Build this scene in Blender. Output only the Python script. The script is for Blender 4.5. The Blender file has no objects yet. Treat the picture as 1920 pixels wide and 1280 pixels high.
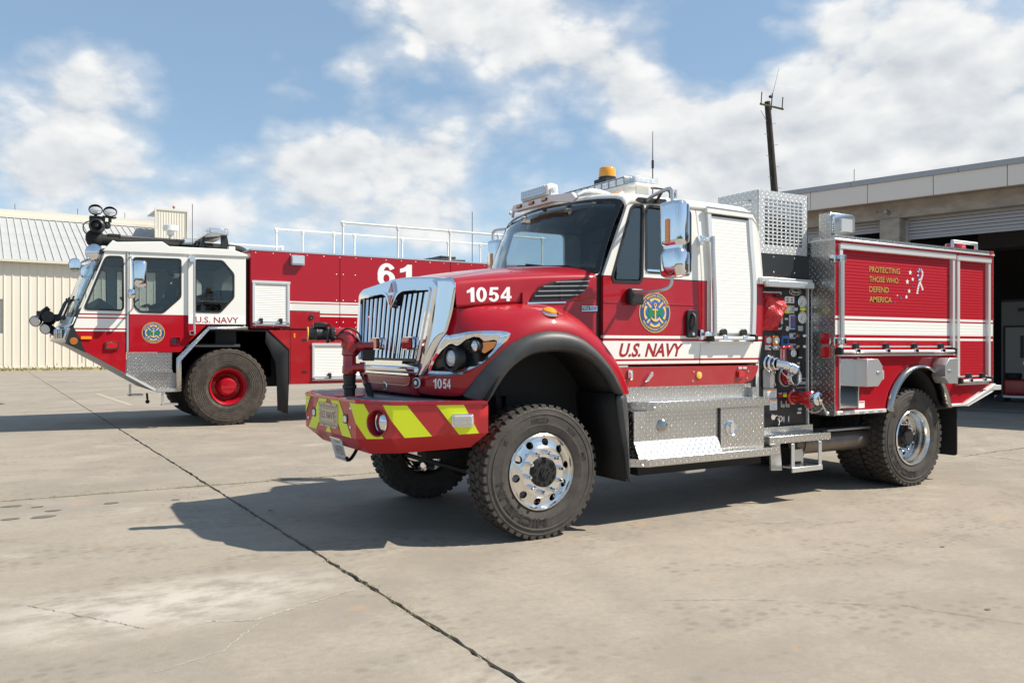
import bpy, bmesh, math, random, os
from math import pi, sin, cos, radians, sqrt, atan2
from mathutils import Vector, Matrix
from mathutils.geometry import tessellate_polygon

random.seed(7)
scene = bpy.context.scene
COL = scene.collection

# ------------------------------------------------------------------ camera
camd = bpy.data.cameras.new('camera')
camo = bpy.data.objects.new('camera', camd)
COL.objects.link(camo)
camd.sensor_width = 36.0
camd.lens = 29.06
camd.shift_y = 0.0052
camd.clip_start = 0.05
camd.clip_end = 3000
camo.location = (-3.566, -5.539, 1.5)
camo.rotation_euler = (radians(90), 0, -radians(31.11))
scene.camera = camo

# ------------------------------------------------------------------ light
SUN = Vector((0.75, -0.50, 1.0)).normalized()
sund = bpy.data.lights.new('sun', 'SUN')
sund.energy = 5.0
sund.angle = radians(0.53)
sund.color = (1.0, 0.93, 0.81)
suno = bpy.data.objects.new('sun', sund)
COL.objects.link(suno)
suno.rotation_euler = SUN.to_track_quat('Z', 'Y').to_euler()

scene.view_settings.view_transform = 'Standard'
scene.view_settings.look = 'None'
scene.view_settings.gamma = 1
scene.view_settings.use_curve_mapping = False
scene.view_settings.exposure = 0.42
scene.render.engine = 'CYCLES'
scene.cycles.max_bounces = 8
scene.cycles.transparent_max_bounces = 16
scene.cycles.use_denoising = True

# ------------------------------------------------------------------ node helper
class V:
    def __init__(s, nt, k): s.nt, s.k = nt, k
    def op(s, o, *a, clamp=False):
        n = s.nt.nodes.new('ShaderNodeMath'); n.operation = o; n.use_clamp = clamp
        for i, q in enumerate((s,) + a):
            if isinstance(q, V): s.nt.links.new(q.k, n.inputs[i])
            else: n.inputs[i].default_value = q
        return V(s.nt, n.outputs[0])
    def __add__(s, o): return s.op('ADD', o)
    __radd__ = __add__
    def __sub__(s, o): return s.op('SUBTRACT', o)
    def __rsub__(s, o): return (s * -1.0) + o
    def __mul__(s, o): return s.op('MULTIPLY', o)
    __rmul__ = __mul__
    def __truediv__(s, o): return s.op('DIVIDE', o)
    def gt(s, o): return s.op('GREATER_THAN', o)
    def lt(s, o): return s.op('LESS_THAN', o)
    def mx(s, o): return s.op('MAXIMUM', o)
    def mn(s, o): return s.op('MINIMUM', o)
    def floor(s): return s.op('FLOOR')
    def frac(s): return s.op('FRACT')
    def sat(s): return s.op('ADD', 0.0, clamp=True)
    def band(s, a, b): return s.gt(a) * s.lt(b)
    def ss(s, a, b):
        n = s.nt.nodes.new('ShaderNodeMapRange'); n.interpolation_type = 'SMOOTHSTEP'
        s.nt.links.new(s.k, n.inputs[0]); n.inputs[1].default_value = a; n.inputs[2].default_value = b
        return V(s.nt, n.outputs[0])
    def lin(s, a, b, c, d):
        n = s.nt.nodes.new('ShaderNodeMapRange'); s.nt.links.new(s.k, n.inputs[0])
        for i, q in enumerate((a, b, c, d)): n.inputs[i + 1].default_value = q
        return V(s.nt, n.outputs[0])

def xyz(nt, sock):
    n = nt.nodes.new('ShaderNodeSeparateXYZ'); nt.links.new(sock, n.inputs[0])
    return [V(nt, n.outputs[i]) for i in range(3)]
def comb(nt, x, y, z):
    n = nt.nodes.new('ShaderNodeCombineXYZ')
    for i, q in enumerate((x, y, z)):
        if isinstance(q, V): nt.links.new(q.k, n.inputs[i])
        else: n.inputs[i].default_value = q
    return n.outputs[0]
def coord(nt, w='Object'):
    for n in nt.nodes:
        if n.type == 'TEX_COORD': return n.outputs[w]
    return nt.nodes.new('ShaderNodeTexCoord').outputs[w]
def noise(nt, vec, scale, detail=4, rough=0.55, dist=0.0):
    n = nt.nodes.new('ShaderNodeTexNoise')
    nt.links.new(vec, n.inputs['Vector'])
    n.inputs['Scale'].default_value = scale; n.inputs['Detail'].default_value = detail
    n.inputs['Roughness'].default_value = rough; n.inputs['Distortion'].default_value = dist
    return V(nt, n.outputs['Fac'])
def vor(nt, vec, scale, feat='F1', rnd=1.0):
    n = nt.nodes.new('ShaderNodeTexVoronoi'); n.feature = feat
    nt.links.new(vec, n.inputs['Vector']); n.inputs['Scale'].default_value = scale
    n.inputs['Randomness'].default_value = rnd
    return V(nt, n.outputs['Distance'])
def scalev(nt, vec, s):
    n = nt.nodes.new('ShaderNodeMapping'); nt.links.new(vec, n.inputs[0])
    n.inputs['Scale'].default_value = s
    return n.outputs[0]
def mixc(nt, f, a, b):
    n = nt.nodes.new('ShaderNodeMix'); n.data_type = 'RGBA'
    if isinstance(f, V): nt.links.new(f.k, n.inputs[0])
    else: n.inputs[0].default_value = f
    for i, q in ((6, a), (7, b)):
        if isinstance(q, tuple): n.inputs[i].default_value = (q[0], q[1], q[2], 1)
        else: nt.links.new(q, n.inputs[i])
    return n.outputs[2]

# ------------------------------------------------------------------ world
world = bpy.data.worlds.new('World')
scene.world = world
world.use_nodes = True
wn = world.node_tree
wn.nodes.clear()
sky = wn.nodes.new('ShaderNodeTexSky')
sky.sky_type = 'NISHITA'
sky.sun_disc = False
sky.sun_elevation = math.asin(SUN.z)
sky.sun_rotation = atan2(SUN.x, SUN.y)
sky.air_density = 1.0
sky.dust_density = 0.3
sky.ozone_density = 2.6
gen = wn.nodes.new('ShaderNodeTexCoord').outputs['Generated']
dx, dy, dz = xyz(wn, gen)
az = dx.op('ARCTAN2', dy)                       # 0 at +Y, grows towards +X
el = dz.mn(1.0).op('ARCSINE')
fl = comb(wn, dx / (dz.mx(0.0) + 0.16), dy / (dz.mx(0.0) + 0.16), 0.0)
st = comb(wn, dx, dy, dz * 1.7)
def puffs(vec):
    w_ = noise(wn, vec, 9.0, 3, .5)
    wv = wn.nodes.new('ShaderNodeVectorMath'); wv.operation = 'MULTIPLY_ADD'
    wn.links.new(vec, wv.inputs[0]); wv.inputs[1].default_value = (1, 1, 1)
    wn.links.new(comb(wn, w_ * .06, w_ * -.05, w_ * .05), wv.inputs[2])
    big = noise(wn, vec, 5.0, 10, .60, .05) - 0.5
    p1 = 0.42 - vor(wn, wv.outputs[0], 13.0); p2 = 0.42 - vor(wn, wv.outputs[0], 31.0)
    return big * 1.55 + p1 * 0.42 + p2 * 0.20
dens = puffs(st) - 0.30
n2 = noise(wn, st, 40.0, 5, 0.6)
# cumulus banks: (azimuth deg, elevation deg, half width deg, half height deg, weight)
BANKS = [(32, 21.5, 9.5, 5.0, .34), (38.5, 17.5, 4.5, 3.0, .22), (25, 23, 4, 3, .2),
         (18.6, 12.0, 5.0, 2.3, .36), (25.5, 12.9, 4.0, 2.4, .33), (29, 15.5, 2.2, 1.5, .16), (20.5, 18.6, 1.4, 1.5, .20),
         (5.5, 17.5, 4.2, 2.0, .17), (4.0, 14.2, 4.0, 2.0, .17), (0.5, 16.0, 5, 2.0, .13),
         (2.0, 11.3, 4.8, 2.6, .24), (-2, 8.8, 7, 3.0, .2), (9, 9, 5, 3.0, .20), (17, 8.0, 7, 2.2, .26), (26, 8.6, 6, 2.0, .22),
         (43.5, 14.6, 6.0, 2.8, .33), (50, 12.0, 6.0, 3.8, .30), (57.0, 17.5, 5.5, 4.6, .36), (60, 10.5, 7, 4.0, .34),
         (46, 9.5, 6, 2.5, .18), (30, 8.2, 5, 2.2, .12), (12, 22.6, 1.8, .8, .2), (66, 13, 7, 6, .3), (53, 20.6, 1.8, 1.2, .12),
         (4, 20.5, 7, 2.8, -.17), (18, 20.6, 5, 3.6, -.16), (11.5, 16.3, 3, 2.8, -.15), (45.5, 19.8, 3.0, 3.2, -.26), (27, 17.6, 3.0, 1.6, -.10), (36, 14.3, 2.5, 1.8, -.12)]
acc = None
for (a, e, wa, we, wt) in BANKS:
    u = (az - radians(a)) / radians(wa); v = (el - radians(e)) / radians(we)
    g = (u * u + v * v).op('MULTIPLY', -0.9).op('EXPONENT') * wt
    acc = g if acc is None else acc + g
lowhaze = (el * -1.0).ss(-0.26, -0.03)          # soft whitening towards the horizon
cov = dens + acc * 1.75
mask = cov.ss(-0.02, 0.22)
thin = cov.ss(-0.32, 0.10) * 0.45
m2 = (mask + thin * (1.0 - mask)).sat()
up_ = puffs(comb(wn, dx + SUN.x * .016, dy + SUN.y * .016, (dz + 0.020) * 1.7)) - 0.30
lit = ((dens - up_) * 1.6 + 0.66 + (n2 - 0.5) * 0.25 - cov.ss(0.20, 0.75) * 0.30).sat()
ccol = mixc(wn, lit, (4.7, 5.05, 5.5), (7.7, 7.75, 7.7))
skyc = mixc(wn, lowhaze * 0.58 + 0.36, sky.outputs[0], (3.9, 5.7, 7.4))
fin = mixc(wn, m2, skyc, ccol)
bg = wn.nodes.new('ShaderNodeBackground')
bg.inputs['Strength'].default_value = 0.092
wn.links.new(fin, bg.inputs['Color'])
wo = wn.nodes.new('ShaderNodeOutputWorld')
wn.links.new(bg.outputs[0], wo.inputs['Surface'])

# ------------------------------------------------------------------ materials
def pmat(name, color=(.5, .5, .5), rough=0.5, metal=0.0, coat=0.0, coatr=0.03, bump=None, spec=0.5,
         emit=None, es=0.0, trans=0.0):
    m = bpy.data.materials.new(name); m.use_nodes = True
    nt = m.node_tree; b = nt.nodes['Principled BSDF']
    def setp(k, q):
        if callable(q): q = q(nt)
        if isinstance(q, V): nt.links.new(q.k, b.inputs[k])
        elif isinstance(q, tuple): b.inputs[k].default_value = (q[0], q[1], q[2], 1)
        elif isinstance(q, (int, float)): b.inputs[k].default_value = q
        else: nt.links.new(q, b.inputs[k])
    setp('Base Color', color); setp('Roughness', rough); setp('Metallic', metal)
    setp('Coat Weight', coat); setp('Coat Roughness', coatr); setp('Specular IOR Level', spec)
    setp('Transmission Weight', trans)
    if emit: setp('Emission Color', emit); b.inputs['Emission Strength'].default_value = es
    if bump:
        h, st_, di = bump(nt)
        bn = nt.nodes.new('ShaderNodeBump'); bn.inputs['Strength'].default_value = st_
        bn.inputs['Distance'].default_value = di
        nt.links.new(h.k, bn.inputs['Height']); nt.links.new(bn.outputs[0], b.inputs['Normal'])
    return m

RED = (0.36, 0.004, 0.013); WHITE = (0.80, 0.79, 0.74); STRIPE = (0.74, 0.73, 0.69)
def orange_peel(nt): return noise(nt, coord(nt), 60, 2), 0.02, 0.002
def dusty(col, amt=0.05):
    def f(nt):
        o = coord(nt)
        n = noise(nt, o, 3.0, 6, 0.65).ss(0.4, 0.75) * amt
        return mixc(nt, n, col, (0.45, 0.38, 0.30))
    return f
M_red = pmat('red_paint', dusty(RED, .03), 0.4, 0, 0.85, 0.03, orange_peel, spec=.12)
M_white = pmat('white_paint', dusty(WHITE, .05), 0.35, 0, 0.8, 0.05, orange_peel)
M_redplain = pmat('red_gloss', dusty((.36, .006, .012), .05), 0.3, 0, 0.8, 0.06)

def cab_color(nt):
    x, y, z = xyz(nt, coord(nt))
    up = z.gt(2.10)
    patch = x.band(1.885, 2.512) * z.gt(1.40)
    bands = (z.band(1.573, 1.597) + z.band(1.395, 1.55) + z.band(1.352, 1.377)).mn(1.0)
    w = (up + patch).mn(1.0).mx(bands)
    dk = ((z - 2.10).op('ABSOLUTE')).lt(0.004) * (1.0 - patch)
    c = mixc(nt, w, RED, WHITE)
    c = mixc(nt, dk, c, (.02, .02, .02))
    n = noise(nt, coord(nt), 3, 5, .6).ss(.45, .8) * 0.05
    return mixc(nt, n, c, (.45, .38, .3))
M_cab = pmat('cab_two_tone_paint', cab_color, 0.4, 0, 0.8, 0.03, orange_peel, spec=.12)

def body_color(nt):
    x, y, z = xyz(nt, coord(nt))
    w = (z.band(1.783, 1.808) + z.band(1.622, 1.765) + z.band(1.566, 1.59)).mn(1.0)
    return mixc(nt, w, RED, STRIPE)
M_body = pmat('body_striped_paint', body_color, 0.4, 0, 0.7, 0.04, orange_peel, spec=.12)
M_slat = pmat('slat_paint', body_color, 0.45, 0, 0.15, 0.2, spec=.2)
M_wslat = pmat('white_slat_paint', WHITE, 0.45, 0, 0.2, 0.2)

def t61_color(nt):
    x, y, z = xyz(nt, coord(nt))
    w = (z.band(2.378, 2.408) + z.band(2.175, 2.358) + z.band(2.108, 2.142)).mn(1.0) * x.gt(0.5)
    return mixc(nt, w, (0.38, 0.005, 0.014), STRIPE)
M_t61 = pmat('tank_striped_paint', t61_color, 0.4, 0, 0.7, 0.04, orange_peel, spec=.12)
def t61cab_color(nt):
    x, y, z = xyz(nt, coord(nt))
    front = x.lt(-1.82)
    red_f = (z.lt(1.775) + z.band(1.805, 1.83) + z.band(2.0, 2.025) + z.band(2.065, 2.09)).mn(1.0)
    red_d = z.lt(2.09) * x.band(-1.80, -0.765)
    red_r = z.lt(1.925) * x.gt(-0.765)
    w = (front * red_f + (1.0 - front) * (red_d + red_r)).mn(1.0)
    return mixc(nt, w, WHITE, (0.38, 0.005, 0.014))
M_t61cab = pmat('second_truck_cab_paint', t61cab_color, 0.4, 0, 0.7, 0.04, orange_peel, spec=.12)

M_alloy = pmat('polished_alloy', (0.82, 0.80, 0.77), 0.2, 1.0)
M_chrome = pmat('chrome', (0.82, 0.83, 0.85), 0.045, 1.0)
M_alu = pmat('polished_aluminium', (0.78, 0.77, 0.75), 0.16, 1.0, bump=lambda nt: (noise(nt, scalev(nt, coord(nt), (4, 4, 90)), 5, 3), 0.05, 0.002))
M_satin = pmat('satin_aluminium', (0.66, 0.66, 0.65), 0.38, 0.85)
M_greym = pmat('brushed_grey_metal', (0.42, 0.42, 0.42), 0.4, 0.7)
def tread_h(nt, s=0.048):
    uv = xyz(nt, coord(nt, 'UV'))
    a = (uv[0] + uv[1]) / s * 0.7071; b = (uv[0] - uv[1]) / s * 0.7071
    par = (a.floor() + b.floor()).op('MODULO', 2.0).op('ABSOLUTE')
    fa = a.frac() - 0.5; fb = b.frac() - 0.5
    p = fa * (1.0 - par) + fb * par; q = fb * (1.0 - par) + fa * par
    d = (p * p) / (0.46 * 0.46) + (q * q) / (0.15 * 0.15)
    return (1.0 - d).ss(0.0, 0.55)
def tread_col(nt):
    h = tread_h(nt)
    n = noise(nt, coord(nt), 6, 5, .6)
    return mixc(nt, h * 0.8, mixc(nt, n, (.52, .505, .48), (.66, .645, .62)), (.96, .95, .93))
M_tread = pmat('diamond_tread_plate', tread_col, lambda nt: tread_h(nt).lin(0, 1, .30, .2), 1.0,
               bump=lambda nt: (tread_h(nt), 1.0, 0.012))
M_cage = pmat('cage_tread_plate', lambda nt: mixc(nt, tread_h(nt), (.58, .58, .57), (.82, .82, .81)), 0.42, 0.5, bump=lambda nt: (tread_h(nt), .7, .006))
M_trim = pmat('bright_trim', (0.80, 0.80, 0.79), 0.3, 0.45)
M_stain = pmat('stainless', (0.42, 0.40, 0.38), 0.16, 1.0)
M_black = pmat('black_plastic', (0.018, 0.018, 0.019), 0.42)
M_flare = pmat('grey_black_flare', lambda nt: mixc(nt, noise(nt, coord(nt), 4, 5, .6).ss(.35, .7), (.036, .036, .038), (.062, .062, .062)), 0.48)
M_under = pmat('chassis_black', (0.007, 0.007, 0.007), 0.7)
M_ambd = pmat('dark_amber_lens', (.42, .13, .01), .2, 0, .8)
M_panel = pmat('black_panel', (0.02, 0.02, 0.021), 0.35)
M_rubber = pmat('mudflap_rubber', (0.02, 0.02, 0.021), 0.65)
def tyre_col(nt):
    o = coord(nt)
    n = noise(nt, o, 7, 6, .65)
    n_ = noise(nt, o, 60, 3, .6)
    return mixc(nt, (n * 0.7 + n_ * 0.3).ss(.3, .7), (.040, .036, .032), (.080, .070, .061))
M_tyre = pmat('tyre_rubber', tyre_col, 0.72, bump=lambda nt: (noise(nt, coord(nt), 120, 3), .2, .002), spec=.35)
M_tyre2 = pmat('dusty_tyre_rubber', lambda nt: mixc(nt, noise(nt, coord(nt), 6, 6, .7).ss(.3, .7), (.045, .037, .032), (.10, .082, .066)), 0.8, spec=.3)
M_tyretext = pmat('tyre_lettering', (.022, .019, .018), 0.6)
M_seat = pmat('cab_trim_dark', (0.03, 0.032, 0.036), 0.8)
M_cabin = pmat('cabin_lining', (0.055, 0.058, 0.062), 0.85)
M_cabin2 = pmat('cabin_lining_grey', (0.22, 0.24, 0.23), 0.8)
M_yellow = pmat('lime_reflective_tape', (0.78, 0.86, 0.012), 0.5, 0, .15)
M_tape_red = pmat('red_reflective_tape', (0.50, 0.018, 0.02), 0.42, 0, .3)
M_amber = pmat('amber_lens', (0.92, 0.30, 0.01), 0.18, 0, .8)
M_amberb = pmat('beacon_amber', (0.80, 0.33, 0.01), 0.12, 0, 1.0)
M_redlens = pmat('red_lens', (0.55, 0.01, 0.012), 0.15, 0, 1.0)
M_lens = pmat('clear_lens', (0.62, 0.64, 0.66), 0.08, 0.35, 1.0)
M_reflector = pmat('lamp_reflector', (0.75, 0.76, 0.78), 0.12, 1.0)
M_module = pmat('lamp_module_grey', lambda nt: mixc(nt, noise(nt, coord(nt), 70, 3, .6).ss(.4, .6), (.55, .57, .59), (.86, .87, .88)), 0.25, 0.0, .8)
M_lens_dark = pmat('smoked_module', lambda nt: mixc(nt, (xyz(nt, scalev(nt, coord(nt), (55, 55, 38)))[2].frac()).gt(.3), (.25, .26, .28), (.6, .62, .64)), 0.15, 0.5, 1.0)
M_textwhite = pmat('white_vinyl', (0.85, 0.85, 0.83), 0.4, 0, .3)
M_textred = pmat('red_vinyl', (0.33, 0.008, 0.012), 0.4, 0, .3)
M_textblack = pmat('black_vinyl', (0.01, 0.01, 0.01), 0.4)
M_gold = pmat('gold_leaf', (0.85, 0.55, 0.12), 0.35, 0.15, .4)
M_motto = pmat('motto_gold', (0.60, 0.38, 0.08), 0.4, 0.1, .3)
M_goldd = pmat('gold_shade', (0.05, 0.025, 0.01), 0.5)
M_blue = pmat('emblem_blue', (0.03, 0.13, 0.42), 0.4, 0, .4)
M_blued = pmat('emblem_dark_blue', (0.02, 0.06, 0.22), 0.4, 0, .4)
M_green = pmat('emblem_green', (0.01, 0.20, 0.06), 0.4, 0, .4)
M_plate = pmat('tan_plate', (0.62, 0.50, 0.35), 0.45, 0.1)
M_licence = pmat('licence_white', (0.55, 0.56, 0.56), 0.45)
M_redcanvas = pmat('red_vinyl_cover', (0.62, 0.012, 0.02), 0.3, 0, .3, bump=lambda nt: (noise(nt, coord(nt), 11, 4, .6, 1.2), .8, .05))
M_exhaust = pmat('exhaust_steel', lambda nt: mixc(nt, noise(nt, coord(nt), 8, 5), (.16, .13, .11), (.30, .26, .22)), 0.42, 0.8)
M_housing = pmat('headlamp_housing', (0.045, 0.045, 0.048), 0.25, 0.3, .6)

def glass(name, tint, refl=1.0, rough=0.0):
    m = bpy.data.materials.new(name); m.use_nodes = True
    nt = m.node_tree; nt.nodes.clear()
    t = nt.nodes.new('ShaderNodeBsdfTransparent'); t.inputs[0].default_value = (*tint, 1)
    g = nt.nodes.new('ShaderNodeBsdfGlossy'); g.inputs['Roughness'].default_value = rough
    g.inputs[0].default_value = (1, 1, 1, 1)
    gm = nt.nodes.new('ShaderNodeNewGeometry'); dt = nt.nodes.new('ShaderNodeVectorMath'); dt.operation = 'DOT_PRODUCT'
    nt.links.new(gm.outputs['Normal'], dt.inputs[0]); nt.links.new(gm.outputs['Incoming'], dt.inputs[1])
    c_ = 1.0 - V(nt, dt.outputs['Value']).op('ABSOLUTE')
    f = ((c_.op('POWER', 5.0) * 0.96 + 0.042) * refl).sat()
    mx = nt.nodes.new('ShaderNodeMixShader')
    nt.links.new(f.k, mx.inputs[0]); nt.links.new(t.outputs[0], mx.inputs[1]); nt.links.new(g.outputs[0], mx.inputs[2])
    o = nt.nodes.new('ShaderNodeOutputMaterial'); nt.links.new(mx.outputs[0], o.inputs[0])
    return m
G_wind = glass('windscreen_glass', (.80, .86, .86), 1.0)
G_side = glass('side_glass', (.36, .40, .40), 2.6)
G_61 = glass('second_truck_glass', (.60, .66, .65), 1.2)
G_clear = glass('clear_cover', (.93, .94, .95), 1.2)

# ------------------------------------------------------------------ mesh helper
class M:
    def __init__(s): s.v = []; s.f = []
    def add(s, vs, fs):
        o = len(s.v); s.v += [tuple(p) for p in vs]; s.f += [tuple(i + o for i in f) for f in fs]; return s
    def box(s, x0, x1, y0, y1, z0, z1):
        return s.add([(x0, y0, z0), (x1, y0, z0), (x1, y1, z0), (x0, y1, z0), (x0, y0, z1), (x1, y0, z1), (x1, y1, z1), (x0, y1, z1)],
                     [(0, 3, 2, 1), (4, 5, 6, 7), (0, 1, 5, 4), (1, 2, 6, 5), (2, 3, 7, 6), (3, 0, 4, 7)])
    def cyl(s, p0, p1, r0, r1=None, n=16, caps=True):
        r1 = r0 if r1 is None else r1
        p0 = Vector(p0); p1 = Vector(p1); d = (p1 - p0).normalized()
        a = d.orthogonal().normalized(); b = d.cross(a)
        vs = []
        for p, r in ((p0, r0), (p1, r1)):
            for i in range(n):
                t = 2 * pi * i / n; vs.append(p + a * (r * cos(t)) + b * (r * sin(t)))
        fs = [(i, (i + 1) % n, n + (i + 1) % n, n + i) for i in range(n)]
        if caps: fs += [tuple(range(n - 1, -1, -1)), tuple(range(n, 2 * n))]
        return s.add(vs, fs)
    def tube(s, pts, r, n=8, rnd=0):
        pts = [Vector(p) for p in pts]
        for _ in range(rnd):
            q = [pts[0]]
            for a, b in zip(pts, pts[1:]): q += [a.lerp(b, .25), a.lerp(b, .75)]
            q.append(pts[-1]); pts = q
            if isinstance(r, (list, tuple)):
                w = [r[0]]
                for a, b in zip(r, r[1:]): w += [a * .75 + b * .25, a * .25 + b * .75]
                w.append(r[-1]); r = w
        fr = None; rings = []
        for i, p in enumerate(pts):
            d = (pts[min(i + 1, len(pts) - 1)] - pts[max(i - 1, 0)]).normalized()
            if fr is None: fr = d.orthogonal().normalized()
            fr = (fr - d * fr.dot(d)).normalized(); b = d.cross(fr)
            rr = r[i] if isinstance(r, (list, tuple)) else r
            rings.append([p + fr * (rr * cos(2 * pi * k / n)) + b * (rr * sin(2 * pi * k / n)) for k in range(n)])
        vs = [q for g in rings for q in g]; fs = []
        for j in range(len(rings) - 1):
            for k in range(n):
                fs.append((j * n + k, j * n + (k + 1) % n, (j + 1) * n + (k + 1) % n, (j + 1) * n + k))
        fs += [tuple(range(n - 1, -1, -1)), tuple(range((len(rings) - 1) * n, len(rings) * n))]
        return s.add(vs, fs)
    def rev(s, prof, o, axis=(0, 1, 0), n=32, closed=False, caps=False):
        o = Vector(o); d = Vector(axis).normalized(); a = d.orthogonal().normalized(); b = d.cross(a)
        vs = []; L = len(prof)
        for (r, h) in prof:
            for i in range(n):
                t = 2 * pi * i / n; vs.append(o + d * h + a * (r * cos(t)) + b * (r * sin(t)))
        fs = []
        for j in range(L if closed else L - 1):
            j2 = (j + 1) % L
            for i in range(n): fs.append((j * n + i, j * n + (i + 1) % n, j2 * n + (i + 1) % n, j2 * n + i))
        if not closed and caps:
            if prof[0][0] > 1e-6: fs.append(tuple(range(n - 1, -1, -1)))
            if prof[-1][0] > 1e-6: fs.append(tuple(range((L - 1) * n, L * n)))
        return s.add(vs, fs)
    def plate(s, outer, holes=(), plane='y', a=0.0, b=0.02, warp=None):
        loops = [list(outer)] + [list(h) for h in holes]
        flat = [p for l in loops for p in l]
        tris = tessellate_polygon([[Vector((p[0], p[1], 0)) for p in l] for l in loops])
        def mk(p, c):
            return (p[0], c, p[1]) if plane == 'y' else ((c, p[0], p[1]) if plane == 'x' else (p[0], p[1], c))
        n = len(flat)
        vs = [mk(p, a) for p in flat] + [mk(p, b) for p in flat]
        fs = [t for t in tris] + [tuple(i + n for i in reversed(t)) for t in tris]
        k = 0
        for l in loops:
            m_ = len(l)
            for i in range(m_):
                i2 = (i + 1) % m_; fs.append((k + i, k + i2, k + i2 + n, k + i + n))
            k += m_
        return s.add(vs, fs)
    def grid(s, rows, closed=False):
        R = len(rows); Cn = len(rows[0]); vs = [p for r in rows for p in r]; fs = []
        for j in range(R - 1):
            for i in range(Cn if closed else Cn - 1):
                fs.append((j * Cn + i, j * Cn + (i + 1) % Cn, (j + 1) * Cn + (i + 1) % Cn, (j + 1) * Cn + i))
        return s.add(vs, fs)
    def ball(s, c, r, n=12, sc=(1, 1, 1)):
        c = Vector(c); rows = []
        for j in range(n // 2 + 1):
            t = pi * j / (n // 2)
            rows.append([c + Vector((r * sc[0] * sin(t) * cos(2 * pi * i / n), r * sc[1] * sin(t) * sin(2 * pi * i / n), r * sc[2] * cos(t))) for i in range(n)])
        return s.grid(rows, True)
    def mesh(s, name, flip=False, angle=32):
        me = bpy.data.meshes.new(name)
        me.from_pydata(s.v, [], s.f)
        bm = bmesh.new(); bm.from_mesh(me)
        bmesh.ops.remove_doubles(bm, verts=bm.verts, dist=1e-5)
        bmesh.ops.recalc_face_normals(bm, faces=bm.faces)
        th = radians(angle)
        for f in bm.faces: f.smooth = True
        for e in bm.edges:
            if len(e.link_faces) == 2 and e.calc_face_angle(0) > th: e.smooth = False
        uvl = bm.loops.layers.uv.new('UVMap')
        for f in bm.faces:
            n_ = f.normal; ax = max(range(3), key=lambda i: abs(n_[i]))
            for l in f.loops:
                c = l.vert.co
                l[uvl].uv = (c.x, c.z) if ax == 1 else ((c.y, c.z) if ax == 0 else (c.x, c.y))
        bm.to_mesh(me); bm.free()
        return me
    def build(s, name, mat, parent=None, label=None, bevel=0, solid=0, subd=0, angle=32, segs=2, mir=None):
        if mir is not None:
            n = len(s.v); s.v += [(p[0], 2 * mir - p[1], p[2]) for p in s.v]
            s.f += [tuple(i + n for i in reversed(f)) for f in list(s.f)]
        me = s.mesh(name, angle=angle)
        me.materials.append(mat)
        o = bpy.data.objects.new(name, me); COL.objects.link(o)
        if parent is not None: o.parent = parent
        if label: o['label'] = label
        if subd:
            q = o.modifiers.new('s', 'SUBSURF'); q.levels = q.render_levels = subd
        if solid:
            q = o.modifiers.new('t', 'SOLIDIFY'); q.thickness = solid; q.offset = 0
        if bevel:
            q = o.modifiers.new('b', 'BEVEL'); q.width = bevel; q.segments = segs; q.limit_method = 'ANGLE'; q.angle_limit = radians(35)
        return o

def box(name, mat, parent, x0, x1, y0, y1, z0, z1, bevel=0.0, label=None):
    return M().box(x0, x1, y0, y1, z0, z1).build(name, mat, parent, label, bevel=bevel)
def thing(name, label, cat, loc=(0, 0, 0), rotz=0.0, group=None):
    o = bpy.data.objects.new(name, None); COL.objects.link(o)
    o.empty_display_size = .2; o.location = loc; o.rotation_euler = (0, 0, rotz)
    o['label'] = label; o['category'] = cat
    if group: o['group'] = group
    return o
def tag(o, label=None, cat=None, group=None, kind=None):
    if label: o['label'] = label
    if cat: o['category'] = cat
    if group: o['group'] = group
    if kind: o['kind'] = kind
    return o
def inst(o, parent, loc=None, name=None, mat=None):
    c = o.copy(); COL.objects.link(c); c.parent = parent
    if loc is not None: c.location = loc
    return c
def rrect(x0, x1, z0, z1, r, n=4):
    pts = []
    for cx, cz, a0 in ((x1 - r, z0 + r, -pi / 2), (x1 - r, z1 - r, 0), (x0 + r, z1 - r, pi / 2), (x0 + r, z0 + r, pi)):
        for i in range(n + 1):
            t = a0 + pi / 2 * i / n; pts.append((cx + r * cos(t), cz + r * sin(t)))
    return pts
def rpoly(pts, r, n=4):
    out = []; L = len(pts)
    for i in range(L):
        p = Vector(pts[i]); a = Vector(pts[i - 1]); b = Vector(pts[(i + 1) % L])
        da = (a - p); db = (b - p); k = min(r, da.length * .45, db.length * .45)
        p0 = p + da.normalized() * k; p1 = p + db.normalized() * k
        for j in range(n + 1):
            t = j / n; q = p0 * (1 - t) ** 2 + p * 2 * t * (1 - t) + p1 * t * t; out.append((q.x, q.y))
    return out
def circ(cx, cz, r, n=16, ph=0): return [(cx + r * cos(ph + 2 * pi * i / n), cz + r * sin(ph + 2 * pi * i / n)) for i in range(n)]
def shrink(pts, d):
    out = []; L = len(pts); A = sum(pts[i][0] * pts[(i + 1) % L][1] - pts[(i + 1) % L][0] * pts[i][1] for i in range(L))
    sg = 1 if A > 0 else -1
    for i in range(L):
        a = Vector(pts[i - 1]); p = Vector(pts[i]); b = Vector(pts[(i + 1) % L])
        e = (b - a); 
        if e.length < 1e-9: out.append(pts[i]); continue
        n_ = Vector((-e.y, e.x)).normalized() * sg
        out.append((p.x + n_.x * d, p.y + n_.y * d))
    return out

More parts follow.
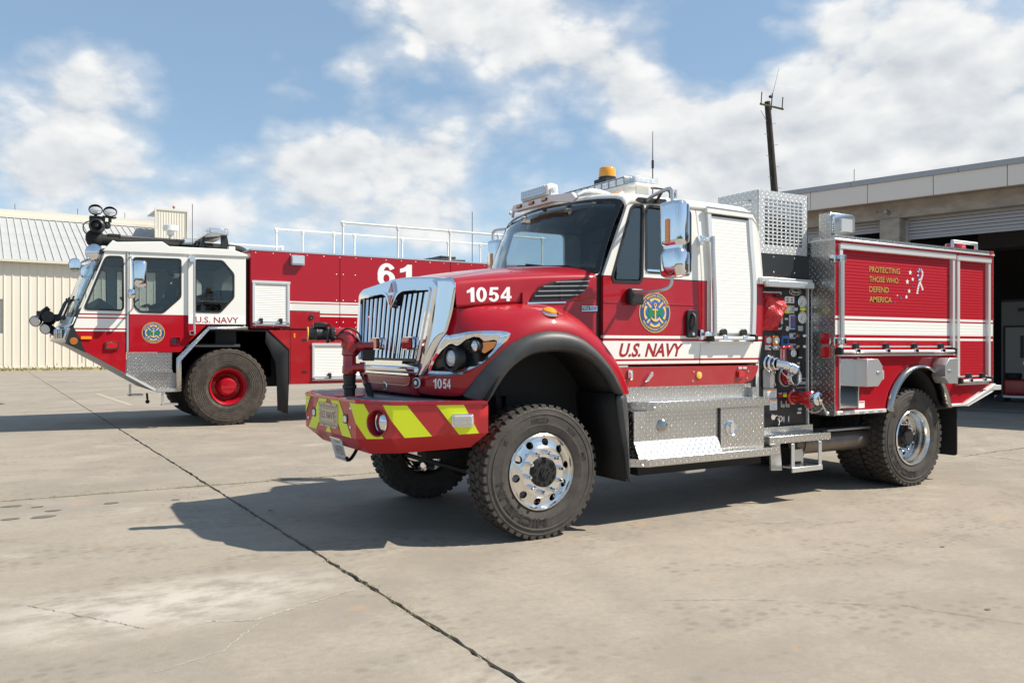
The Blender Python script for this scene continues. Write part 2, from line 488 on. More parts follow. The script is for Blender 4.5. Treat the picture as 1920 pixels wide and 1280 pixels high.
# ------------------------------------------------------------------ lettering
_fonts = {}
def font(kind):
    if kind not in _fonts:
        f = None
        if kind == 'sans':
            try:
                f = None
            except Exception: f = None
        _fonts[kind] = f
    return _fonts[kind]
def text2d(body, size, bold=0.0, shear=0.0, kind='sans', sx=1.0, space=1.0):
    cu = bpy.data.curves.new('t', 'FONT'); cu.body = body; cu.size = size; cu.shear = shear; cu.offset = bold
    cu.resolution_u = 3; cu.space_character = space; cu.fill_mode = 'BOTH'
    if font(kind): cu.font = font(kind)
    ob = bpy.data.objects.new('t', cu); COL.objects.link(ob)
    me = ob.to_mesh()
    vs = [(v.co.x * sx, v.co.y) for v in me.vertices]; fs = [tuple(p.vertices) for p in me.polygons]
    ob.to_mesh_clear(); bpy.data.objects.remove(ob); bpy.data.curves.remove(cu)
    return vs, fs
def fit(vs, x0, x1, z0, z1):
    ax = min(p[0] for p in vs); bx = max(p[0] for p in vs); az_ = min(p[1] for p in vs); bz = max(p[1] for p in vs)
    return [(x0 + (p[0] - ax) / (bx - ax) * (x1 - x0), z0 + (p[1] - az_) / (bz - az_) * (z1 - z0)) for p in vs]
def text_fit(name, body, mat, parent, fn, x0, x1, z0, z1, bold=0.0, shear=0.0, kind='sans', label=None, th=0.0):
    vs, fs = text2d(body, 1.0, bold, shear, kind)
    vs = fit(vs, x0, x1, z0, z1)
    m = M().add([fn(*p) for p in vs], fs)
    return m.build(name, mat, parent, label, solid=th)

def digits(body):
    """bold block numerals: vertices (x, y, layer) in a unit-height box"""
    def arc(cx, cz, rx, rz, a0, a1, n=12): return [(cx + rx * cos(radians(a0 + (a1 - a0) * i / n)), cz + rz * sin(radians(a0 + (a1 - a0) * i / n))) for i in range(n + 1)]
    G = {'1': [([(.08, .62), (.08, .79), (.20, .84), (.29, .92), (.34, 1.0), (.50, 1.0), (.50, 0), (.29, 0), (.29, .70), (.20, .65)], [])],
         '0': [(arc(.3, .5, .3, .515, 0, 345, 23), [arc(.3, .5, .105, .34, 0, 345, 23)])],
         '4': [([(.34, 0), (.54, 0), (.54, .20), (.64, .20), (.64, .37), (.54, .37), (.54, 1), (.36, 1), (0, .38), (0, .20), (.34, .20)], [[(.34, .37), (.16, .37), (.34, .68)]])],
         '5': [([(.10, 1), (.56, 1), (.56, .82), (.25, .82), (.23, .655)] + arc(.295, .325, .30, .34, 92, -165) + arc(.295, .325, .105, .17, -165, 140) + [(.03, .45)], [])],
         '6': [(arc(.31, .335, .30, .345, 0, 345, 23), [arc(.31, .335, .105, .18, 0, 345, 23)]), (arc(.33, .5, .32, .515, 35, 205) + arc(.33, .5, .125, .35, 205, 35), [])]}
    V_, F_ = [], []; x0 = 0.0
    for ch in body:
        for li, (o, hs) in enumerate(G[ch]):
            loops = [o] + hs; fl = [p for l in loops for p in l]
            tr = tessellate_polygon([[Vector((p[0], p[1], 0)) for p in l] for l in loops])
            b = len(V_); V_ += [(p[0] + x0, p[1], li) for p in fl]; F_ += [tuple(i + b for i in t) for t in tr]
        x0 += .60 if ch == '1' else .70
    return V_, F_

from mathutils.bvhtree import BVHTree
def press(obj, targets, d, off=.0015):
    """lay flat lettering onto the surface behind it"""
    dg = bpy.context.evaluated_depsgraph_get(); d = Vector(d).normalized()
    tr = [BVHTree.FromObject(t, dg) for t in targets]
    for v in obj.data.vertices:
        best = None
        for t in tr:
            h = t.ray_cast(v.co - d * .3, d)
            if h[0] is not None and (best is None or h[3] < best[1]): best = (h[0], h[3])
        if best: v.co = best[0] - d * off

# ================================================================== wheels
def tyre_mesh(R=.527, half=.14, nblk=46, rows=((-1.0, -.56), (-.46, -.05), (.05, .46), (.56, 1.0)), bead=.292, ridges=True):
    m = M(); h = half; Rb = R - .018
    prof = [(bead - .01, -h * .6), (bead + .004, -h * .9), (bead + .03, -h * .985), (bead + .07, -h * 1.03), (bead + .078, -h * 1.05), (bead + .086, -h * 1.03),
            (R - .125, -h * 1.05), (R - .085, -h * 1.03), (R - .081, -h * 1.06), (R - .072, -h * 1.06), (R - .068, -h * 1.02), (R - .045, -h * 1.0),
            (R - .040, -h * 1.02), (R - .03, -h * .99), (Rb, -h * .93)]
    prof += [(Rb + .003, 0)] + [(r, -y) for r, y in reversed(prof)]
    m.rev(prof, (0, 0, 0), (0, 1, 0), 72)
    for ri, (a, b) in enumerate(rows):
        for k in range(nblk):
            t0 = 2 * pi * (k + (0.5 if ri % 2 else 0)) / nblk; w = 2 * pi / nblk * (.60 if ri in (0, 3) else .7)
            sk = w * .25 * (1 if ri % 2 else -1)
            vs = []
            ro = R if ri in (1, 2) else R - .002
            ri0 = Rb - .008
            outer = -1 if ri == 0 else (1 if ri == 3 else 0)
            for (r, dh) in ((ri0 if not outer else ri0 - .02, 1.0), (ro, .97)):
                for (t, hh) in ((t0, a), (t0 + w, a), (t0 + w + sk, b), (t0 + sk, b)):
                    y = h * hh * (dh if outer else 1)
                    vs.append((r * cos(t), y, r * sin(t)))
            m.add(vs, [(0, 1, 2, 3), (4, 7, 6, 5), (0, 4, 5, 1), (1, 5, 6, 2), (2, 6, 7, 3), (3, 7, 4, 0)])
    return m
def arc_text(m, body, r, th, size, y, bold=0.02, stretch=1.0, flip=False):
    vs, fs = text2d(body, 1.0, bold)
    w = max(p[0] for p in vs); hh = max(p[1] for p in vs)
    k = size / hh
    out = []
    for (a, b) in vs:
        t = th - (a * k * stretch - w * k * stretch / 2) / r; rr = r + b * k - size / 2
        out.append((rr * cos(t), y, rr * sin(t)))
    m.add(out, fs)
def interp(tab, r):
    for (r0, y0), (r1, y1) in zip(tab, tab[1:]):
        if (r0 - r) * (r1 - r) <= 0: return y0 + (y1 - y0) * ((r - r0) / (r1 - r0) if r1 != r0 else 0)
    return tab[-1][1]
def rim_disc(m, prof, r_in, r_out, rh, rc, nh=10, ph=0.0):
    # a disc ring with round hand holes, following the radial profile
    N = 24
    for k in range(nh):
        tc = ph + 2 * pi * k / nh; hw = pi / nh
        outer = []
        for i in range(N):
            q = i / N * 4; s_ = int(q); f = q - s_
            if s_ == 0: t, r = -hw + 2 * hw * f, r_in
            elif s_ == 1: t, r = hw, r_in + (r_out - r_in) * f
            elif s_ == 2: t, r = hw - 2 * hw * f, r_out
            else: t, r = -hw, r_out - (r_out - r_in) * f
            outer.append((r * cos(tc + t), r * sin(tc + t)))
        cx, cz = rc * cos(tc), rc * sin(tc)
        inner = []
        for (x, z) in outer:
            a = atan2(z - cz, x - cx); inner.append((cx + rh * cos(a), cz + rh * sin(a)))
        rows = []
        for f in (0, .35, .7, 1):
            rows.append([(ox + (ix - ox) * f, interp(prof, sqrt((ox + (ix - ox) * f) ** 2 + (oz + (iz - oz) * f) ** 2)), oz + (iz - oz) * f) for (ox, oz), (ix, iz) in zip(outer, inner)])
        rows.append([(x, y + .03, z) for (x, y, z) in rows[-1]])
        m.grid(rows, True)
def lug(m, x, y, z, r=.021, L=.062):
    m.cyl((x, y, z), (x, y - .008, z), r * 1.25, n=12)
    m.cyl((x, y - .008, z), (x, y - .008 - L * .55, z), r, n=6)
    m.rev([(r * .8, L * .6), (r * .78, L * .95), (r * .5, L * 1.15), (0, L * 1.2)], (x, y, z), (0, -1, 0), 10)
MESH = {}
def wheel(parent, x, y, rz=0.0, kind='front', letters=True):
    key = 'tyre'
    if key not in MESH:
        MESH[key] = tyre_mesh().mesh('tyre')
        MESH[key].materials.append(M_tyre)
        Y = -.1495; LT = []
        class _t:
            def add(s, v, f): LT.append(M().add(v, f).mesh('lettering')); LT[-1].materials.append(M_tyretext)
        t = _t()
        arc_text(t, '11R22.5', .405, radians(94), .036, Y, .02)
        arc_text(t, 'XDE', .405, radians(48), .034, Y, .02)
        arc_text(t, 'M/S', .405, radians(14), .034, Y, .02)
        arc_text(t, 'MICHELIN', .395, radians(232), .062, Y, .03, 1.6)
        st = []
        for i in range(8):
            a = pi / 4 * i + .3; rr = .03 if i % 2 == 0 else .009
            st.append((-.335 + rr * cos(a), .245 + rr * sin(a)))
        t.add([(a, Y, b) for a, b in st], [tuple(range(8))])
        MESH['letters'] = LT
        # front rim
        pf = [(.30, -.139), (.288, -.148), (.282, -.14), (.276, -.118), (.262, -.112), (.24, -.118), (.205, -.132), (.19, -.146), (.10, -.148), (.06, -.148)]
        r = M(); r.rev(pf[:5], (0, 0, 0), (0, 1, 0), 64)
        rim_disc(r, pf, .205, .262, .0305, .2345, 10, radians(9))
        r.rev(pf[6:], (0, 0, 0), (0, 1, 0), 64)
        r.rev([(.255, -.05), (.255, .12)], (0, 0, 0), (0, 1, 0), 40)
        MESH['rim_front'] = r.mesh('rim', angle=40); MESH['rim_front'].materials.append(M_alloy)
        hb = M(); hb.rev([(.116, -.14), (.116, -.165), (.105, -.178), (.05, -.18), (.048, -.19), (.0, -.192)], (0, 0, 0), (0, 1, 0), 32)
        for k in range(10): lug(hb, .088 * cos(.3 + k * pi / 5), -.176, .088 * sin(.3 + k * pi / 5), .007, .012)
        for k in range(6): lug(hb, .032 * cos(k * pi / 3), -.19, .032 * sin(k * pi / 3), .005, .008)
        MESH['hub_front'] = hb.mesh('hub'); MESH['hub_front'].materials.append(M_under)
        l = M(); lug(l, 0, 0, 0); MESH['lug'] = l.mesh('lug_nut'); MESH['lug'].materials.append(M_chrome)
        # rear rim: deep dish
        pr = [(.30, -.139), (.288, -.148), (.280, -.135), (.268, -.09), (.266, -.06), (.258, -.05), (.255, .0), (.246, .03), (.24, .035), (.20, .03), (.18, .02), (.10, .018), (.06, .018)]
        r = M(); r.rev(pr[:9], (0, 0, 0), (0, 1, 0), 64)
        rim_disc(r, pr, .185, .24, .028, .212, 10, 0.15)
        r.rev(pr[9:], (0, 0, 0), (0, 1, 0), 64)
        r.rev([(.24, .035), (.24, .14)], (0, 0, 0), (0, 1, 0), 40)
        MESH['rim_rear'] = r.mesh('rim', angle=40); MESH['rim_rear'].materials.append(M_alloy)
        hb = M(); hb.rev([(.125, .02), (.120, -.03), (.10, -.045), (.085, -.05), (.082, -.085), (.07, -.095), (0, -.097)], (0, 0, 0), (0, 1, 0), 28)
        for k in range(8): lug(hb, .098 * cos(k * pi / 4), -.04, .098 * sin(k * pi / 4), .010, .03)
        MESH['hub_rear'] = hb.mesh('hub'); MESH['hub_rear'].materials.append(M_under)
    def add(me, nm, par, loc=(0, 0, 0)):
        o = bpy.data.objects.new(nm, me); COL.objects.link(o); o.parent = par; o.location = loc; return o
    w = add(MESH['tyre'], 'wheel', parent, (x, y, .525))
    w.rotation_euler = (0, 0, rz)
    if letters:
        for q_ in MESH['letters']: add(q_, 'lettering', w)
    add(MESH['rim_' + kind], 'rim', w); add(MESH['hub_' + kind], 'hub', w)
    rr, yy = (.155, -.146) if kind == 'front' else (.155, .02)
    for k in range(10):
        a = .15 + k * pi / 5
        add(MESH['lug'], 'lug_nut', w, (rr * cos(a), yy, rr * sin(a)))
    return w

# ================================================================== the near fire truck
T = thing('fire_truck', 'nearer fire truck numbered 1054 with chrome grille and lime chevron bumper', 'fire truck', (0, 0, 0))
CY = 1.02
wheel(T, -.03, 0.0)
w = wheel(T, -.03, 2.04, pi)
wheel(T, 4.75, 0.0, 0, 'rear')
wheel(T, 4.75, .33, pi, 'rear', False)
wheel(T, 4.75, 1.71, 0, 'rear', False)
wheel(T, 4.75, 2.04, pi, 'rear')

# ---- chassis
c = M()
for y in (.58, 1.36): c.box(-.75, 6.1, y - .04, y + .04, .62, .86)
c.cyl((-.03, .14, .50), (-.03, 1.9, .50), .06); c.cyl((4.75, .3, .525), (4.75, 1.75, .525), .09)
c.ball((4.75, 1.02, .525), .23, 16); c.ball((-.03, 1.22, .5), .18, 14)
c.cyl((.2, 1.02, .75), (4.6, 1.02, .56), .05)
for y in (.5, 1.54):
    c.box(-.75, .75, y - .04, y + .04, .60, .66); c.box(4.1, 5.4, y - .04, y + .04, .62, .69)
c.box(-.1, 2.6, .3, 1.7, .86, 1.15); c.box(-.6, .6, .45, 1.6, .8, 1.5)
c.tube([(-.62, .5, .62), (-.5, .8, .58), (-.3, 1.5, .58)], .022, 8)
c.cyl((-.35, .3, .47), (-.35, 1.75, .47), .022)
for y in (.2, 1.84): c.tube([(-.2, y + (.1 if y < 1 else -.1), 1.2), (-.12, y + .1, .6)], .035)
c.box(1.1, 2.3, .1, .5, .45, .85); c.box(2.7, 3.3, .2, 1.9, .55, .85)
c.box(3.42, 6.1, -.1, 2.1, .80, .86)
c.build('chassis', M_under, T)
M().cyl((1.72, .02, .43), (1.72, .06, .43), .03).box(1.6, 1.85, .0, .2, .36, .45).build('step_light', M_trim, T, bevel=.02)
# exhaust
e = M(); e.rev([(.098, 0), (.104, 0), (.104, 1.2), (.09, 1.2), (.09, .3)], (4.42, .12, .52), (-1, .0, 0), 28)
e.cyl((3.25, .12, .52), (3.15, .12, .52), .104, .06)
e.build('exhaust_pipe', M_exhaust, T)
M().plate([(3.55, .655), (4.45, .655), (4.52, .64), (4.4, .635), (3.55, .635)], plane='y', a=.02, b=.2).build('heat_shield', M_greym, T)

# ---- cab shell (roof and rear wall), door, sleeper side
def roofrow(xc, xk, dz, flat=None, yo=0.0):
    half = [(.03, 2.745), (.034, 2.785), (.06, 2.818), (.12, 2.836), (.3, 2.854), (.65, 2.867), (1.02, 2.872)]
    row = []
    for (y, z) in half + [(2.04 - y, z) for y, z in reversed(half[:-1])]:
        k = ((y - 1.02) / .97) ** 2
        row.append((xc + (xk - xc) * k, y, (z - dz) if flat is None else (z - 2.745) * flat[1] + flat[0]))
    return row
rows = [roofrow(.735, .915, .06), roofrow(.75, .93, .03), roofrow(.82, .98, .008), roofrow(1.0, 1.08, 0), roofrow(1.5, 1.5, 0), roofrow(2.2, 2.2, -.005), roofrow(2.38, 2.38, 0),
        roofrow(2.47, 2.47, 0, (2.725, .8)), roofrow(2.52, 2.52, 0, (2.68, .45)), roofrow(2.55, 2.55, 0, (2.60, .15)),
        roofrow(2.564, 2.564, 0, (2.505, .0)), roofrow(2.59, 2.59, 0, (2.36, 0)), roofrow(2.606, 2.606, 0, (2.22, 0)), roofrow(2.615, 2.615, 0, (1.95, 0)),
        roofrow(2.615, 2.615, 0, (1.75, 0)), roofrow(2.60, 2.6, 0, (1.56, 0)), roofrow(2.549, 2.549, 0, (1.342, 0))]
M().grid(rows).build('cab_shell', M_cab, T, solid=.012, angle=50)
win_vent = rpoly([(.80, 2.05), (.785, 2.10), (.99, 2.70), (1.03, 2.73), (1.125, 2.73), (1.135, 2.70), (1.122, 2.11), (1.10, 2.055)], .02)
win_door = rrect(1.155, 1.682, 2.15, 2.735, .045)
DOOR = [(.69, 1.345), (1.785, 1.345), (1.80, 1.5), (1.81, 1.77), (1.812, 2.113), (1.80, 2.3), (1.775, 2.5), (1.738, 2.745), (.958, 2.745), (.93, 2.66), (.693, 2.098)]
EXT = [(1.795, 1.345), (2.549, 1.345), (2.575, 1.44), (2.60, 1.56), (2.615, 1.75), (2.615, 1.95), (2.606, 2.219), (2.590, 2.36), (2.564, 2.505), (2.55, 2.60), (2.52, 2.68), (2.47, 2.745), (1.746, 2.745), (1.783, 2.5), (1.808, 2.3), (1.82, 2.113), (1.818, 1.77), (1.808, 1.5)]
door = M().plate(DOOR, [win_vent, win_door], 'y', .03, .065).build('door', M_cab, T, bevel=.004)
M().plate(EXT, [], 'y', .03, .065).build('cab_side', M_cab, T, bevel=.004)
M().plate([(.69, 1.345), (2.549, 1.345), (2.615, 1.75), (2.606, 2.219), (2.564, 2.505), (2.47, 2.745), (.958, 2.745), (.693, 2.098)], [rpoly([(.80, 2.05), (.785, 2.10), (.99, 2.70), (1.10, 2.735), (1.62, 2.735), (1.65, 2.7), (1.65, 2.15), (1.6, 2.05)], .03)], 'y', 1.975, 2.01).build('cab_side', M_cab, T)
M().box(.60, 1.9, .07, .09, 1.34, 2.09).build('door_seal', M_black, T)
# cowl sides between fender and door
M().plate([(-.1, 1.63), (.33, 1.60), (.48, 1.53), (.60, 1.37), (.625, 1.36), (.628, 2.09), (-.1, 1.93)], [], 'y', .04, .06).build('cowl_side', M_red, T)
M().plate([(-.1, 1.63), (.33, 1.60), (.48, 1.53), (.60, 1.37), (.625, 1.36), (.628, 2.09), (-.1, 1.93)], [], 'y', 1.98, 2.0).build('cowl_side', M_red, T)
# windows
for nm, loop, gm in (('vent_window', win_vent, G_side), ('door_window', win_door, G_side)):
    inn = shrink(loop, .028)
    s_ = M().plate(shrink(loop, -.006), [shrink(loop, .017)], 'y', .024, .05).build(nm, M_black, T)
    M().plate(inn, [], 'y', .040, .045).build('pane', gm, s_)
M().plate(rpoly([(.80, 2.05), (.785, 2.10), (.99, 2.70), (1.10, 2.735), (1.62, 2.735), (1.65, 2.7), (1.65, 2.15), (1.6, 2.05)], .03), [], 'y', 1.99, 1.996).build('far_window', G_clear, T)
M().box(1.165, 1.675, .018, .03, 2.158, 2.176).build('window_trim', M_chrome, T)
M().plate(rpoly([(1.035, 2.765), (1.06, 2.795), (1.38, 2.805), (1.40, 2.79), (1.30, 2.752), (1.10, 2.742)], .02), [], 'y', .022, .04).build('mirror_arm_recess', M_black, T)
# windscreen
def wsp(s_, t, off=0.0):
    y = .045 + 1.95 * s_; k = ((y - 1.02) / .97) ** 2
    xb = .44 + .225 * k; zb = 2.19 - .07 * k
    xt = .737 + .178 * k; yy_ = min(y, 2.04 - y)
    zt = interp([(.03, 2.745), (.034, 2.785), (.06, 2.818), (.12, 2.836), (.3, 2.854), (.65, 2.867), (1.03, 2.872)], yy_) - .056
    lean = .02 * sin(pi * t)
    return (xb + (xt - xb) * t - off - lean, y, zb + (zt - zb) * t + off * .3)
def wsgrid(s0, s1, t0, t1, off, ns=60, ntt=6):
    return [[wsp(s0 + (s1 - s0) * i / ns, t0 + (t1 - t0) * j / ntt, off) for i in range(ns + 1)] for j in range(ntt + 1)]
ws = M().grid(wsgrid(0, 1, -.02, 1.0, 0)).build('windscreen', G_wind, T, solid=.006, angle=60)
fr = M().grid(wsgrid(0, 1, .955, 1.0, .006)); fr.grid(wsgrid(0, 1, -.03, .04, .006)); fr.grid(wsgrid(0, .022, -.02, 1, .006, 2)); fr.grid(wsgrid(.978, 1, -.02, 1, .006, 2))
fr.build('windscreen_border', M_black, ws, angle=60)
wp = M()
for s0 in (.12, .52):
    a = wsp(s0, .02, .02); b = wsp(s0 + .30, .09, .02); wp.tube([a, b], .009, 6)
    wp.tube([wsp(s0 + .02, .055, .03), wsp(s0 + .36, .075, .03)], .006, 6)
wp.build('wiper', M_black, T)
M().grid([[wsp(i / 12, .0, .0) for i in range(13)], [(.40 + .2 * ((i / 12 - .5) * 2) ** 2, .05 + 1.94 * i / 12, 2.13 - .06 * ((i / 12 - .5) * 2) ** 2) for i in range(13)]]).build('cowl_panel', M_black, T, solid=.01)
# cab interior
M().box(.7, 1.88, .1, 1.94, 1.36, 1.40).build('cab_floor', M_cabin, T)
M().plate([(.70, 1.4), (.72, 2.04), (.86, 2.10), (1.05, 2.06), (1.12, 1.9), (.95, 1.4)], [], 'y', .09, 1.95).build('dashboard', M_cabin, T, bevel=.02)
M().box(1.845, 1.87, .09, 1.95, 1.4, 2.83).build('rear_partition', M_cabin, T)
hd = M().grid([[(x, .07 + 1.9 * i / 8, 2.74 + .05 * (1 - (i / 4 - 1) ** 2)) for i in range(9)] for x in (.96, 1.85)]).build('headliner', M_cabin, T, solid=.01)
for y in (.45, 1.5):
    s_ = M().box(1.28, 1.72, y - .25, y + .25, 1.70, 1.85).build('seat', M_seat, T, bevel=.04)
    M().plate([(1.66, 1.82), (1.80, 1.84), (1.84, 2.42), (1.74, 2.46)], [], 'y', y - .24, y + .24).build('backrest', M_seat, s_, bevel=.04)
    M().box(1.74, 1.83, y - .13, y + .13, 2.42, 2.62).build('headrest', M_seat, s_, bevel=.03)
sw = M().rev([(.21 + .016 * cos(k * pi / 4), .016 * sin(k * pi / 4)) for k in range(8)], (1.12, .45, 2.12), (-.55, 0, .83), 28, closed=True)
sw.cyl((1.13, .45, 2.11), (1.0, .45, 1.95), .03); sw.tube([(1.12 - .11, .45 - .0, 2.04), (1.12 + .12, .45, 2.2)], .014, 6); sw.tube([(1.12, .26, 2.12), (1.12, .64, 2.12)], .014, 6)
sw.build('steering_wheel', M_black, T)

# ---- hood
def hoodrow(x, pts):
    h = [(x, y, z) for y, z in pts]
    return h + [(x, 2.04 - y, z) for (x, y, z) in reversed(h[:-1])]
hr = [hoodrow(-.672, [(.087, 1.80), (.09, 1.90), (.10, 1.97), (.112, 1.995), (.135, 2.012), (.20, 2.03), (.5, 2.06), (1.02, 2.088)]),
      hoodrow(-.66, [(.085, 1.80), (.088, 1.90), (.098, 1.97), (.11, 2.0), (.135, 2.018), (.20, 2.036), (.5, 2.065), (1.02, 2.092)]),
      hoodrow(-.45, [(.082, 1.82), (.083, 1.92), (.088, 1.99), (.098, 2.02), (.125, 2.04), (.19, 2.065), (.48, 2.105), (1.02, 2.135)]),
      hoodrow(-.15, [(.074, 1.842), (.072, 1.95), (.072, 2.02), (.08, 2.05), (.11, 2.072), (.18, 2.10), (.45, 2.15), (1.02, 2.175)]),
      hoodrow(.15, [(.058, 1.865), (.054, 1.97), (.052, 2.045), (.06, 2.072), (.09, 2.093), (.17, 2.125), (.42, 2.18), (1.02, 2.208)]),
      hoodrow(.45, [(.04, 1.88), (.037, 1.99), (.036, 2.065), (.044, 2.09), (.075, 2.11), (.16, 2.145), (.4, 2.205), (1.02, 2.235)]),
      hoodrow(.61, [(.034, 1.89), (.033, 1.995), (.032, 2.07), (.04, 2.095), (.07, 2.117), (.16, 2.15), (.4, 2.21), (1.02, 2.242)]),
      hoodrow(.62, [(.034, 1.89), (.033, 1.995), (.032, 2.065), (.04, 2.09), (.07, 2.112), (.16, 2.145), (.4, 2.205), (1.02, 2.237)])]
hood_ = M().grid(hr).build('hood', M_red, T, solid=.012, subd=2, angle=80)
cols = [[(-.81, .45, 1.13), (-.83, .45, 1.15), (-.835, .45, 1.25), (-.79, .42, 1.45), (-.72, .36, 1.65), (-.67, .25, 1.80)],
        [(-.78, .32, 1.125), (-.80, .30, 1.15), (-.805, .30, 1.25), (-.77, .26, 1.5), (-.71, .2, 1.68), (-.67, .13, 1.80)],
        [(-.72, .165, 1.12), (-.735, .15, 1.145), (-.74, .14, 1.27), (-.715, .125, 1.53), (-.67, .11, 1.69), (-.63, .10, 1.805)],
        [(-.625, .01, 1.12), (-.632, -.01, 1.14), (-.64, -.005, 1.33), (-.625, .005, 1.57), (-.60, .05, 1.71), (-.58, .093, 1.81)],
        [(-.55, -.05, 1.22), (-.577, -.077, 1.26), (-.585, -.072, 1.38), (-.575, -.04, 1.60), (-.55, .03, 1.73), (-.53, .09, 1.815)],
        [(-.48, -.10, 1.32), (-.512, -.129, 1.355), (-.51, -.128, 1.43), (-.515, -.08, 1.62), (-.50, .01, 1.75), (-.48, .085, 1.82)],
        [(-.37, -.15, 1.44), (-.397, -.179, 1.48), (-.40, -.18, 1.53), (-.40, -.125, 1.67), (-.39, -.02, 1.775), (-.37, .08, 1.828)],
        [(-.25, -.18, 1.51), (-.272, -.21, 1.555), (-.272, -.21, 1.60), (-.265, -.155, 1.71), (-.25, -.04, 1.79), (-.23, .075, 1.838)],
        [(-.14, -.20, 1.55), (-.15, -.228, 1.595), (-.15, -.228, 1.635), (-.14, -.175, 1.735), (-.12, -.06, 1.81), (-.10, .07, 1.848)],
        [(-.02, -.20, 1.56), (-.02, -.233, 1.61), (-.02, -.233, 1.65), (-.01, -.185, 1.745), (.0, -.07, 1.82), (.02, .06, 1.855)],
        [(.14, -.20, 1.55), (.149, -.235, 1.60), (.15, -.235, 1.64), (.16, -.19, 1.73), (.18, -.08, 1.80), (.2, .045, 1.84)],
        [(.29, -.20, 1.50), (.308, -.235, 1.55), (.315, -.235, 1.59), (.33, -.20, 1.67), (.36, -.10, 1.74), (.38, .035, 1.775)],
        [(.46, -.20, 1.36), (.489, -.235, 1.405), (.50, -.235, 1.45), (.53, -.21, 1.53), (.545, -.12, 1.575), (.55, .035, 1.60)],
        [(.58, -.20, 1.22), (.61, -.235, 1.26), (.63, -.235, 1.29), (.675, -.22, 1.36), (.69, -.14, 1.38), (.69, .035, 1.39)],
        [(.64, -.20, 1.13), (.67, -.235, 1.145), (.70, -.235, 1.16), (.765, -.22, 1.20), (.775, -.14, 1.205), (.775, .035, 1.21)],
        [(.66, -.20, 1.10), (.68, -.235, 1.112), (.72, -.235, 1.112), (.79, -.22, 1.112), (.80, -.12, 1.112), (.80, .035, 1.112)]]
BI = [(-.791, .275, 1.313), (-.775, .234, 1.401), (-.75, .168, 1.472), (-.717, .107, 1.52), (-.70, .084, 1.526), (-.684, .061, 1.507), (-.669, .041, 1.51), (-.633, -.006, 1.554), (-.583, -.045, 1.576), (-.548, -.073, 1.57), (-.523, -.092, 1.541), (-.445, -.134, 1.554), (-.431, -.14, 1.535), (-.463, -.126, 1.472), (-.518, -.096, 1.409), (-.583, -.045, 1.359), (-.651, .015, 1.327), (-.717, .107, 1.31)]
def inpoly(x, z, P):
    c_ = False
    for i in range(len(P)):
        (x0, z0), (x1, z1) = P[i - 1], P[i]
        if (z0 > z) != (z1 > z) and x < (x1 - x0) * (z - z0) / (z1 - z0) + x0: c_ = not c_
    return c_
for mir in (0, 1):
    fo_ = M().grid([[c_[j] for c_ in cols] for j in range(6)]).build('fender', M_red, T, subd=3, angle=80)
    me = bpy.data.meshes.new_from_object(fo_.evaluated_get(bpy.context.evaluated_depsgraph_get())); fo_.modifiers.clear()
    b_ = bmesh.new(); b_.from_mesh(me); P_ = [(x, z) for x, y, z in BI]
    kill = [f for f in b_.faces if inpoly(f.calc_center_median().x, f.calc_center_median().z, P_)]
    bmesh.ops.delete(b_, geom=kill, context='FACES')
    if mir:
        for v in b_.verts: v.co.y = 2.04 - v.co.y
        bmesh.ops.reverse_faces(b_, faces=b_.faces)
    for f in b_.faces: f.smooth = True
    b_.to_mesh(me); b_.free(); fo_.data = me
    if not mir: fender_ = fo_
    q_ = fo_.modifiers.new('t', 'SOLIDIFY'); q_.thickness = .008; q_.offset = -1 if not mir else -1
# wheel arch flare
fo = [(-.655, -.015, 1.125), (-.632, -.034, 1.155), (-.577, -.077, 1.275), (-.512, -.129, 1.37), (-.397, -.179, 1.491), (-.272, -.212, 1.568), (-.151, -.23, 1.607), (-.02, -.235, 1.625), (.149, -.24, 1.613), (.308, -.24, 1.563), (.489, -.24, 1.417), (.61, -.24, 1.27), (.68, -.24, 1.118)]
fi = [(-.53, -.12, 1.06), (-.50, -.13, 1.10), (-.461, -.151, 1.174), (-.41, -.174, 1.27), (-.346, -.201, 1.353), (-.227, -.219, 1.429), (-.135, -.231, 1.456), (-.02, -.235, 1.468), (.119, -.24, 1.468), (.25, -.24, 1.45), (.40, -.24, 1.375), (.526, -.24, 1.25), (.60, -.24, 1.118)]
r0 = [(x, y + .03, z + .004) for x, y, z in fo]; r1 = [(x, y - .028, z - .006) for x, y, z in fo]
r2 = [((a[0] + b[0]) / 2, (a[1] + b[1]) / 2 - .055, (a[2] + b[2]) / 2) for a, b in zip(fo, fi)]
r3 = [(x, y - .035, z + .004) for x, y, z in fi]; r4 = [(x + .0, y + .03, z - .002) for x, y, z in fi]
for mir in (False, True):
    rr = [r0, r1, r2, r3, r4]
    if mir: rr = [[(x, 2.04 - y, z) for x, y, z in q] for q in rr]
    M().grid(rr).build('wheel_arch_flare', M_flare, T, solid=.006, subd=1, angle=60)
# rear mudguard of the front wheel
mg = [(.60, 1.118), (.615, 1.0), (.64, .85), (.70, .62), (.715, .40)]
mo = [(.68, 1.118), (.71, 1.0), (.735, .8), (.745, .6), (.742, .395)]
for s_ in (0, 1):
    m = M(); m.grid([[(x, -.25 + .003 * i, z) for i, (x, z) in enumerate(mg)], [((a[0] + b[0]) / 2, -.285, (a[1] + b[1]) / 2) for a, b in zip(mg, mo)], [(x, -.25, z) for x, z in mo], [(x + .07 - .05 * i / 4, -.2, z) for i, (x, z) in enumerate(mo)]])
    m2_ = M().grid([[(x, -.245, z) for x, z in mg], [(x, .35, z) for x, z in mg]])
    if s_: m.v = [(p[0], 2.04 - p[1], p[2]) for p in m.v]; m2_.v = [(p[0], 2.04 - p[1], p[2]) for p in m2_.v]
    m2_.build('splash_guard', M_under, T, solid=.006)
    m.build('mudguard', M_flare, T, solid=.008, subd=1, angle=60)
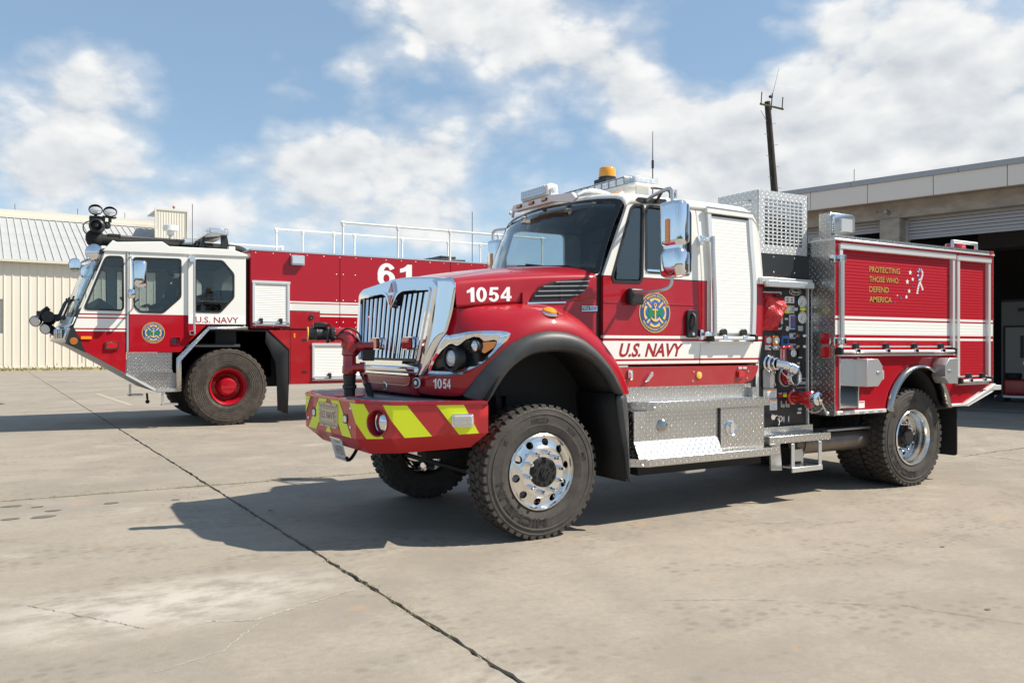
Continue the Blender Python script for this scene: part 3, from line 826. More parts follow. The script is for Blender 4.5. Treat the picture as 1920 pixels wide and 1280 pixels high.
# inner wheel arch liner
M().grid([[(-.56, y, 1.10), (-.46, y, 1.27), (-.36, y, 1.40), (-.22, y, 1.475), (0, y, 1.50), (.24, y, 1.49), (.40, y, 1.41), (.54, y, 1.27), (.66, y, 1.1), (.70, y, .8)] for y in (-.2, .42)]).build('arch_liner', M_under, T, solid=.01)
M().grid([[(-.56, y, 1.10), (-.46, y, 1.27), (-.36, y, 1.40), (-.22, y, 1.475), (0, y, 1.50), (.24, y, 1.49), (.40, y, 1.41), (.54, y, 1.27), (.66, y, 1.1), (.70, y, .8)] for y in (2.24, 1.62)]).build('arch_liner', M_under, T, solid=.01)
for s_ in (0, 1):
    f_ = (lambda y: 2.04 - y) if s_ else (lambda y: y)
    M().plate([(-.52, 1.1), (-.5, 1.33), (-.35, 1.50), (0, 1.585), (.30, 1.55), (.48, 1.42), (.78, 1.1)], [], 'y', f_(.28), f_(.30)).build('arch_liner_side', M_under, T)
    M().box(-.60, .62, min(f_(.4), f_(.42)), max(f_(.4), f_(.42)), .85, 1.6).build('arch_back', M_under, T)
# hood side vent
vent = rpoly([(-.037, 1.862), (.0, 1.93), (.07, 1.985), (.194, 2.03), (.40, 2.055), (.548, 2.073), (.52, 1.99), (.46, 1.94), (.339, 1.885)], .015)
vt = M().plate(vent, [], 'y', .026, .06).build('side_vent', M_black, T)
for z, xa, xb in ((1.905, .0, .42), (1.945, .03, .49), (1.985, .08, .525), (2.025, .20, .54)):
    M().plate([(xa, z - .004 - .0), (xb, z + .018), (xb, z + .026), (xa, z + .004)], [], 'y', .012, .03).build('louvre', M_greym, vt)
M().box(.25, .27, .020, .03, 1.885, 2.03).build('louvre_bar', M_black, vt)
M().plate([(-.06, 1.842), (.312, 1.86), (.312, 1.869), (-.06, 1.853)], [], 'y', .03, .05).build('side_trim', M_chrome, T)
M().plate([(.47, 1.795), (.628, 1.801), (.628, 1.842), (.47, 1.838)], [], 'y', .026, .042).build('engine_badge', M_chrome, T)
M().plate([(.475, 1.800), (.545, 1.803), (.545, 1.838), (.475, 1.834)], [], 'y', .023, .026).build('badge_field', M_textblack, T)
M().plate([(.547, 1.804), (.623, 1.807), (.623, 1.838), (.547, 1.836)], [], 'y', .023, .026).build('badge_field', M_blue, T)
text_fit('badge_text', 'MAXX', M_textwhite, T, lambda a, b: (a, .0215, b), .478, .543, 1.806, 1.833, .02)
text_fit('badge_text', 'FORCE', M_textwhite, T, lambda a, b: (a, .0215, b), .55, .62, 1.808, 1.834, .02)
mk = M().rev([(.075, 0), (.075, .012), (.062, .018)], (.04, -.13, 1.762), (0, -.35, .9), 20).build('fender_marker_lamp', M_chrome, T)
M().rev([(.06, .012), (.055, .03), (.03, .046), (0, .05)], (.04, -.13, 1.762), (0, -.35, .9), 20).build('lens', M_amber, mk)

# ---- front: grille and surround
def gx(z, d=0.0): return -.765 - (1.96 - z) * .115 - d
def fy(a, b, d=0.0): return (gx(b, d), a, b)
outer = rpoly([(.205, 1.99), (.30, 2.03), (1.02, 2.078), (1.74, 2.03), (1.835, 1.99), (1.78, 1.6), (1.72, 1.34), (1.66, 1.272), (.38, 1.272), (.32, 1.34), (.26, 1.6)], .04)
inner = rpoly([(.268, 1.955), (.80, 1.975), (.90, 1.95), (1.02, 1.83), (1.14, 1.95), (1.24, 1.975), (1.772, 1.955), (1.655, 1.372), (.385, 1.372)], .035)
def warpx(m, d0, d1):
    out = []
    for (x, y, z) in m.v: out.append((gx(z, d0 if x < .5 else d1), y, z))
    m.v = out; return m
warpx(M().plate(outer, [inner], 'x', 0, 1), .03, -.05).build('grille_surround', M_chrome, T, bevel=.014, segs=3)
warpx(M().plate(shrink(inner, -.01), [shrink(inner, .014)], 'x', 0, 1), .04, .0).build('grille_inner_frame', M_chrome, T, bevel=.006)
warpx(M().plate(shrink(inner, -.015), [], 'x', 0, 1), -.07, -.09).build('radiator_screen', M_under, T)
for i in range(14):
    y = .368 + i * (1.304 / 13); top = 1.935 if abs(y - 1.02) > .12 else (1.90 if abs(y - 1.02) > .06 else 1.845)
    b = M(); w_ = .026
    w_ = .021; pr = [(-.029, .004), (-.022, -.003), (-.008, -.006), (.008, -.006), (.022, -.003), (.029, .004)]
    f0 = 1 - .0
    for zz, sc in ((1.40, 1.0), (top, 1.06)):
        yy = 1.02 + (y - 1.02) * (.93 if zz < 1.5 else 1.06)
        b.v += [(gx(zz) + .01 + p[1], yy + p[0], zz) for p in pr]
    n = 6; b.f = [(k, (k + 1) % n, n + (k + 1) % n, n + k) for k in range(n)] + [tuple(range(n - 1, -1, -1)), tuple(range(n, 2 * n))]
    b.build('grille_bar', M_chrome, T, angle=60)
M().box(gx(1.38) - .015, gx(1.38) + .05, .42, 1.62, 1.365, 1.405).build('grille_lower_bar', M_black, T)
M().box(gx(1.31) - .045, gx(1.31), .36, 1.68, 1.285, 1.345).build('grille_lip', M_chrome, T, bevel=.02, segs=3)
em = warpx(M().plate([(1.02, 2.066), (1.085, 1.95), (1.02, 1.83), (.955, 1.95)], [], 'x', 0, 1), .05, .0).build('front_badge', M_chrome, T, bevel=.006)
warpx(M().plate([(1.02, 2.045), (1.066, 1.962), (.974, 1.962)], [], 'x', 0, 1), .056, .03).build('badge_field', M_redlens, em)
warpx(M().plate([(1.02, 1.855), (1.066, 1.938), (.974, 1.938)], [], 'x', 0, 1), .056, .03).build('badge_field', M_redlens, em)
# chrome cheeks and cap
rear = [(-.69, .10, 2.035), (-.70, .084, 2.015), (-.683, .062, 1.985), (-.685, .063, 1.935), (-.70, .08, 1.775), (-.716, .10, 1.696), (-.733, .118, 1.609), (-.75, .145, 1.585), (-.785, .222, 1.482), (-.815, .312, 1.311), (-.822, .35, 1.274)]
frn = [(gx(z, .012), .205 + (1.99 - z) * .205 + .018, z) for z in (2.01, 2.0, 1.975, 1.92, 1.775, 1.69, 1.60, 1.56, 1.47, 1.31, 1.274)]
mid = [((a[0] + b[0]) / 2 - .012, (a[1] + b[1]) / 2 - .014, (a[2] + b[2]) / 2) for a, b in zip(rear, frn)]
for s_ in (0, 1):
    q = [frn, mid, rear]
    if s_: q = [[(x, 2.04 - y, z) for x, y, z in r_] for r_ in q]
    M().grid(q).build('grille_cheek', M_chrome, T, subd=2, solid=.006, angle=80)
cap0 = [(gx(2.03, .0), .215, 2.0), (gx(2.03), .30, 2.022), (gx(2.04), .65, 2.05), (gx(2.06), 1.02, 2.072)]
cap1 = [(-.725, .13, 2.02), (-.735, .28, 2.045), (-.74, .65, 2.075), (-.74, 1.02, 2.092)]
cap2 = [(-.665, .12, 2.018), (-.665, .25, 2.045), (-.665, .65, 2.077), (-.665, 1.02, 2.096)]
def mirrow(r_): return r_ + [(x, 2.04 - y, z) for x, y, z in reversed(r_[:-1])]
M().grid([mirrow(cap0), mirrow(cap1), mirrow(cap2)]).build('grille_cap', M_chrome, T, subd=2, solid=.004, angle=80)
for y in (.578, 1.272):
    q = M().plate(rrect(y - .088, y + .088, 1.475, 1.582, .025), [], 'x', gx(1.53, .035), gx(1.53, -.01)).build('grille_warning_light', M_chrome, T, bevel=.008)
    M().plate(rrect(y - .077, y + .077, 1.483, 1.574, .02), [], 'x', gx(1.53, .06), gx(1.53, .04)).build('lens', M_redlens, q, bevel=.012)
# front valance
vl = M()
vr = [(.45, -.835), (.60, -.85), (1.02, -.86), (1.44, -.85), (1.59, -.835)]
vl.grid([[(x, y, 1.272) for y, x in vr], [(x - .003, y, 1.25) for y, x in vr], [(x, y, 1.16) for y, x in vr], [(x + .02, y, 1.12) for y, x in vr], [(x + .06, y, 1.11) for y, x in vr]])
vl.build('front_valance', M_red, T, solid=.008, subd=1, angle=70)
M().plate(rpoly([(.50, 1.262), (1.54, 1.262), (1.50, 1.195), (1.40, 1.185), (.60, 1.185), (.52, 1.20)], .02), [rpoly([(.515, 1.256), (1.525, 1.256), (1.49, 1.203), (1.40, 1.194), (.60, 1.194), (.535, 1.206)], .02)], 'x', -.868, -.84).build('valance_panel_joint', M_redplain, T)
ov = M().rev([(.048, 0), (.048, .006), (.04, .009)], (-.862, 1.03, 1.168), (-1, 0, 0), 24)
ov.v = [(x, 1.03 + (y - 1.03) * 1.25, 1.168 + (z - 1.168) * .72) for x, y, z in ov.v]
ov = ov.build('maker_oval', M_chrome, T)
text_fit('oval_text', 'Pierce', M_textblack, ov, lambda a, b: (-.873, 1.03 - a, b), -.035, .035, 1.152, 1.184, .02, .3)
# headlights
BO = [(-.804, .322, 1.28), (-.788, .267, 1.407), (-.76, .193, 1.523), (-.735, .125, 1.595), (-.719, .11, 1.585), (-.684, .061, 1.595), (-.613, -.021, 1.614), (-.523, -.092, 1.62), (-.422, -.144, 1.62), (-.343, -.178, 1.608), (-.340, -.179, 1.59), (-.387, -.159, 1.51), (-.451, -.131, 1.435), (-.518, -.096, 1.372), (-.583, -.045, 1.321), (-.651, .015, 1.292), (-.717, .107, 1.275), (-.769, .217, 1.272)]
BI = [(-.791, .275, 1.313), (-.775, .234, 1.401), (-.75, .168, 1.472), (-.717, .107, 1.52), (-.70, .084, 1.526), (-.684, .061, 1.507), (-.669, .041, 1.51), (-.633, -.006, 1.554), (-.583, -.045, 1.576), (-.548, -.073, 1.57), (-.523, -.092, 1.541), (-.445, -.134, 1.554), (-.431, -.14, 1.535), (-.463, -.126, 1.472), (-.518, -.096, 1.409), (-.583, -.045, 1.359), (-.651, .015, 1.327), (-.717, .107, 1.31)]
def resamp(P, n):
    P = [Vector(p) for p in P]; P.append(P[0]); L = [0]
    for a, b in zip(P, P[1:]): L.append(L[-1] + (b - a).length)
    out = []
    for i in range(n):
        d = L[-1] * i / n; k = max(j for j in range(len(L)) if L[j] <= d + 1e-9); k = min(k, len(P) - 2)
        out.append(P[k].lerp(P[k + 1], (d - L[k]) / (L[k + 1] - L[k])))
    return out
def plan(x, table=[(-.86, 1.02), (-.835, .45), (-.805, .30), (-.745, .14), (-.645, .0), (-.505, -.11), (-.345, -.18), (-.15, -.21), (.2, -.22)]):
    for (x0, y0), (x1, y1) in zip(table, table[1:]):
        if x0 <= x <= x1: return y0 + (y1 - y0) * (x - x0) / (x1 - x0)
    return table[-1][1]
nrm = Vector((-.62, -.78, .05)).normalized()
for mir in (0, 1):
    def MM(m):
        if mir: m.v = [(p[0], 2.04 - p[1], p[2]) for p in m.v]
        return m
    O_ = [p + nrm * .018 for p in resamp(BO, 64)]; I_ = [p + nrm * .016 for p in resamp(BI, 64)]
    md = [a.lerp(b, .45) + nrm * .014 for a, b in zip(O_, I_)]
    Ob = [p - nrm * .03 for p in O_]; Ib = [p - nrm * .03 for p in I_]
    hl = MM(M().grid([Ob, O_, md, I_, Ib], True)).build('headlight', M_chrome, T, angle=50)
    back = [p - nrm * .055 for p in resamp(BI, 64)]; cen = sum(back, Vector()) / 64
    MM(M().grid([[p - nrm * .0 for p in I_], back, [p.lerp(cen, .5) - nrm * .02 for p in back], [cen - nrm * .03 for p in back]], True)).build('housing', M_housing, hl, angle=50)
    l1 = (-.70, .095, 1.412); ax = (-1, -.12, 0)
    MM(M().rev([(.10, -.06), (.10, .018), (.092, .03), (.078, .022), (.07, -.02)], l1, ax, 32)).build('lamp_ring', M_black, hl)
    MM(M().rev([(.07, -.05), (.066, .0), (.062, .015), (.04, .03), (0, .036)], l1, ax, 28)).build('lens', M_lens, hl)
    l2 = (-.575, -.045, 1.505)
    MM(M().rev([(.055, -.06), (.055, .022), (.05, .028), (.046, .02)], l2, (-1, -.3, 0), 28)).build('lamp_ring', M_black, hl)
    MM(M().rev([(.047, -.04), (.045, .018), (.03, .028), (0, .032)], l2, (-1, -.3, 0), 24)).build('lens', M_reflector, hl)
    am = [Vector(p) for p in [(-.528, -.083, 1.535), (-.445, -.132, 1.54), (-.437, -.136, 1.53), (-.463, -.126, 1.491), (-.52, -.092, 1.45), (-.535, -.078, 1.46)]]
    MM(M().add([p + nrm * .006 for p in am] + [p - nrm * .03 for p in am], [tuple(range(6))] + [(i, (i + 1) % 6, 6 + (i + 1) % 6, 6 + i) for i in range(6)])).build('turn_signal', M_amber, hl)
# red nose lettering
def on_nose(a, b):
    # a = distance along the plan curve measured in x
    x = a; return (x - .016, plan(x) - .016, b)
vs, fs = digits('1054')
vs = fit(vs, -.785, -.712, 1.178, 1.256)
fn_ = M().add([on_nose(*p) for p in vs], fs).build('fleet_number', M_textwhite, T)
press(fn_, [fender_], (.62, .78, 0), .002)
rd = M().rev([(.042, 0), (.042, .006), (.034, .010), (0, .010)], (-.852, .405, 1.218), (-.93, -.3, 0), 24).build('round_badge', M_textwhite, T)
M().rev([(.035, 0), (.035, .002), (0, .002)], (-.862, .402, 1.218), (-.93, -.3, 0), 24).build('badge_field', M_textblack, rd)
M().rev([(.020, 0), (.012, .002), (.01, .002), (0, .002)], (-.866, .401, 1.218), (-.93, -.3, 0), 5).build('badge_field', M_textwhite, rd)
# side numbers on the hood
def on_hood(a, b):
    y = .083 - (a + .66) * .02
    for (x0, t) in ((0, 0),): pass
    return (a, y - .016 + (0.012 if b > 1.97 else 0), b + (a + .58) * .045)
vs, fs = digits('1054'); vs = fit(vs, -.58, -.187, 1.842, 1.957)
fn_ = M().add([on_hood(*p) for p in vs], fs).build('fleet_number', M_textwhite, T)
press(fn_, [hood_], (0, 1, 0))

# ---- bumper
PLAN = [(-.55, -.2), (-.83, -.09), (-1.2, .08), (-1.355, .40)]
full = PLAN + [(x, 2.04 - y) for x, y in reversed(PLAN)]
fb = [.865, .85, .83, .805]; fb = fb + fb[::-1]
LOW = [(-.62, -.05, .745), (-.80, .03, .73), (-1.08, .22, .70), (-1.22, .46, .68)]
LOW = LOW + [(x, 2.04 - y, z) for x, y, z in reversed(LOW)]
RIN = [(-.53, -.14), (-.80, -.035), (-1.155, .12), (-1.295, .42)]; RIN = RIN + [(x, 2.04 - y) for x, y in reversed(RIN)]
bp = M()
bp.grid([[(x, y, 1.088) for x, y in RIN], [(x + .012, y + (.008 if y < 1 else -.008), 1.102) for x, y in full], [(x - .006, y - (.004 if y < 1 else -.004), 1.098) for x, y in full], [(x - .008, y - (.005 if y < 1 else -.005), 1.076) for x, y in full], [(x, y, 1.072) for x, y in full]])
bp.build('bumper_rim', M_red, T, angle=20)
HC = (.848, .938, .098)
seg = [0]
for a, b in zip(full, full[1:]): seg.append(seg[-1] + sqrt((a[0] - b[0]) ** 2 + (a[1] - b[1]) ** 2))
def bpt(s_, t, off=0.0):
    s_ = max(0, min(seg[-1], s_)); k = max(i for i in range(len(seg) - 1) if seg[i] <= s_ + 1e-9); f = (s_ - seg[k]) / (seg[k + 1] - seg[k])
    x = full[k][0] + (full[k + 1][0] - full[k][0]) * f; y = full[k][1] + (full[k + 1][1] - full[k][1]) * f
    zb = fb[k] + (fb[k + 1] - fb[k]) * f
    nx = full[k + 1][1] - full[k][1]; ny = -(full[k + 1][0] - full[k][0]); L = sqrt(nx * nx + ny * ny)
    return (x - nx / L * off, y - ny / L * off, 1.072 + (zb - 1.072) * t)
STOT = seg[-1]
def bump_patch(m, L, R, off, ns, nt_, holes=True):
    # L,R = (s at top, s at bottom)
    for i in range(ns):
        for j in range(nt_):
            q = []
            for (a, b) in ((i, j), (i + 1, j), (i + 1, j + 1), (i, j + 1)):
                t = b / nt_; l = L[0] + (L[1] - L[0]) * t; r = R[0] + (R[1] - R[0]) * t
                q.append((l + (r - l) * a / ns, t))
            cs = sum(p[0] for p in q) / 4; ct = sum(p[1] for p in q) / 4; cz = bpt(cs, ct)[2]
            bad = False
            for hs in (HC[0], STOT - HC[0]):
                if holes and ((cs - hs) ** 2 + (cz - HC[1]) ** 2) < HC[2] ** 2: bad = True
            if not bad: m.add([bpt(*p, off) for p in q], [(0, 1, 2, 3)])
bm_ = M()
for k in range(len(seg) - 1):
    hasl = seg[k] < HC[0] < seg[k + 1] or seg[k] < STOT - HC[0] < seg[k + 1]
    bump_patch(bm_, (seg[k], seg[k]), (seg[k + 1], seg[k + 1]), 0, 44 if hasl else 4, 30 if hasl else 2)
bm_.grid([[(x, y, z) for (x, y), z in zip(full, fb)], LOW])
bm_.add([(full[0][0], full[0][1], 1.072), (full[0][0], full[0][1], fb[0]), LOW[0], (-.5, .1, .75), (-.5, .1, 1.072)], [(0, 1, 2, 3, 4)])
bm_.build('bumper', M_tape_red, T, angle=15)
M().add(LOW + [(-.6, 2.0, .75), (-.6, .1, .75)], [tuple(range(10))]).build('bumper_underside', M_under, T)
M().add([(x, y, 1.09) for x, y in RIN] + [(-.50, 2.1, 1.09), (-.50, -.06, 1.09)], [tuple(range(10))]).build('bumper_deck', pmat('small_tread_plate', lambda nt: mixc(nt, tread_h(nt, .016), (.16, .165, .18), (.42, .43, .46)), .4, .7, bump=lambda nt: (tread_h(nt, .016), .8, .003)), T, solid=.006)
yl = M()
for L, R in (((1.2, .954), (.981, .784)), ((.793, .614), (.598, .415)), ((.383, .217), (.181, .069)),
             ((1.64, 1.36), (1.437, 1.148))):
    bump_patch(yl, L, R, .0025, 30, 30)
    bump_patch(yl, (STOT - R[0], STOT - R[1]), (STOT - L[0], STOT - L[1]), .0025, 30, 30)
yl.add([bpt(1.688, .72, .0025), bpt(1.62, 1, .0025), bpt(1.756, 1, .0025)], [(0, 1, 2)])
yl.build('chevron_tape', M_yellow, T)
for sgn in (0, 1):
    s0 = HC[0] if not sgn else STOT - HC[0]
    c0 = Vector(bpt(s0, .5)); c0.z = HC[1]
    n_ = Vector(bpt(s0, .5, 1)) - Vector(bpt(s0, .5)); n_.z = 0; n_.normalize()
    rc = M().rev([(.105, .005), (.100, .008), (.094, .004), (.093, -.12), (0, -.12)], c0, n_, 36).build('lamp_recess', M_redplain, T)
    f_ = c0 + Vector((.0, -.0 if sgn else .0, 0)) - n_ * .04
    fog = M().rev([(.086, -.06), (.086, .0), (.08, .006), (.074, .0)], f_, (-1, (.1 if sgn else -.1), 0), 32).build('fog_lamp', M_chrome, T)
    M().rev([(.076, -.02), (.072, .0), (.05, .016), (0, .022)], f_, (-1, (.1 if sgn else -.1), 0), 28).build('lens', M_reflector, fog)
def facet_box(name, mat, s0, z0, w_, h_, d0, d1, parent, r=.012, bevel=.006):
    c0 = Vector(bpt(s0, .5)); c0.z = z0
    n_ = (Vector(bpt(s0, .5, 1)) - Vector(bpt(s0, .5))); n_.z = 0; n_.normalize(); u_ = Vector((-n_.y, n_.x, 0))
    L = rrect(-w_ / 2, w_ / 2, -h_ / 2, h_ / 2, r); k = len(L)
    m = M().add([c0 + u_ * a + Vector((0, 0, b)) + n_ * d0 for a, b in L] + [c0 + u_ * a + Vector((0, 0, b)) + n_ * d1 for a, b in L],
                [tuple(range(k)), tuple(range(2 * k - 1, k - 1, -1))] + [(i, (i + 1) % k, k + (i + 1) % k, k + i) for i in range(k)])
    return m.build(name, mat, parent, bevel=bevel)
for s0 in (.19, STOT - .19):
    ld = facet_box('led_warning_light', M_chrome, s0, .958, .165, .098, 0, .02, T, .02)
    facet_box('lens', M_smod if 'M_smod' in globals() else M_lens, s0, .958, .145, .078, .015, .035, ld, .015)
    for k in range(2):
        for j in range(8): facet_box('led', M_reflector, s0 - .056 + j * .016, .941 + k * .034, .011, .024, .03, .0375, ld, .002, 0)
for s0 in (1.29, 2.066):
    sq = facet_box('lamp_pocket', M_textblack, s0, .943, .095, .075, 0, .004, T, .012, 0)
    facet_box('lens', M_reflector, s0 - .01, .94, .06, .052, .003, .014, sq, .012)
for s0 in (1.174, 2.22):
    for z in (1.03, .885):
        c0 = Vector(bpt(s0, .5)); c0.z = z
        M().rev([(.014, 0), (.014, .006), (.008, .01), (0, .01)], c0, (-1, 0, 0), 12).build('bolt', M_chrome, T)
pl = M().plate(rrect(.79, 1.245, .848, 1.042, .004, 1), [], 'x', -1.368, -1.356).build('name_plate', M_plate, T)
text_fit('plate_text', 'U.S. NAVY', M_textblack, pl, lambda a, b: (-1.3695, 1.0175 - a, b), -.165, .165, .915, .975, -.01, kind='sans')
tm = M(); iz = 0
for r_ in range(9):
    z = .868 + r_ * .0185; odd = r_ % 2
    for c_ in range(19):
        y = .815 + c_ * .0225 + (.011 if odd else 0)
        if 2 <= r_ <= 6 and .86 < y < 1.175: continue
        if y > 1.225: continue
        a = .011 if odd else -.011
        tm.add([(-1.3695, y - a - .003, z - .007), (-1.3695, y - a + .002, z - .006), (-1.3695, y + a + .003, z + .007), (-1.3695, y + a - .002, z + .006)], [(0, 1, 2, 3)])
tm.build('plate_pattern', M_textblack, pl)
for y in (.80, .93, 1.105, 1.235):
    for z in (1.033, .857): M().cyl((-1.368, y, z), (-1.371, y, z), .006, n=8).build('screw', M_black, pl)
# licence plate
lc = M().add([(-1.29, 1.19, .742), (-1.29, .905, .742), (-1.24, .905, .565), (-1.24, 1.19, .565), (-1.287, 1.19, .743), (-1.287, .905, .743), (-1.237, .905, .566), (-1.237, 1.19, .566)],
                       [(0, 1, 2, 3), (7, 6, 5, 4), (0, 4, 5, 1), (1, 5, 6, 2), (2, 6, 7, 3), (3, 7, 4, 0)]).build('licence_plate', M_licence, T)
def onlic(a, b): return (-1.292 + (.742 - b) * .283, 1.0475 - a, b)
text_fit('plate_text', 'N9301', M_textblack, lc, onlic, -.07, .12, .61, .69, -.01)
text_fit('plate_text', 'U.S. GOVERNMENT', M_textblack, lc, onlic, -.06, .09, .712, .727, 0)
text_fit('plate_text', 'FOR OFFICIAL USE ONLY', M_textblack, lc, onlic, -.08, .11, .578, .592, 0)
M().box(-1.30, -1.26, .92, 1.17, .742, .79).build('plate_bracket', M_trim, T)
M().tube([(-1.15, .93, .66), (-1.2, .9, .60), (-1.25, .86, .58), (-1.27, .84, .61)], .014, 8, 1).build('tow_hook', M_under, T)
# tow eyes / horns under valance
for y in (.55, .8, 1.05):
    M().cyl((-.80, y, 1.02), (-.72, y, 1.02), .05, n=14).build('air_horn', M_black, T)
for y in (.62, 1.42):
    M().rev([(.055 + .018 * cos(k * pi / 4), .018 * sin(k * pi / 4)) for k in range(8)], (-.95, y, .66), (0, 1, 0), 20, closed=True).build('tow_eye', M_under, T)
# water monitor on the bumper
mo_ = M().cyl((-1.12, 1.02, 1.09), (-1.12, 1.02, 1.10), .13, n=24)
mo_ = mo_.build('monitor', M_redplain, T)
M().rev([(.072, 0), (.072, .05), (.09, .055), (.09, .085), (.076, .09), (.08, .13), (.086, .165), (.07, .18)], (-1.12, 1.02, 1.10), (0, 0, 1), 24).build('swivel_base', M_black, mo_)
M().rev([(.064, 0), (.07, .01), (.07, .06), (.064, .07), (.062, .15), (.075, .16), (.07, .22), (.06, .30)], (-1.12, 1.02, 1.275), (0, 0, 1), 24).build('riser', M_redplain, mo_)
M().tube([(-1.12, 1.02, 1.50), (-1.125, 1.02, 1.58), (-1.17, 1.02, 1.605), (-1.27, 1.02, 1.605)], [.07, .068, .055, .05], 18, 2).build('elbow', M_redplain, mo_)
M().rev([(.085, -.045), (.09, -.03), (.09, .03), (.085, .045), (0, .046)], (-1.10, 1.02, 1.50), (0, 1, 0), 24).cyl((-1.11, .93, 1.50), (-1.11, 1.11, 1.50), .045).build('gear_housing', M_redplain, mo_)
M().cyl((-1.08, 1.0, 1.505), (-.93, .97, 1.505), .036, n=18).cyl((-1.06, 1.0, 1.505), (-1.03, 1.0, 1.505), .045, n=18).build('side_outlet', M_redplain, mo_)
M().cyl((-1.04, .96, 1.33), (-1.0, .95, 1.33), .045, n=16).cyl((-1.11, 1.0, 1.33), (-1.03, .955, 1.33), .035).build('drain_cap', M_redplain, mo_)
M().box(-1.02, -.93, .90, 1.0, 1.385, 1.475).build('control_box', M_textblack, mo_, bevel=.004)
M().rev([(.05, 0), (.062, .01), (.062, .05), (.045, .06), (.045, .10), (.05, .11), (.052, .20), (.056, .22), (.05, .23), (.05, .33)], (-1.26, 1.02, 1.605), (-1, 0, 0), 22).build('nozzle', M_black, mo_)
M().rev([(.05, 0), (.053, .005), (.053, .02), (.05, .025)], (-1.46, 1.02, 1.605), (-1, 0, 0), 22).build('nozzle_band', M_gold, mo_)
M().rev([(.05, 0), (.075, .005), (.08, .012), (.075, .02), (.04, .02)], (-1.575, 1.02, 1.605), (-1, 0, 0), 24).build('nozzle_ring', M_gold, mo_)
M().box(-1.52, -1.36, .98, 1.06, 1.655, 1.70).box(-1.37, -1.33, .97, 1.07, 1.53, 1.66).build('nozzle_actuator', M_black, mo_, bevel=.01)
M().tube([(-1.36, .98, 1.67), (-1.32, .95, 1.69), (-1.30, .95, 1.60), (-1.25, .96, 1.56), (-1.2, .96, 1.62), (-1.14, .95, 1.66), (-1.05, .96, 1.62), (-1.03, .96, 1.55)], .009, 8, 2).build('control_cable', M_black, mo_)
M().tube([(-1.04, .95, 1.3), (-1.03, .94, 1.26), (-.99, .93, 1.22), (-.98, .93, 1.2)], .01, 8, 1).build('control_cable', M_black, mo_)
cc = M()
for k in range(12): cc.rev([(.022 + .007 * cos(j * pi / 3), .007 * sin(j * pi / 3)) for j in range(6)], (-.985 + .0025 * k, .93 - .001 * k, 1.20 - .0095 * k), (-.2, 0, 1), 14, closed=True)
cc.build('coiled_cable', M_black, mo_)

for ch in mo_.children:
    k_ = .64 if ch.name.startswith('swivel_base') else (.86 if ch.name.startswith(('riser', 'gear')) else 1)
    for v in ch.data.vertices:
        if k_ != 1: v.co.x = -1.12 + (v.co.x + 1.12) * k_; v.co.y = 1.02 + (v.co.y - 1.02) * k_
        if ch.name.startswith('nozzle_ring'): v.co.y = 1.02 + (v.co.y - 1.02) * .74; v.co.z = 1.605 + (v.co.z - 1.605) * .74
        if v.co.x < -1.2: v.co.x = -1.2 + (v.co.x + 1.2) * .66

mo_.rotation_euler.z = radians(-15)
c_ = Vector((-1.12, 1.02, 0)); mo_.location = c_ - (Matrix.Rotation(radians(-15), 3, 'Z') @ c_) + Vector((-.06, 0, 0))

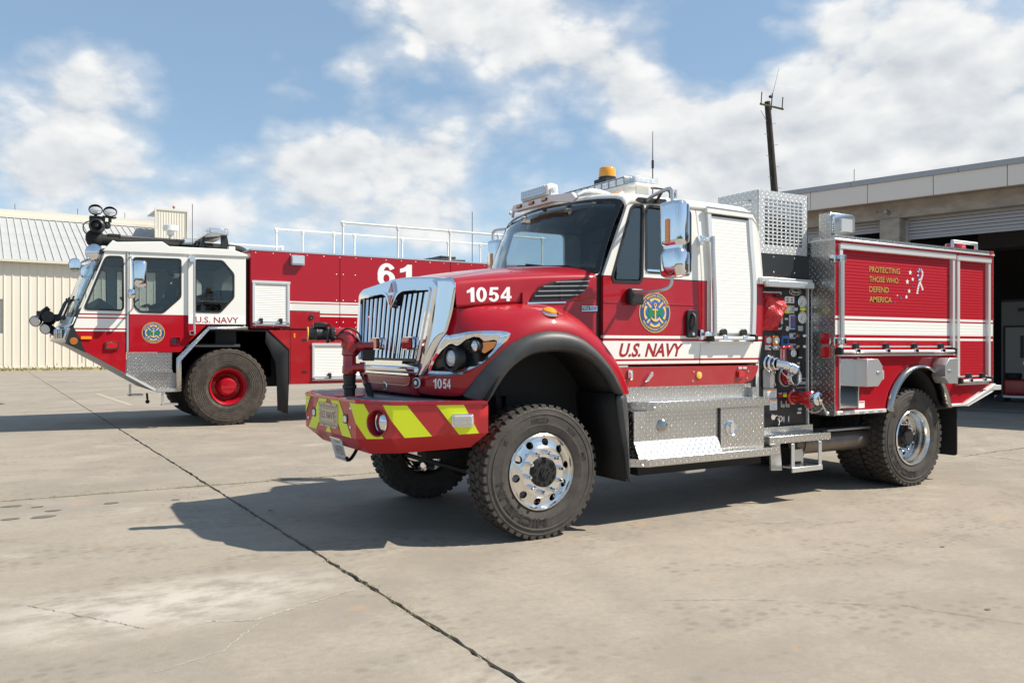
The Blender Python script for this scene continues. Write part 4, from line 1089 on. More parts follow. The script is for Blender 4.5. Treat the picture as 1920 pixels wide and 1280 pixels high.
# ================================================================== near truck: doors, mirrors, steps
# door details
EMX, EMZ = 1.258, 1.80
def emblem(parent, cx, cz, rx, rz, y):
    """round fire service crest: rope edge, lettered ring, gold scrolls, map and anchor"""
    def P(pts, d): return [(cx + a * rx, y - d, cz + b * rz) for a, b in pts]
    def disc(nm, r, d, mat, par, n=48): return M().add(P(circ(0, 0, r, n), d), [tuple(range(n))]).build(nm, mat, par)
    root = disc('crest', 1.0, .001, M_gold, parent)
    nr = 64; rp = M()
    for k in range(nr):
        t = 2 * pi * k / nr; w_ = .012
        rp.add(P([(.955 * cos(t - w_), .955 * sin(t - w_)), (1.0 * cos(t + w_ * 2), 1.0 * sin(t + w_ * 2)), (1.0 * cos(t + w_ * 4.2), 1.0 * sin(t + w_ * 4.2)), (.955 * cos(t + w_ * 1.2), .955 * sin(t + w_ * 1.2))], .0015), [(0, 1, 2, 3)])
    rp.build('rope_edge', M_goldd, root)
    disc('ring', .94, .002, M_blued, root)
    disc('field', .72, .0035, M_blue, root)
    def ringtext(body, r, a0, size, inward):
        vs, fs = text2d(body, 1.0, .02)
        wd = max(p[0] for p in vs); hh = .72; k = size / hh; out = []
        for (a, b) in vs:
            if not inward:
                t = a0 - (a - wd / 2) * k / r * 1.0; rr = r + b * k
            else:
                t = a0 + (a - wd / 2) * k / r; rr = r - b * k
            out.append((rr * cos(t), rr * sin(t)))
        return out, fs
    for body, r, a0, size, inw in (('NAVY REGION SOUTHEAST', .775, pi / 2, .115, False), ('FIRE & EMERGENCY SERVICES', .885, -pi / 2, .105, True)):
        o_, fs = ringtext(body, r, a0, size, inw)
        M().add(P(o_, .0032), fs).build('crest_text', M_gold, root)
    g = M()
    for k in range(4):
        t = pi / 4 + k * pi / 2
        c_, s_ = cos(t), sin(t)
        g.add(P([(c_ * .34 - s_ * .045, s_ * .34 + c_ * .045), (c_ * .34 + s_ * .045, s_ * .34 - c_ * .045), (c_ * .72 + s_ * .05, s_ * .72 - c_ * .05), (c_ * .72 - s_ * .05, s_ * .72 + c_ * .05)], .0045), [(0, 1, 2, 3)])
    for k in range(4):
        t0 = k * pi / 2; q = []
        for i in range(9):
            t = t0 - .5 + i / 8; q.append((.72 * cos(t), .72 * sin(t)))
        for i in range(8, -1, -1):
            t = t0 - .5 + i / 8; rr = .60 + .035 * cos((i - 4) * .8); q.append((rr * cos(t), rr * sin(t)))
        n = len(q); g.add(P(q, .0045), [(i, i + 1, n - 2 - i, n - 1 - i) for i in range(8)])
    g.build('scroll', M_gold, root)
    mp = [(-.58, -.02), (-.42, -.02), (-.42, .22), (-.28, .22), (-.28, .10), (-.05, .08), (.0, .12), (.30, .14), (.42, .20), (.56, .14), (.46, .0), (.44, -.12), (.52, -.30), (.46, -.34), (.36, -.14), (.1, -.12), (-.04, -.20), (-.16, -.18), (-.26, -.36), (-.34, -.30), (-.44, -.16)]
    vs = [Vector((a, b, 0)) for a, b in mp]
    M().add(P(mp, .006), [t for t in tessellate_polygon([vs])]).build('map', M_green, root)
    an = M()
    an.add(P([(-.035, .30), (.035, .30), (.045, -.40), (-.045, -.40)], .0085), [(0, 1, 2, 3)])
    an.add(P([(-.20, .17), (.16, .17), (.16, .10), (-.20, .10)], .0088), [(0, 1, 2, 3)])
    q = []
    for i in range(11):
        t = pi + .25 + (pi - .5) * i / 10; q.append((.30 * cos(t), -.15 + .30 * sin(t)))
    for i in range(10, -1, -1):
        t = pi + .25 + (pi - .5) * i / 10; rr = .30 - .11 * sin(pi * i / 10); q.append((rr * cos(t), -.15 + rr * sin(t) + .02))
    n = len(q); an.add(P(q, .009), [(i, i + 1, n - 2 - i, n - 1 - i) for i in range(10)])
    q = [(.09 * cos(t * pi / 8), .38 + .09 * sin(t * pi / 8)) for t in range(16)] + [(.05 * cos(t * pi / 8), .38 + .05 * sin(t * pi / 8)) for t in range(16)]
    an.add(P(q, .009), [(i, (i + 1) % 16, 16 + (i + 1) % 16, 16 + i) for i in range(16)])
    an.build('anchor', M_gold, root)
    return root
emblem(T, EMX, EMZ, .178, .178, .028)
text_fit('side_text', 'U.S. NAVY', M_textred, T, lambda a, b: (a + (b - 1.41) * .30, .0285, b), .85, 1.56, 1.412, 1.532, .03)
dh = M().plate(rrect(1.618, 1.742, 1.582, 1.832, .035), [], 'y', .0, .03).build('door_handle', M_black, T, bevel=.012, segs=3)
M().tube([(1.675, -.002, 1.80), (1.68, -.032, 1.77), (1.672, -.034, 1.70), (1.664, -.002, 1.655)], .014, 8, 2).build('grip', M_flare, dh)
M().rev([(.016, 0), (.014, .008), (0, .008)], (1.685, .0, 1.615), (0, -1, 0), 14).build('lock', M_chrome, dh)
M().plate([(.70, 1.872), (1.79, 1.872), (1.79, 1.880), (.70, 1.880)], [], 'y', .024, .03).build('door_crease', M_red, T, bevel=.002)
# lower red panel
LP = rpoly([(.80, 1.325), (2.53, 1.325), (2.505, 1.255), (2.45, 1.19), (2.31, 1.152), (.80, 1.152)], .03)
lp = M().plate(LP, [], 'y', .0, .04).build('lower_panel', M_redplain, T, bevel=.004)
M().box(.925, .975, -.02, .0, 1.235, 1.30).box(.935, .965, -.035, -.02, 1.22, 1.28).build('latch', M_chrome, lp, bevel=.004)
q = M().add([(1.10, -.0, 1.20), (1.16, -.0, 1.27), (1.20, -.0, 1.285), (1.205, -.0, 1.25), (1.14, -.0, 1.205), (1.10, -.035, 1.20), (1.16, -.035, 1.27), (1.20, -.02, 1.285), (1.205, -.02, 1.25), (1.14, -.03, 1.20)], [(0, 1, 2, 3, 4), (5, 6, 7, 8, 9), (0, 1, 6, 5), (1, 2, 7, 6), (2, 3, 8, 7), (3, 4, 9, 8), (4, 0, 5, 9)])
q.build('step_lamp', M_chrome, lp, bevel=.004)
M().rev([(.032, 0), (.032, .01), (.022, .014), (0, .014)], (1.752, .0, 1.243), (0, -1, 0), 20).build('fuel_lock', M_gold, lp)
for x, z in ((1.69, 1.275), (1.68, 1.19), (2.385, 1.27), (2.37, 1.205)): M().rev([(.010, 0), (.008, .006), (0, .008)], (x, .0, z), (0, -1, 0), 10).build('bolt', M_chrome, lp)
rm = M().plate(rrect(2.23, 2.315, 1.208, 1.282, .015), [], 'y', -.012, .0).build('side_marker', M_redplain, lp, bevel=.003)
M().plate(rrect(2.238, 2.307, 1.216, 1.274, .015), [], 'y', -.028, -.01).build('lens', M_redlens, rm, bevel=.006)
for x in (2.25, 2.31): M().box(x, x + .045, -.01, .0, 1.292, 1.312).build('reflector_tab', M_trim, lp)
# roll-up door in the sleeper
RD = [(1.856, 1.545), (2.488, 1.548), (2.500, 1.9), (2.485, 2.3), (2.429, 2.72), (2.42, 2.755), (1.85, 2.765), (1.885, 2.3), (1.90, 2.0)]
def cx0(z): return 1.852 + .05 * min(1, max(0, (2.76 - z) / .55)) ** .8       # left rail follows the cab side
def cx1(z):
    t = (z - 1.55) / 1.2; return 2.478 + .018 * sin(pi * min(1, t * 1.3)) - .06 * max(0, t - .45) ** 1.2 * 1.6
fr_ = M()
zs = [1.60 + 1.12 * i / 14 for i in range(15)]
for f, s_ in ((cx0, 1), (cx1, -1)):
    a = [(f(z), z) for z in zs]; b = [(f(z) + s_ * .045, z) for z in zs]
    k = len(a); vs = [(x, -.004, z) for x, z in a] + [(x, -.004, z) for x, z in b] + [(x, .03, z) for x, z in a] + [(x, .03, z) for x, z in b]
    fs = []
    for i in range(k - 1): fs += [(i, i + 1, k + i + 1, k + i), (i, i + 1, 2 * k + i + 1, 2 * k + i), (k + i, k + i + 1, 3 * k + i + 1, 3 * k + i)]
    fr_.add(vs, fs)
rdoor = fr_.build('roll_door_frame', M_trim, T)
M().plate([(1.842, 2.77), (2.432, 2.757), (2.438, 2.715), (1.848, 2.722)], [], 'y', -.012, .03).build('drip_rail', M_wslat, rdoor, bevel=.004)
M().plate([(1.842, 2.771), (2.43, 2.76), (2.43, 2.768), (1.842, 2.779)], [], 'y', -.016, .0).build('drip_edge', M_greym, rdoor)
nS = 34; z = 2.700
for k in range(nS):
    h_ = (2.700 - 1.635) / nS; z0 = 2.700 - (k + 1) * h_
    x0 = cx0(z0) + .045; x1 = cx1(z0) - .045
    s_ = M().add([(x0, .012, z0), (x1, .012, z0), (x1, .0113, z0 + h_ * .12), (x0, .0113, z0 + h_ * .12), (x0, .0113, z0 + h_ * .95), (x1, .0113, z0 + h_ * .95), (x1, .012, z0 + h_), (x0, .012, z0 + h_)],
                 [(0, 1, 2, 3), (3, 2, 5, 4), (4, 5, 6, 7)])
    s_.build('slat', M_wslat, rdoor, angle=60)
M().plate([(1.93, 2.715), (2.40, 2.71), (2.41, 2.695), (1.935, 2.70)], [], 'y', .008, .02).build('slat_shadow_gap', M_textblack, rdoor)
def barlatch(x0, x1, z0, par, y=-.055, n=2, name='bar_latch'):
    b = M().cyl((x0, y, z0), (x1, y, z0), .017, n=12).build(name, M_trim, par)
    M().box(x0, x1, y + .025, y + .055, z0 - .045, z0 - .028).build('sill', M_trim, b)
    M().box(x0 + .01, x1 - .01, y + .035, y + .045, z0 + .045, z0 + .058).build('sill', M_trim, b)
    xs = [x0 + (x1 - x0) * (i + .5) / n for i in range(n)] if n > 2 else [x0 + (x1 - x0) * .28, x0 + (x1 - x0) * .74]
    for x in xs:
        M().plate(rpoly([(x - .022, z0 + .02), (x + .03, z0 + .02), (x + .035, z0 + .07), (x + .01, z0 + .09), (x - .02, z0 + .075)], .01), [], 'y', y - .005, y + .04).build('clip', M_black, b)
        M().box(x - .03, x + .03, y - .025, y + .03, z0 - .012, z0 + .028).build('bracket', M_chrome, b, bevel=.004)
    for x in (x0, x1): M().box(x - .02, x + .02, y - .02, y + .05, z0 - .03, z0 + .04).build('end_bracket', M_black, b, bevel=.006)
    return b
barlatch(1.886, 2.45, 1.578, T, -.03)
# handrail beside the roll-up door
hr_ = M().tube([(1.868, -.06, 2.50), (1.872, -.06, 2.3), (1.892, -.06, 1.95), (1.895, -.06, 1.60)], .021, 12, 1).build('grab_rail', M_satin, T)
for z, x in ((2.47, 1.87), (1.615, 1.895)):
    M().box(1.76, 1.80, -.02, .03, z - .05, z + .04).box(1.78, x, -.055, -.015, z - .018, z + .018).build('stanchion', M_chrome, hr_, bevel=.006)

# ---- mirrors
def mirror(mir):
    def MM(m):
        if mir: m.v = [(p[0], 2.04 - p[1], p[2]) for p in m.v]
        return m
    def head(z0, z1, rows, nm, par, mat=M_chrome):
        m = M(); rr = []
        for t, gx0, s_ in rows:
            z = z0 + (z1 - z0) * t
            L = rrect(-.125 * s_, .125 * s_, -.062 * s_, .062 * s_, .05 * s_, 5)
            rr.append([(1.06 + b * 1.0 - .00, -.43 + a, z) for a, b in L])
        m.grid(rr, True)
        m.add(rr[0], [tuple(range(len(rr[0])))]); m.add(rr[-1], [tuple(range(len(rr[-1]) - 1, -1, -1))])
        return MM(m).build(nm, mat, par, angle=50)
    root = MM(M().tube([(1.16, .03, 2.775), (1.12, -.10, 2.79), (1.05, -.36, 2.80), (1.03, -.45, 2.79), (1.03, -.45, 2.72), (1.03, -.45, 2.66)], .016, 10, 1)).build('door_mirror', M_satin, T)
    MM(M().tube([(1.03, -.45, 2.08), (1.02, -.45, 1.99), (.96, -.38, 1.955), (.97, -.02, 1.955)], .014, 10, 2)).build('lower_arm', M_satin, root)
    MM(M().tube([(1.28, .03, 2.78), (1.08, -.26, 2.79)], .014, 8)).build('arm', M_black, root)
    MM(M().box(.93, 1.08, -.045, .03, 1.86, 2.0)).build('arm_bracket', M_black, root, bevel=.02, segs=3)
    head(2.325, 2.685, [(0, 0, .86), (.05, 0, .97), (.12, 0, 1.0), (.9, 0, 1.0), (.965, 0, .96), (1, 0, .82)], 'mirror_head', root)
    head(2.285, 2.33, [(0, 0, .80), (1, 0, .80)], 'neck', root)
    head(2.065, 2.30, [(0, 0, .62), (.08, 0, .90), (.25, 0, 1.0), (.8, 0, 1.02), (.93, 0, .92), (1, 0, .8)], 'convex_head', root)
    for (z0, z1) in ((2.345, 2.665), (2.09, 2.27)):
        MM(M().plate(rrect(-.545, -.315, z0, z1, .02), [], 'x', 1.122, 1.128)).build('mirror_glass', M_chrome, root)
    if 1:
        ml = MM(M().plate(rrect(-.452, -.408, 2.345, 2.54, .01), [], 'x', .988, 1.0)).build('turn_lamp', M_amber, root, bevel=.004)
        for k in range(4): MM(M().rev([(.010, 0), (.007, .004), (0, .005)], (.988, -.43, 2.377 + k * .042), (-1, 0, 0), 10)).build('led', M_gold, ml)
mirror(0); mirror(1)

# ---- roof equipment
lb = M().plate(rrect(1.30, 1.60, .36, 1.68, .02), [], 'z', 2.985, 3.005).build('roof_light_bar', M_wslat, T, bevel=.004)
for i in range(9):
    y = .575 + i * .1115
    mdl = M().box(1.315, 1.40, y - .052, y + .052, 3.006, 3.082).build('light_module', M_greym, lb, bevel=.004)
    M().box(1.300, 1.318, y - .045, y + .045, 3.014, 3.076).build('lens', M_module, mdl, bevel=.006)
M().box(1.45, 1.585, .52, 1.52, 3.008, 3.07).build('rear_modules', M_greym, lb, bevel=.01)
M().box(1.31, 1.59, .52, 1.52, 3.084, 3.09).build('light_bar_top', M_satin, lb, bevel=.004)
for y0, y1 in ((.36, .51), (1.53, 1.68)):
    M().box(1.33, 1.57, y0 + .02, y1 - .02, 3.008, 3.066).build('corner_module', M_module, lb, bevel=.01)
    M().plate(rrect(1.30, 1.60, y0, y1, .03), [], 'z', 3.006, 3.077).build('corner_lens', G_clear, lb, bevel=.005)
    for k in range(6):
        M().box(1.322, 1.332, y0 + .02 + k * .02, y0 + .034 + k * .02, 3.02, 3.058).build('led', M_lens, lb)
for y in (.43, 1.61): M().box(1.38, 1.52, y - .01, y + .01, 2.87, 2.985).build('light_bar_foot', M_wslat, lb)
bc = M().rev([(.088, 0), (.088, .02), (.08, .025)], (1.5, 1.02, 3.165), (0, 0, 1), 24).box(1.42, 1.60, .93, 1.13, 3.09, 3.165).build('beacon', M_black, T)
M().rev([(.088, .02), (.085, .06), (.08, .105), (.072, .115), (0, .118)], (1.5, 1.02, 3.165), (0, 0, 1), 28).build('lens', M_amberb, bc, angle=50)
M().tube([(1.70, .33, 2.87), (1.68, .30, 2.95), (1.60, .33, 2.97), (1.50, .36, 2.97)], .008, 6, 2).tube([(1.75, .36, 2.87), (1.74, .28, 2.93), (1.66, .30, 2.96), (1.55, .38, 2.98)], .008, 6, 2).build('roof_cable', M_black, T)
ant = M().cyl((1.9, .80, 2.89), (1.9, .80, 2.93), .03, n=12).build('antenna', M_satin, T)
M().tube([(1.9, .80, 2.9), (1.9, .80, 3.30), (1.9, .80, 3.65)], [.006, .006, .003], 6).build('whip', M_black, ant)
M().cyl((1.9, .80, 3.28), (1.9, .80, 3.36), .012, n=8).build('coil', M_black, ant)
M().cyl((1.86, .42, 2.88), (1.86, .42, 3.0), .012, n=8).build('short_antenna', M_satin, T)
# brow lamp assembly
br = M().plate([(.61, 2.815), (.61, 2.875), (.68, 2.90), (.68, 2.815)], [], 'y', .68, 1.36).build('brow_light_bracket', M_wslat, T, bevel=.004)
M().add([(.61, .68, 2.875), (.61, .68, 2.815), (.70, .50, 2.79), (.72, .46, 2.82), (.70, .50, 2.875), (.63, .68, 2.88), (.63, .68, 2.81), (.73, .5, 2.79), (.75, .46, 2.83), (.73, .5, 2.88)], [(0, 1, 2, 3, 4), (9, 8, 7, 6, 5), (0, 5, 6, 1), (1, 6, 7, 2), (2, 7, 8, 3), (3, 8, 9, 4), (4, 9, 5, 0)]).build('wing', M_wslat, br)
M().add([(.61, 1.36, 2.875), (.61, 1.36, 2.815), (.70, 1.54, 2.79), (.72, 1.58, 2.82), (.70, 1.54, 2.875), (.63, 1.36, 2.88), (.63, 1.36, 2.81), (.73, 1.54, 2.79), (.75, 1.58, 2.83), (.73, 1.54, 2.88)], [(4, 3, 2, 1, 0), (5, 6, 7, 8, 9), (0, 1, 6, 5), (1, 2, 7, 6), (2, 3, 8, 7), (3, 4, 9, 8), (4, 0, 5, 9)]).build('wing', M_wslat, br)
for y in (.42, 1.62):
    s_ = -1 if y < 1 else 1
    M().tube([(.72, y + .05 * s_ * -1 + .03 * s_, 2.84), (.80, y, 2.885), (.95, y - .02 * s_, 2.905), (1.08, y - .03 * s_, 2.885)], .018, 8, 1).build('arm', M_wslat, br)
for y in (.80, 1.02, 1.24):
    M().box(.598, .612, y - .042, y + .042, 2.835, 2.862).build('marker_lamp', M_black, br)
    M().box(.590, .602, y - .034, y + .034, 2.84, 2.857).build('lens', M_amber, br, bevel=.003)
bl = M().plate([(.63, 2.895), (.625, 2.985), (.67, 3.01), (.75, 3.0), (.76, 2.895)], [], 'y', .79, 1.25).build('scene_light', M_wslat, T, bevel=.015, segs=3)
M().box(.612, .632, .815, 1.225, 2.905, 2.985).build('lens', M_lens, bl, bevel=.005)
for k in range(14):
    for j in range(3): M().box(.606, .616, .83 + k * .028, .842 + k * .028, 2.912 + j * .025, 2.926 + j * .025).build('led', M_reflector, bl)
M().cyl((.69, .76, 2.95), (.69, 1.28, 2.95), .02, n=10).box(.66, .72, 1.255, 1.27, 2.88, 2.96).box(.66, .72, .77, .785, 2.88, 2.96).build('yoke', M_trim, bl)
for y in (.25, 1.79):
    m = M().rev([(.1, -.02), (.098, .006), (.07, .018), (0, .022)], (.96, y, 2.832), (-.45, 0, .9), 24)
    m.v = [(p[0], y + (p[1] - y) * 1.0, p[2]) for p in m.v]
    m.build('clearance_lamp', M_amber, T)
M().rev([(.105, -.01), (.10, .004)], (.96, .25, 2.832), (-.45, 0, .9), 24).build('lamp_rim', M_trim, T)

# ---- running boards and tool box
def tread(name, m, par=T, **k): return m.build(name, M_tread, par, **k)
us = tread('upper_step', M().plate([(.88, .03), (1.09, -.17), (2.49, -.17), (2.49, .03)], [], 'z', .955, 1.032), bevel=.006)
tread('kick_plate', M().box(.84, 2.44, .018, .03, 1.032, 1.155))
tread('kick_plate_end', M().box(2.40, 2.46, -.04, .03, 1.032, 1.12))
tb = tread('tool_box', M().plate([(.56, -.20), (.72, -.12), (.95, -.12), (.95, .05), (.56, .05)], [], 'x', .90, 2.46) if 0 else M().add(
    [(.90, -.19, .56), (1.86, -.19, .56), (1.86, -.12, .70), (.90, -.12, .70), (.90, -.12, .955), (1.86, -.12, .955)], [(0, 1, 2, 3), (3, 2, 5, 4)]), angle=10)
tread('tool_box_side', M().box(1.86, 2.46, -.125, .05, .555, .955).box(.90, 1.86, -.10, .05, .57, .955))
tread('tool_box_door', M().box(1.885, 2.39, -.143, -.124, .585, .945), bevel=.003)
M().box(1.868, 1.885, -.135, -.12, .575, .955).build('door_gap', M_textblack, T)
lt = M().rev([(.072, 0), (.072, .012), (.06, .02), (.05, .012), (.045, .006), (0, .006)], (2.01, -.143, .765), (0, -1, 0), 28).build('paddle_latch', M_chrome, T)
M().plate(rrect(1.99, 2.03, .72, .81, .015), [], 'y', -.165, -.149).build('handle', M_chrome, lt, bevel=.005)
M().rev([(.05, 0), (.05, .012), (.035, .022), (0, .024)], (1.20, -.125, .825), (-.3, -1, .1), 20).build('step_lamp', M_stain, T)
ls = tread('lower_step', M().plate([(.84, .03), (.84, -.10), (1.0, -.20), (2.60, -.20), (2.60, .03)], [], 'z', .49, .562), bevel=.006)
M().box(1.0, 2.5, -.05, .25, .40, .49).build('step_support', M_under, T)

# ---- pump panel
pp = M().box(2.50, 3.375, .117, .14, .70, 2.20).build('pump_panel', M_panel, T)
M().box(2.60, 2.64, .10, .12, .70, 2.1).build('panel_edge', M_trim, pp)
M().box(3.338, 3.372, .09, .118, .70, 2.17).build('panel_edge', M_trim, pp)
M().box(2.56, 3.38, .13, 2.0, .70, 2.19).build('pump_module', M_under, T)
M().box(2.58, 3.375, .10, 1.94, 2.19, 2.42).build('upper_panel', M_panel, T, bevel=.004)
for x in (2.85, 3.15): 
    for z in (2.24, 2.385): M().rev([(.009, 0), (0, .006)], (x, .10, z), (0, -1, 0), 8).build('bolt', M_chrome, pp)
aw = M().box(2.60, 3.25, -.06, .0, 2.075, 2.135).box(2.56, 3.30, .0, .11, 2.10, 2.17).build('panel_light_hood', M_satin, pp, bevel=.004)
tread('sill_plate', M().box(2.50, 3.375, .06, .11, .655, .715))
tread('pump_step', M().box(2.50, 3.37, -.16, .06, .585, .655), bevel=.004)
def flat(name, mat, x0, x1, z0, z1, d=.006, par=pp, r=.006, y=.117): return M().plate(rrect(x0, x1, z0, z1, r, 2), [], 'y', y - d, y).build(name, mat, par)
def gauge(x, z, r, par=pp, bez=M_chrome):
    g = M().rev([(r, 0), (r, .02), (r * .9, .024), (r * .88, .012)], (x, .117, z), (0, -1, 0), 26).build('gauge', bez, par)
    M().rev([(r * .89, .012), (0, .012)], (x, .117, z), (0, -1, 0), 26).build('dial', M_textwhite, g)
    t = M()
    for k in range(11):
        a = radians(225 - 27 * k); c_, s_ = cos(a), sin(a); w_ = r * .03
        t.add([(x + c_ * r * .68 - s_ * w_, .104, z + s_ * r * .68 + c_ * w_), (x + c_ * r * .68 + s_ * w_, .104, z + s_ * r * .68 - c_ * w_), (x + c_ * r * .82 + s_ * w_, .104, z + s_ * r * .82 - c_ * w_), (x + c_ * r * .82 - s_ * w_, .104, z + s_ * r * .82 + c_ * w_)], [(0, 1, 2, 3)])
    a = radians(235); c_, s_ = cos(a), sin(a)
    t.add([(x - c_ * r * .6 - s_ * r * .03, .103, z - s_ * r * .6 + c_ * r * .03), (x + c_ * r * .5 - s_ * r * .05, .103, z + s_ * r * .5 + c_ * r * .05), (x + c_ * r * .5 + s_ * r * .05, .103, z + s_ * r * .5 - c_ * r * .05)], [(0, 1, 2)])
    t.build('dial_marks', M_textblack, g)
gauge(3.266, 1.952, .066); gauge(3.266, 1.797, .066)
m = M().rev([(.09, 0), (.09, .004), (.075, .005)], (3.175, .116, 2.052), (0, -1, 0), 28); m.v = [(3.175 + (x - 3.175), y, 2.052 + (z - 2.052) * .40) for x, y, z in m.v]
ov2 = m.build('maker_oval', M_satin, pp)
m = M().rev([(.080, .006), (0, .006)], (3.175, .116, 2.052), (0, -1, 0), 28); m.v = [(x, y, 2.052 + (z - 2.052) * .36) for x, y, z in m.v]; m.build('oval_field', M_textblack, ov2)
text_fit('oval_text', 'Pierce', M_textwhite, ov2, lambda a, b: (a, .109, b), 3.115, 3.235, 2.036, 2.068, .01, .3)
f4 = flat('switch_plate', M_textwhite, 3.02, 3.160, 1.937, 2.003)
for x in (3.045, 3.11):
    for z in (1.95, 1.975): flat('switch', M_redlens, x, x + .024, z, z + .012, .010, f4, .002)
f5 = flat('valve_plate', M_yellow, 3.02, 3.105, 1.833, 1.915); flat('valve_plate', M_satin, 3.107, 3.162, 1.835, 1.913)
gauge(3.064, 1.875, .034, f5)
M().box(3.12, 3.15, .06, .117, 1.86, 1.89).build('pull_rod', M_chrome, pp)
M().ball((3.215, .05, 1.878), .03, 14, (1.5, .6, .62)).build('pull_handle', M_yellow, pp)
f6 = flat('level_gauge', M_trim, 3.085, 3.170, 1.675, 1.820, .008); flat('level_face', M_blue, 3.10, 3.165, 1.683, 1.812, .011, f6)
for k in range(5): flat('level_lamp', M_redlens if k else M_green, 3.115, 3.145, 1.70 + k * .022, 1.712 + k * .022, .014, f6, .003)
gauge(3.043, 1.68, .028); flat('tag', M_satin, 3.215, 3.29, 1.66, 1.712); flat('tag', M_satin, 3.02, 3.07, 1.768, 1.788)
for x, z in ((3.10, 1.61), (3.10, 1.503)):
    v_ = flat('valve_plate', M_satin, 3.088, 3.180, z - .03, z + .028)
    M().box(3.115, 3.15, .04, .117, z - .015, z + .012).build('pull_rod', M_chrome, v_); M().ball((3.225, .03, z + .0), .03, 14, (1.5, .6, .62)).build('pull_handle', M_chrome, v_)
for x, mt in ((2.778, M_redlens), (2.892, M_amber)):
    v_ = flat('gauge_plate', mt, x - .045, x + .045, 1.52, 1.61); gauge(x, 1.566, .036, v_)
    flat('valve_plate', M_satin, x - .042, x + .042, 1.470, 1.516, .008, v_); M().ball((x + .03, .04, 1.493), .028, 14, (1.5, .6, .6)).build('pull_handle', M_redlens if x > 2.8 else M_chrome, v_)
    M().cyl((x, .117, 1.493), (x, .05, 1.493), .012, n=10).build('pull_rod', M_chrome, v_)
M().ball((3.0, .04, 1.497), .028, 14, (1.5, .6, .6)).build('pull_handle', M_redlens, pp)
f7 = flat('control_unit', M_blue, 2.969, 3.073, 1.507, 1.61, .012); flat('screen', M_textblack, 2.99, 3.05, 1.53, 1.58, .015, f7)
f8 = flat('foam_gauge', M_trim, 2.960, 3.042, 1.36, 1.49, .007); flat('level_face', M_redlens, 2.972, 3.038, 1.365, 1.485, .011, f8)
for k in range(5): flat('level_lamp', M_textwhite, 2.985, 3.01, 1.375 + k * .021, 1.386 + k * .021, .014, f8, .002)
gauge(3.134, 1.435, .04); flat('switch_plate', M_black, 3.21, 3.29, 1.40, 1.47, .02); flat('tag', M_textwhite, 3.225, 3.275, 1.385, 1.405)
flat('status_lamp', M_green, 3.288, 3.30, 1.585, 1.605, .012)
for j in range(5):
    z = 1.335 - j * .035
    flat('tag', M_satin, 3.20, 3.245, z - .012, z + .010); flat('tag', M_textblack, 3.26, 3.33, z - .014, z + .012, .008)
f9 = flat('connector_plate', M_satin, 3.190, 3.335, 1.085, 1.180)
flat('connector_field', M_textblack, 3.196, 3.329, 1.091, 1.174, .009, f9)
for k in range(4): flat('switch', M_satin, 3.205 + k * .031, 3.228 + k * .031, 1.12, 1.15, .013, f9, .003)
# big chrome valve, inlet and red discharge
dv = M().rev([(.085, 0), (.088, .01), (.075, .02), (.075, .05), (.06, .06), (.06, .10), (.05, .105)], (2.80, .117, 1.335), (0, -1, 0), 28).build('discharge', M_chrome, pp)
M().tube([(2.80, .02, 1.335), (2.84, -.03, 1.33), (2.90, -.07, 1.295)], [.048, .048, .045], 16, 1).rev([(.05, 0), (.058, .005), (.058, .035), (.05, .04), (.055, .045), (.055, .075), (.03, .08), (0, .08)], (2.88, -.06, 1.305), (.75, -.45, -.42), 20).build('elbow', M_chrome, dv)
M().tube([(2.83, .0, 1.28), (2.85, -.03, 1.22), (2.92, -.05, 1.20), (2.97, -.06, 1.25)], .004, 6, 2).build('cap_chain', M_chrome, dv)
iv = M().rev([(.10, 0), (.10, .012), (.085, .016)], (3.03, .117, 1.20), (0, -1, 0), 28).build('intake', M_satin, pp)
M().rev([(.07, .01), (.07, .08)], (3.03, .117, 1.20), (0, -1, 0), 28).build('collar', M_redlens, iv)
M().rev([(.078, .08), (.082, .085), (.082, .14), (.074, .145), (.070, .135), (0, .132)], (3.03, .117, 1.20), (0, -1, 0), 30).build('cap', M_chrome, iv)
M().box(3.02, 3.04, -.01, .01, 1.27, 1.33).box(3.02, 3.04, .0, .01, 1.06, 1.12).build('cap_lug', M_chrome, iv)
rp_ = M().rev([(.075, 0), (.075, .02), (.055, .03), (.062, .05), (.065, .16), (.072, .18), (.072, .26), (.06, .27)], (3.13, .117, .995), (0, -1, 0), 28).build('red_discharge', M_redlens, pp)
M().box(3.10, 3.17, -.13, -.06, .90, .97).build('valve_lobe', M_redlens, rp_, bevel=.015)
M().rev([(.06, 0), (.066, .005), (.066, .05), (.055, .055), (.03, .06), (.028, .08), (0, .082)], (3.13, -.15, .995), (0, -1, 0), 24).build('cap', M_chrome, rp_)
M().tube([(3.13, -.22, .99), (3.17, -.22, .93), (3.22, -.22, .865)], .009, 8).ball((3.235, -.22, .85), .022, 12).build('cap_handle', M_satin, rp_)
M().tube([(3.10, -.05, .95), (3.10, -.1, .87), (3.17, -.15, .85), (3.2, -.2, .9), (3.17, -.22, .94)], .004, 6, 2).build('cap_chain', M_chrome, rp_)
dp = M().plate(rrect(2.70, 2.861, 1.095, 1.285, .02), [], 'y', .10, .108).build('access_cover', M_greym, pp)
for z in (1.13, 1.25): M().cyl((2.862, .098, z - .012), (2.862, .098, z + .012), .008, n=8).build('hinge', M_chrome, dp)
for (x0, x1, z0, z1) in ((2.72, 2.905, .995, 1.085), (2.81, 2.912, .875, .985)):
    p_ = flat('warning_label', M_textwhite, x0, x1, z0, z1, .003); flat('label_band', M_amber, x0 + .01, x1 - .01, z1 - .018, z1 - .006, .005, p_, .002)
    for k in range(5): flat('label_line', M_greym, x0 + .015, x1 - .015 - .01 * (k % 3), z0 + .008 + k * .012, z0 + .011 + k * .012, .0045, p_, .001)
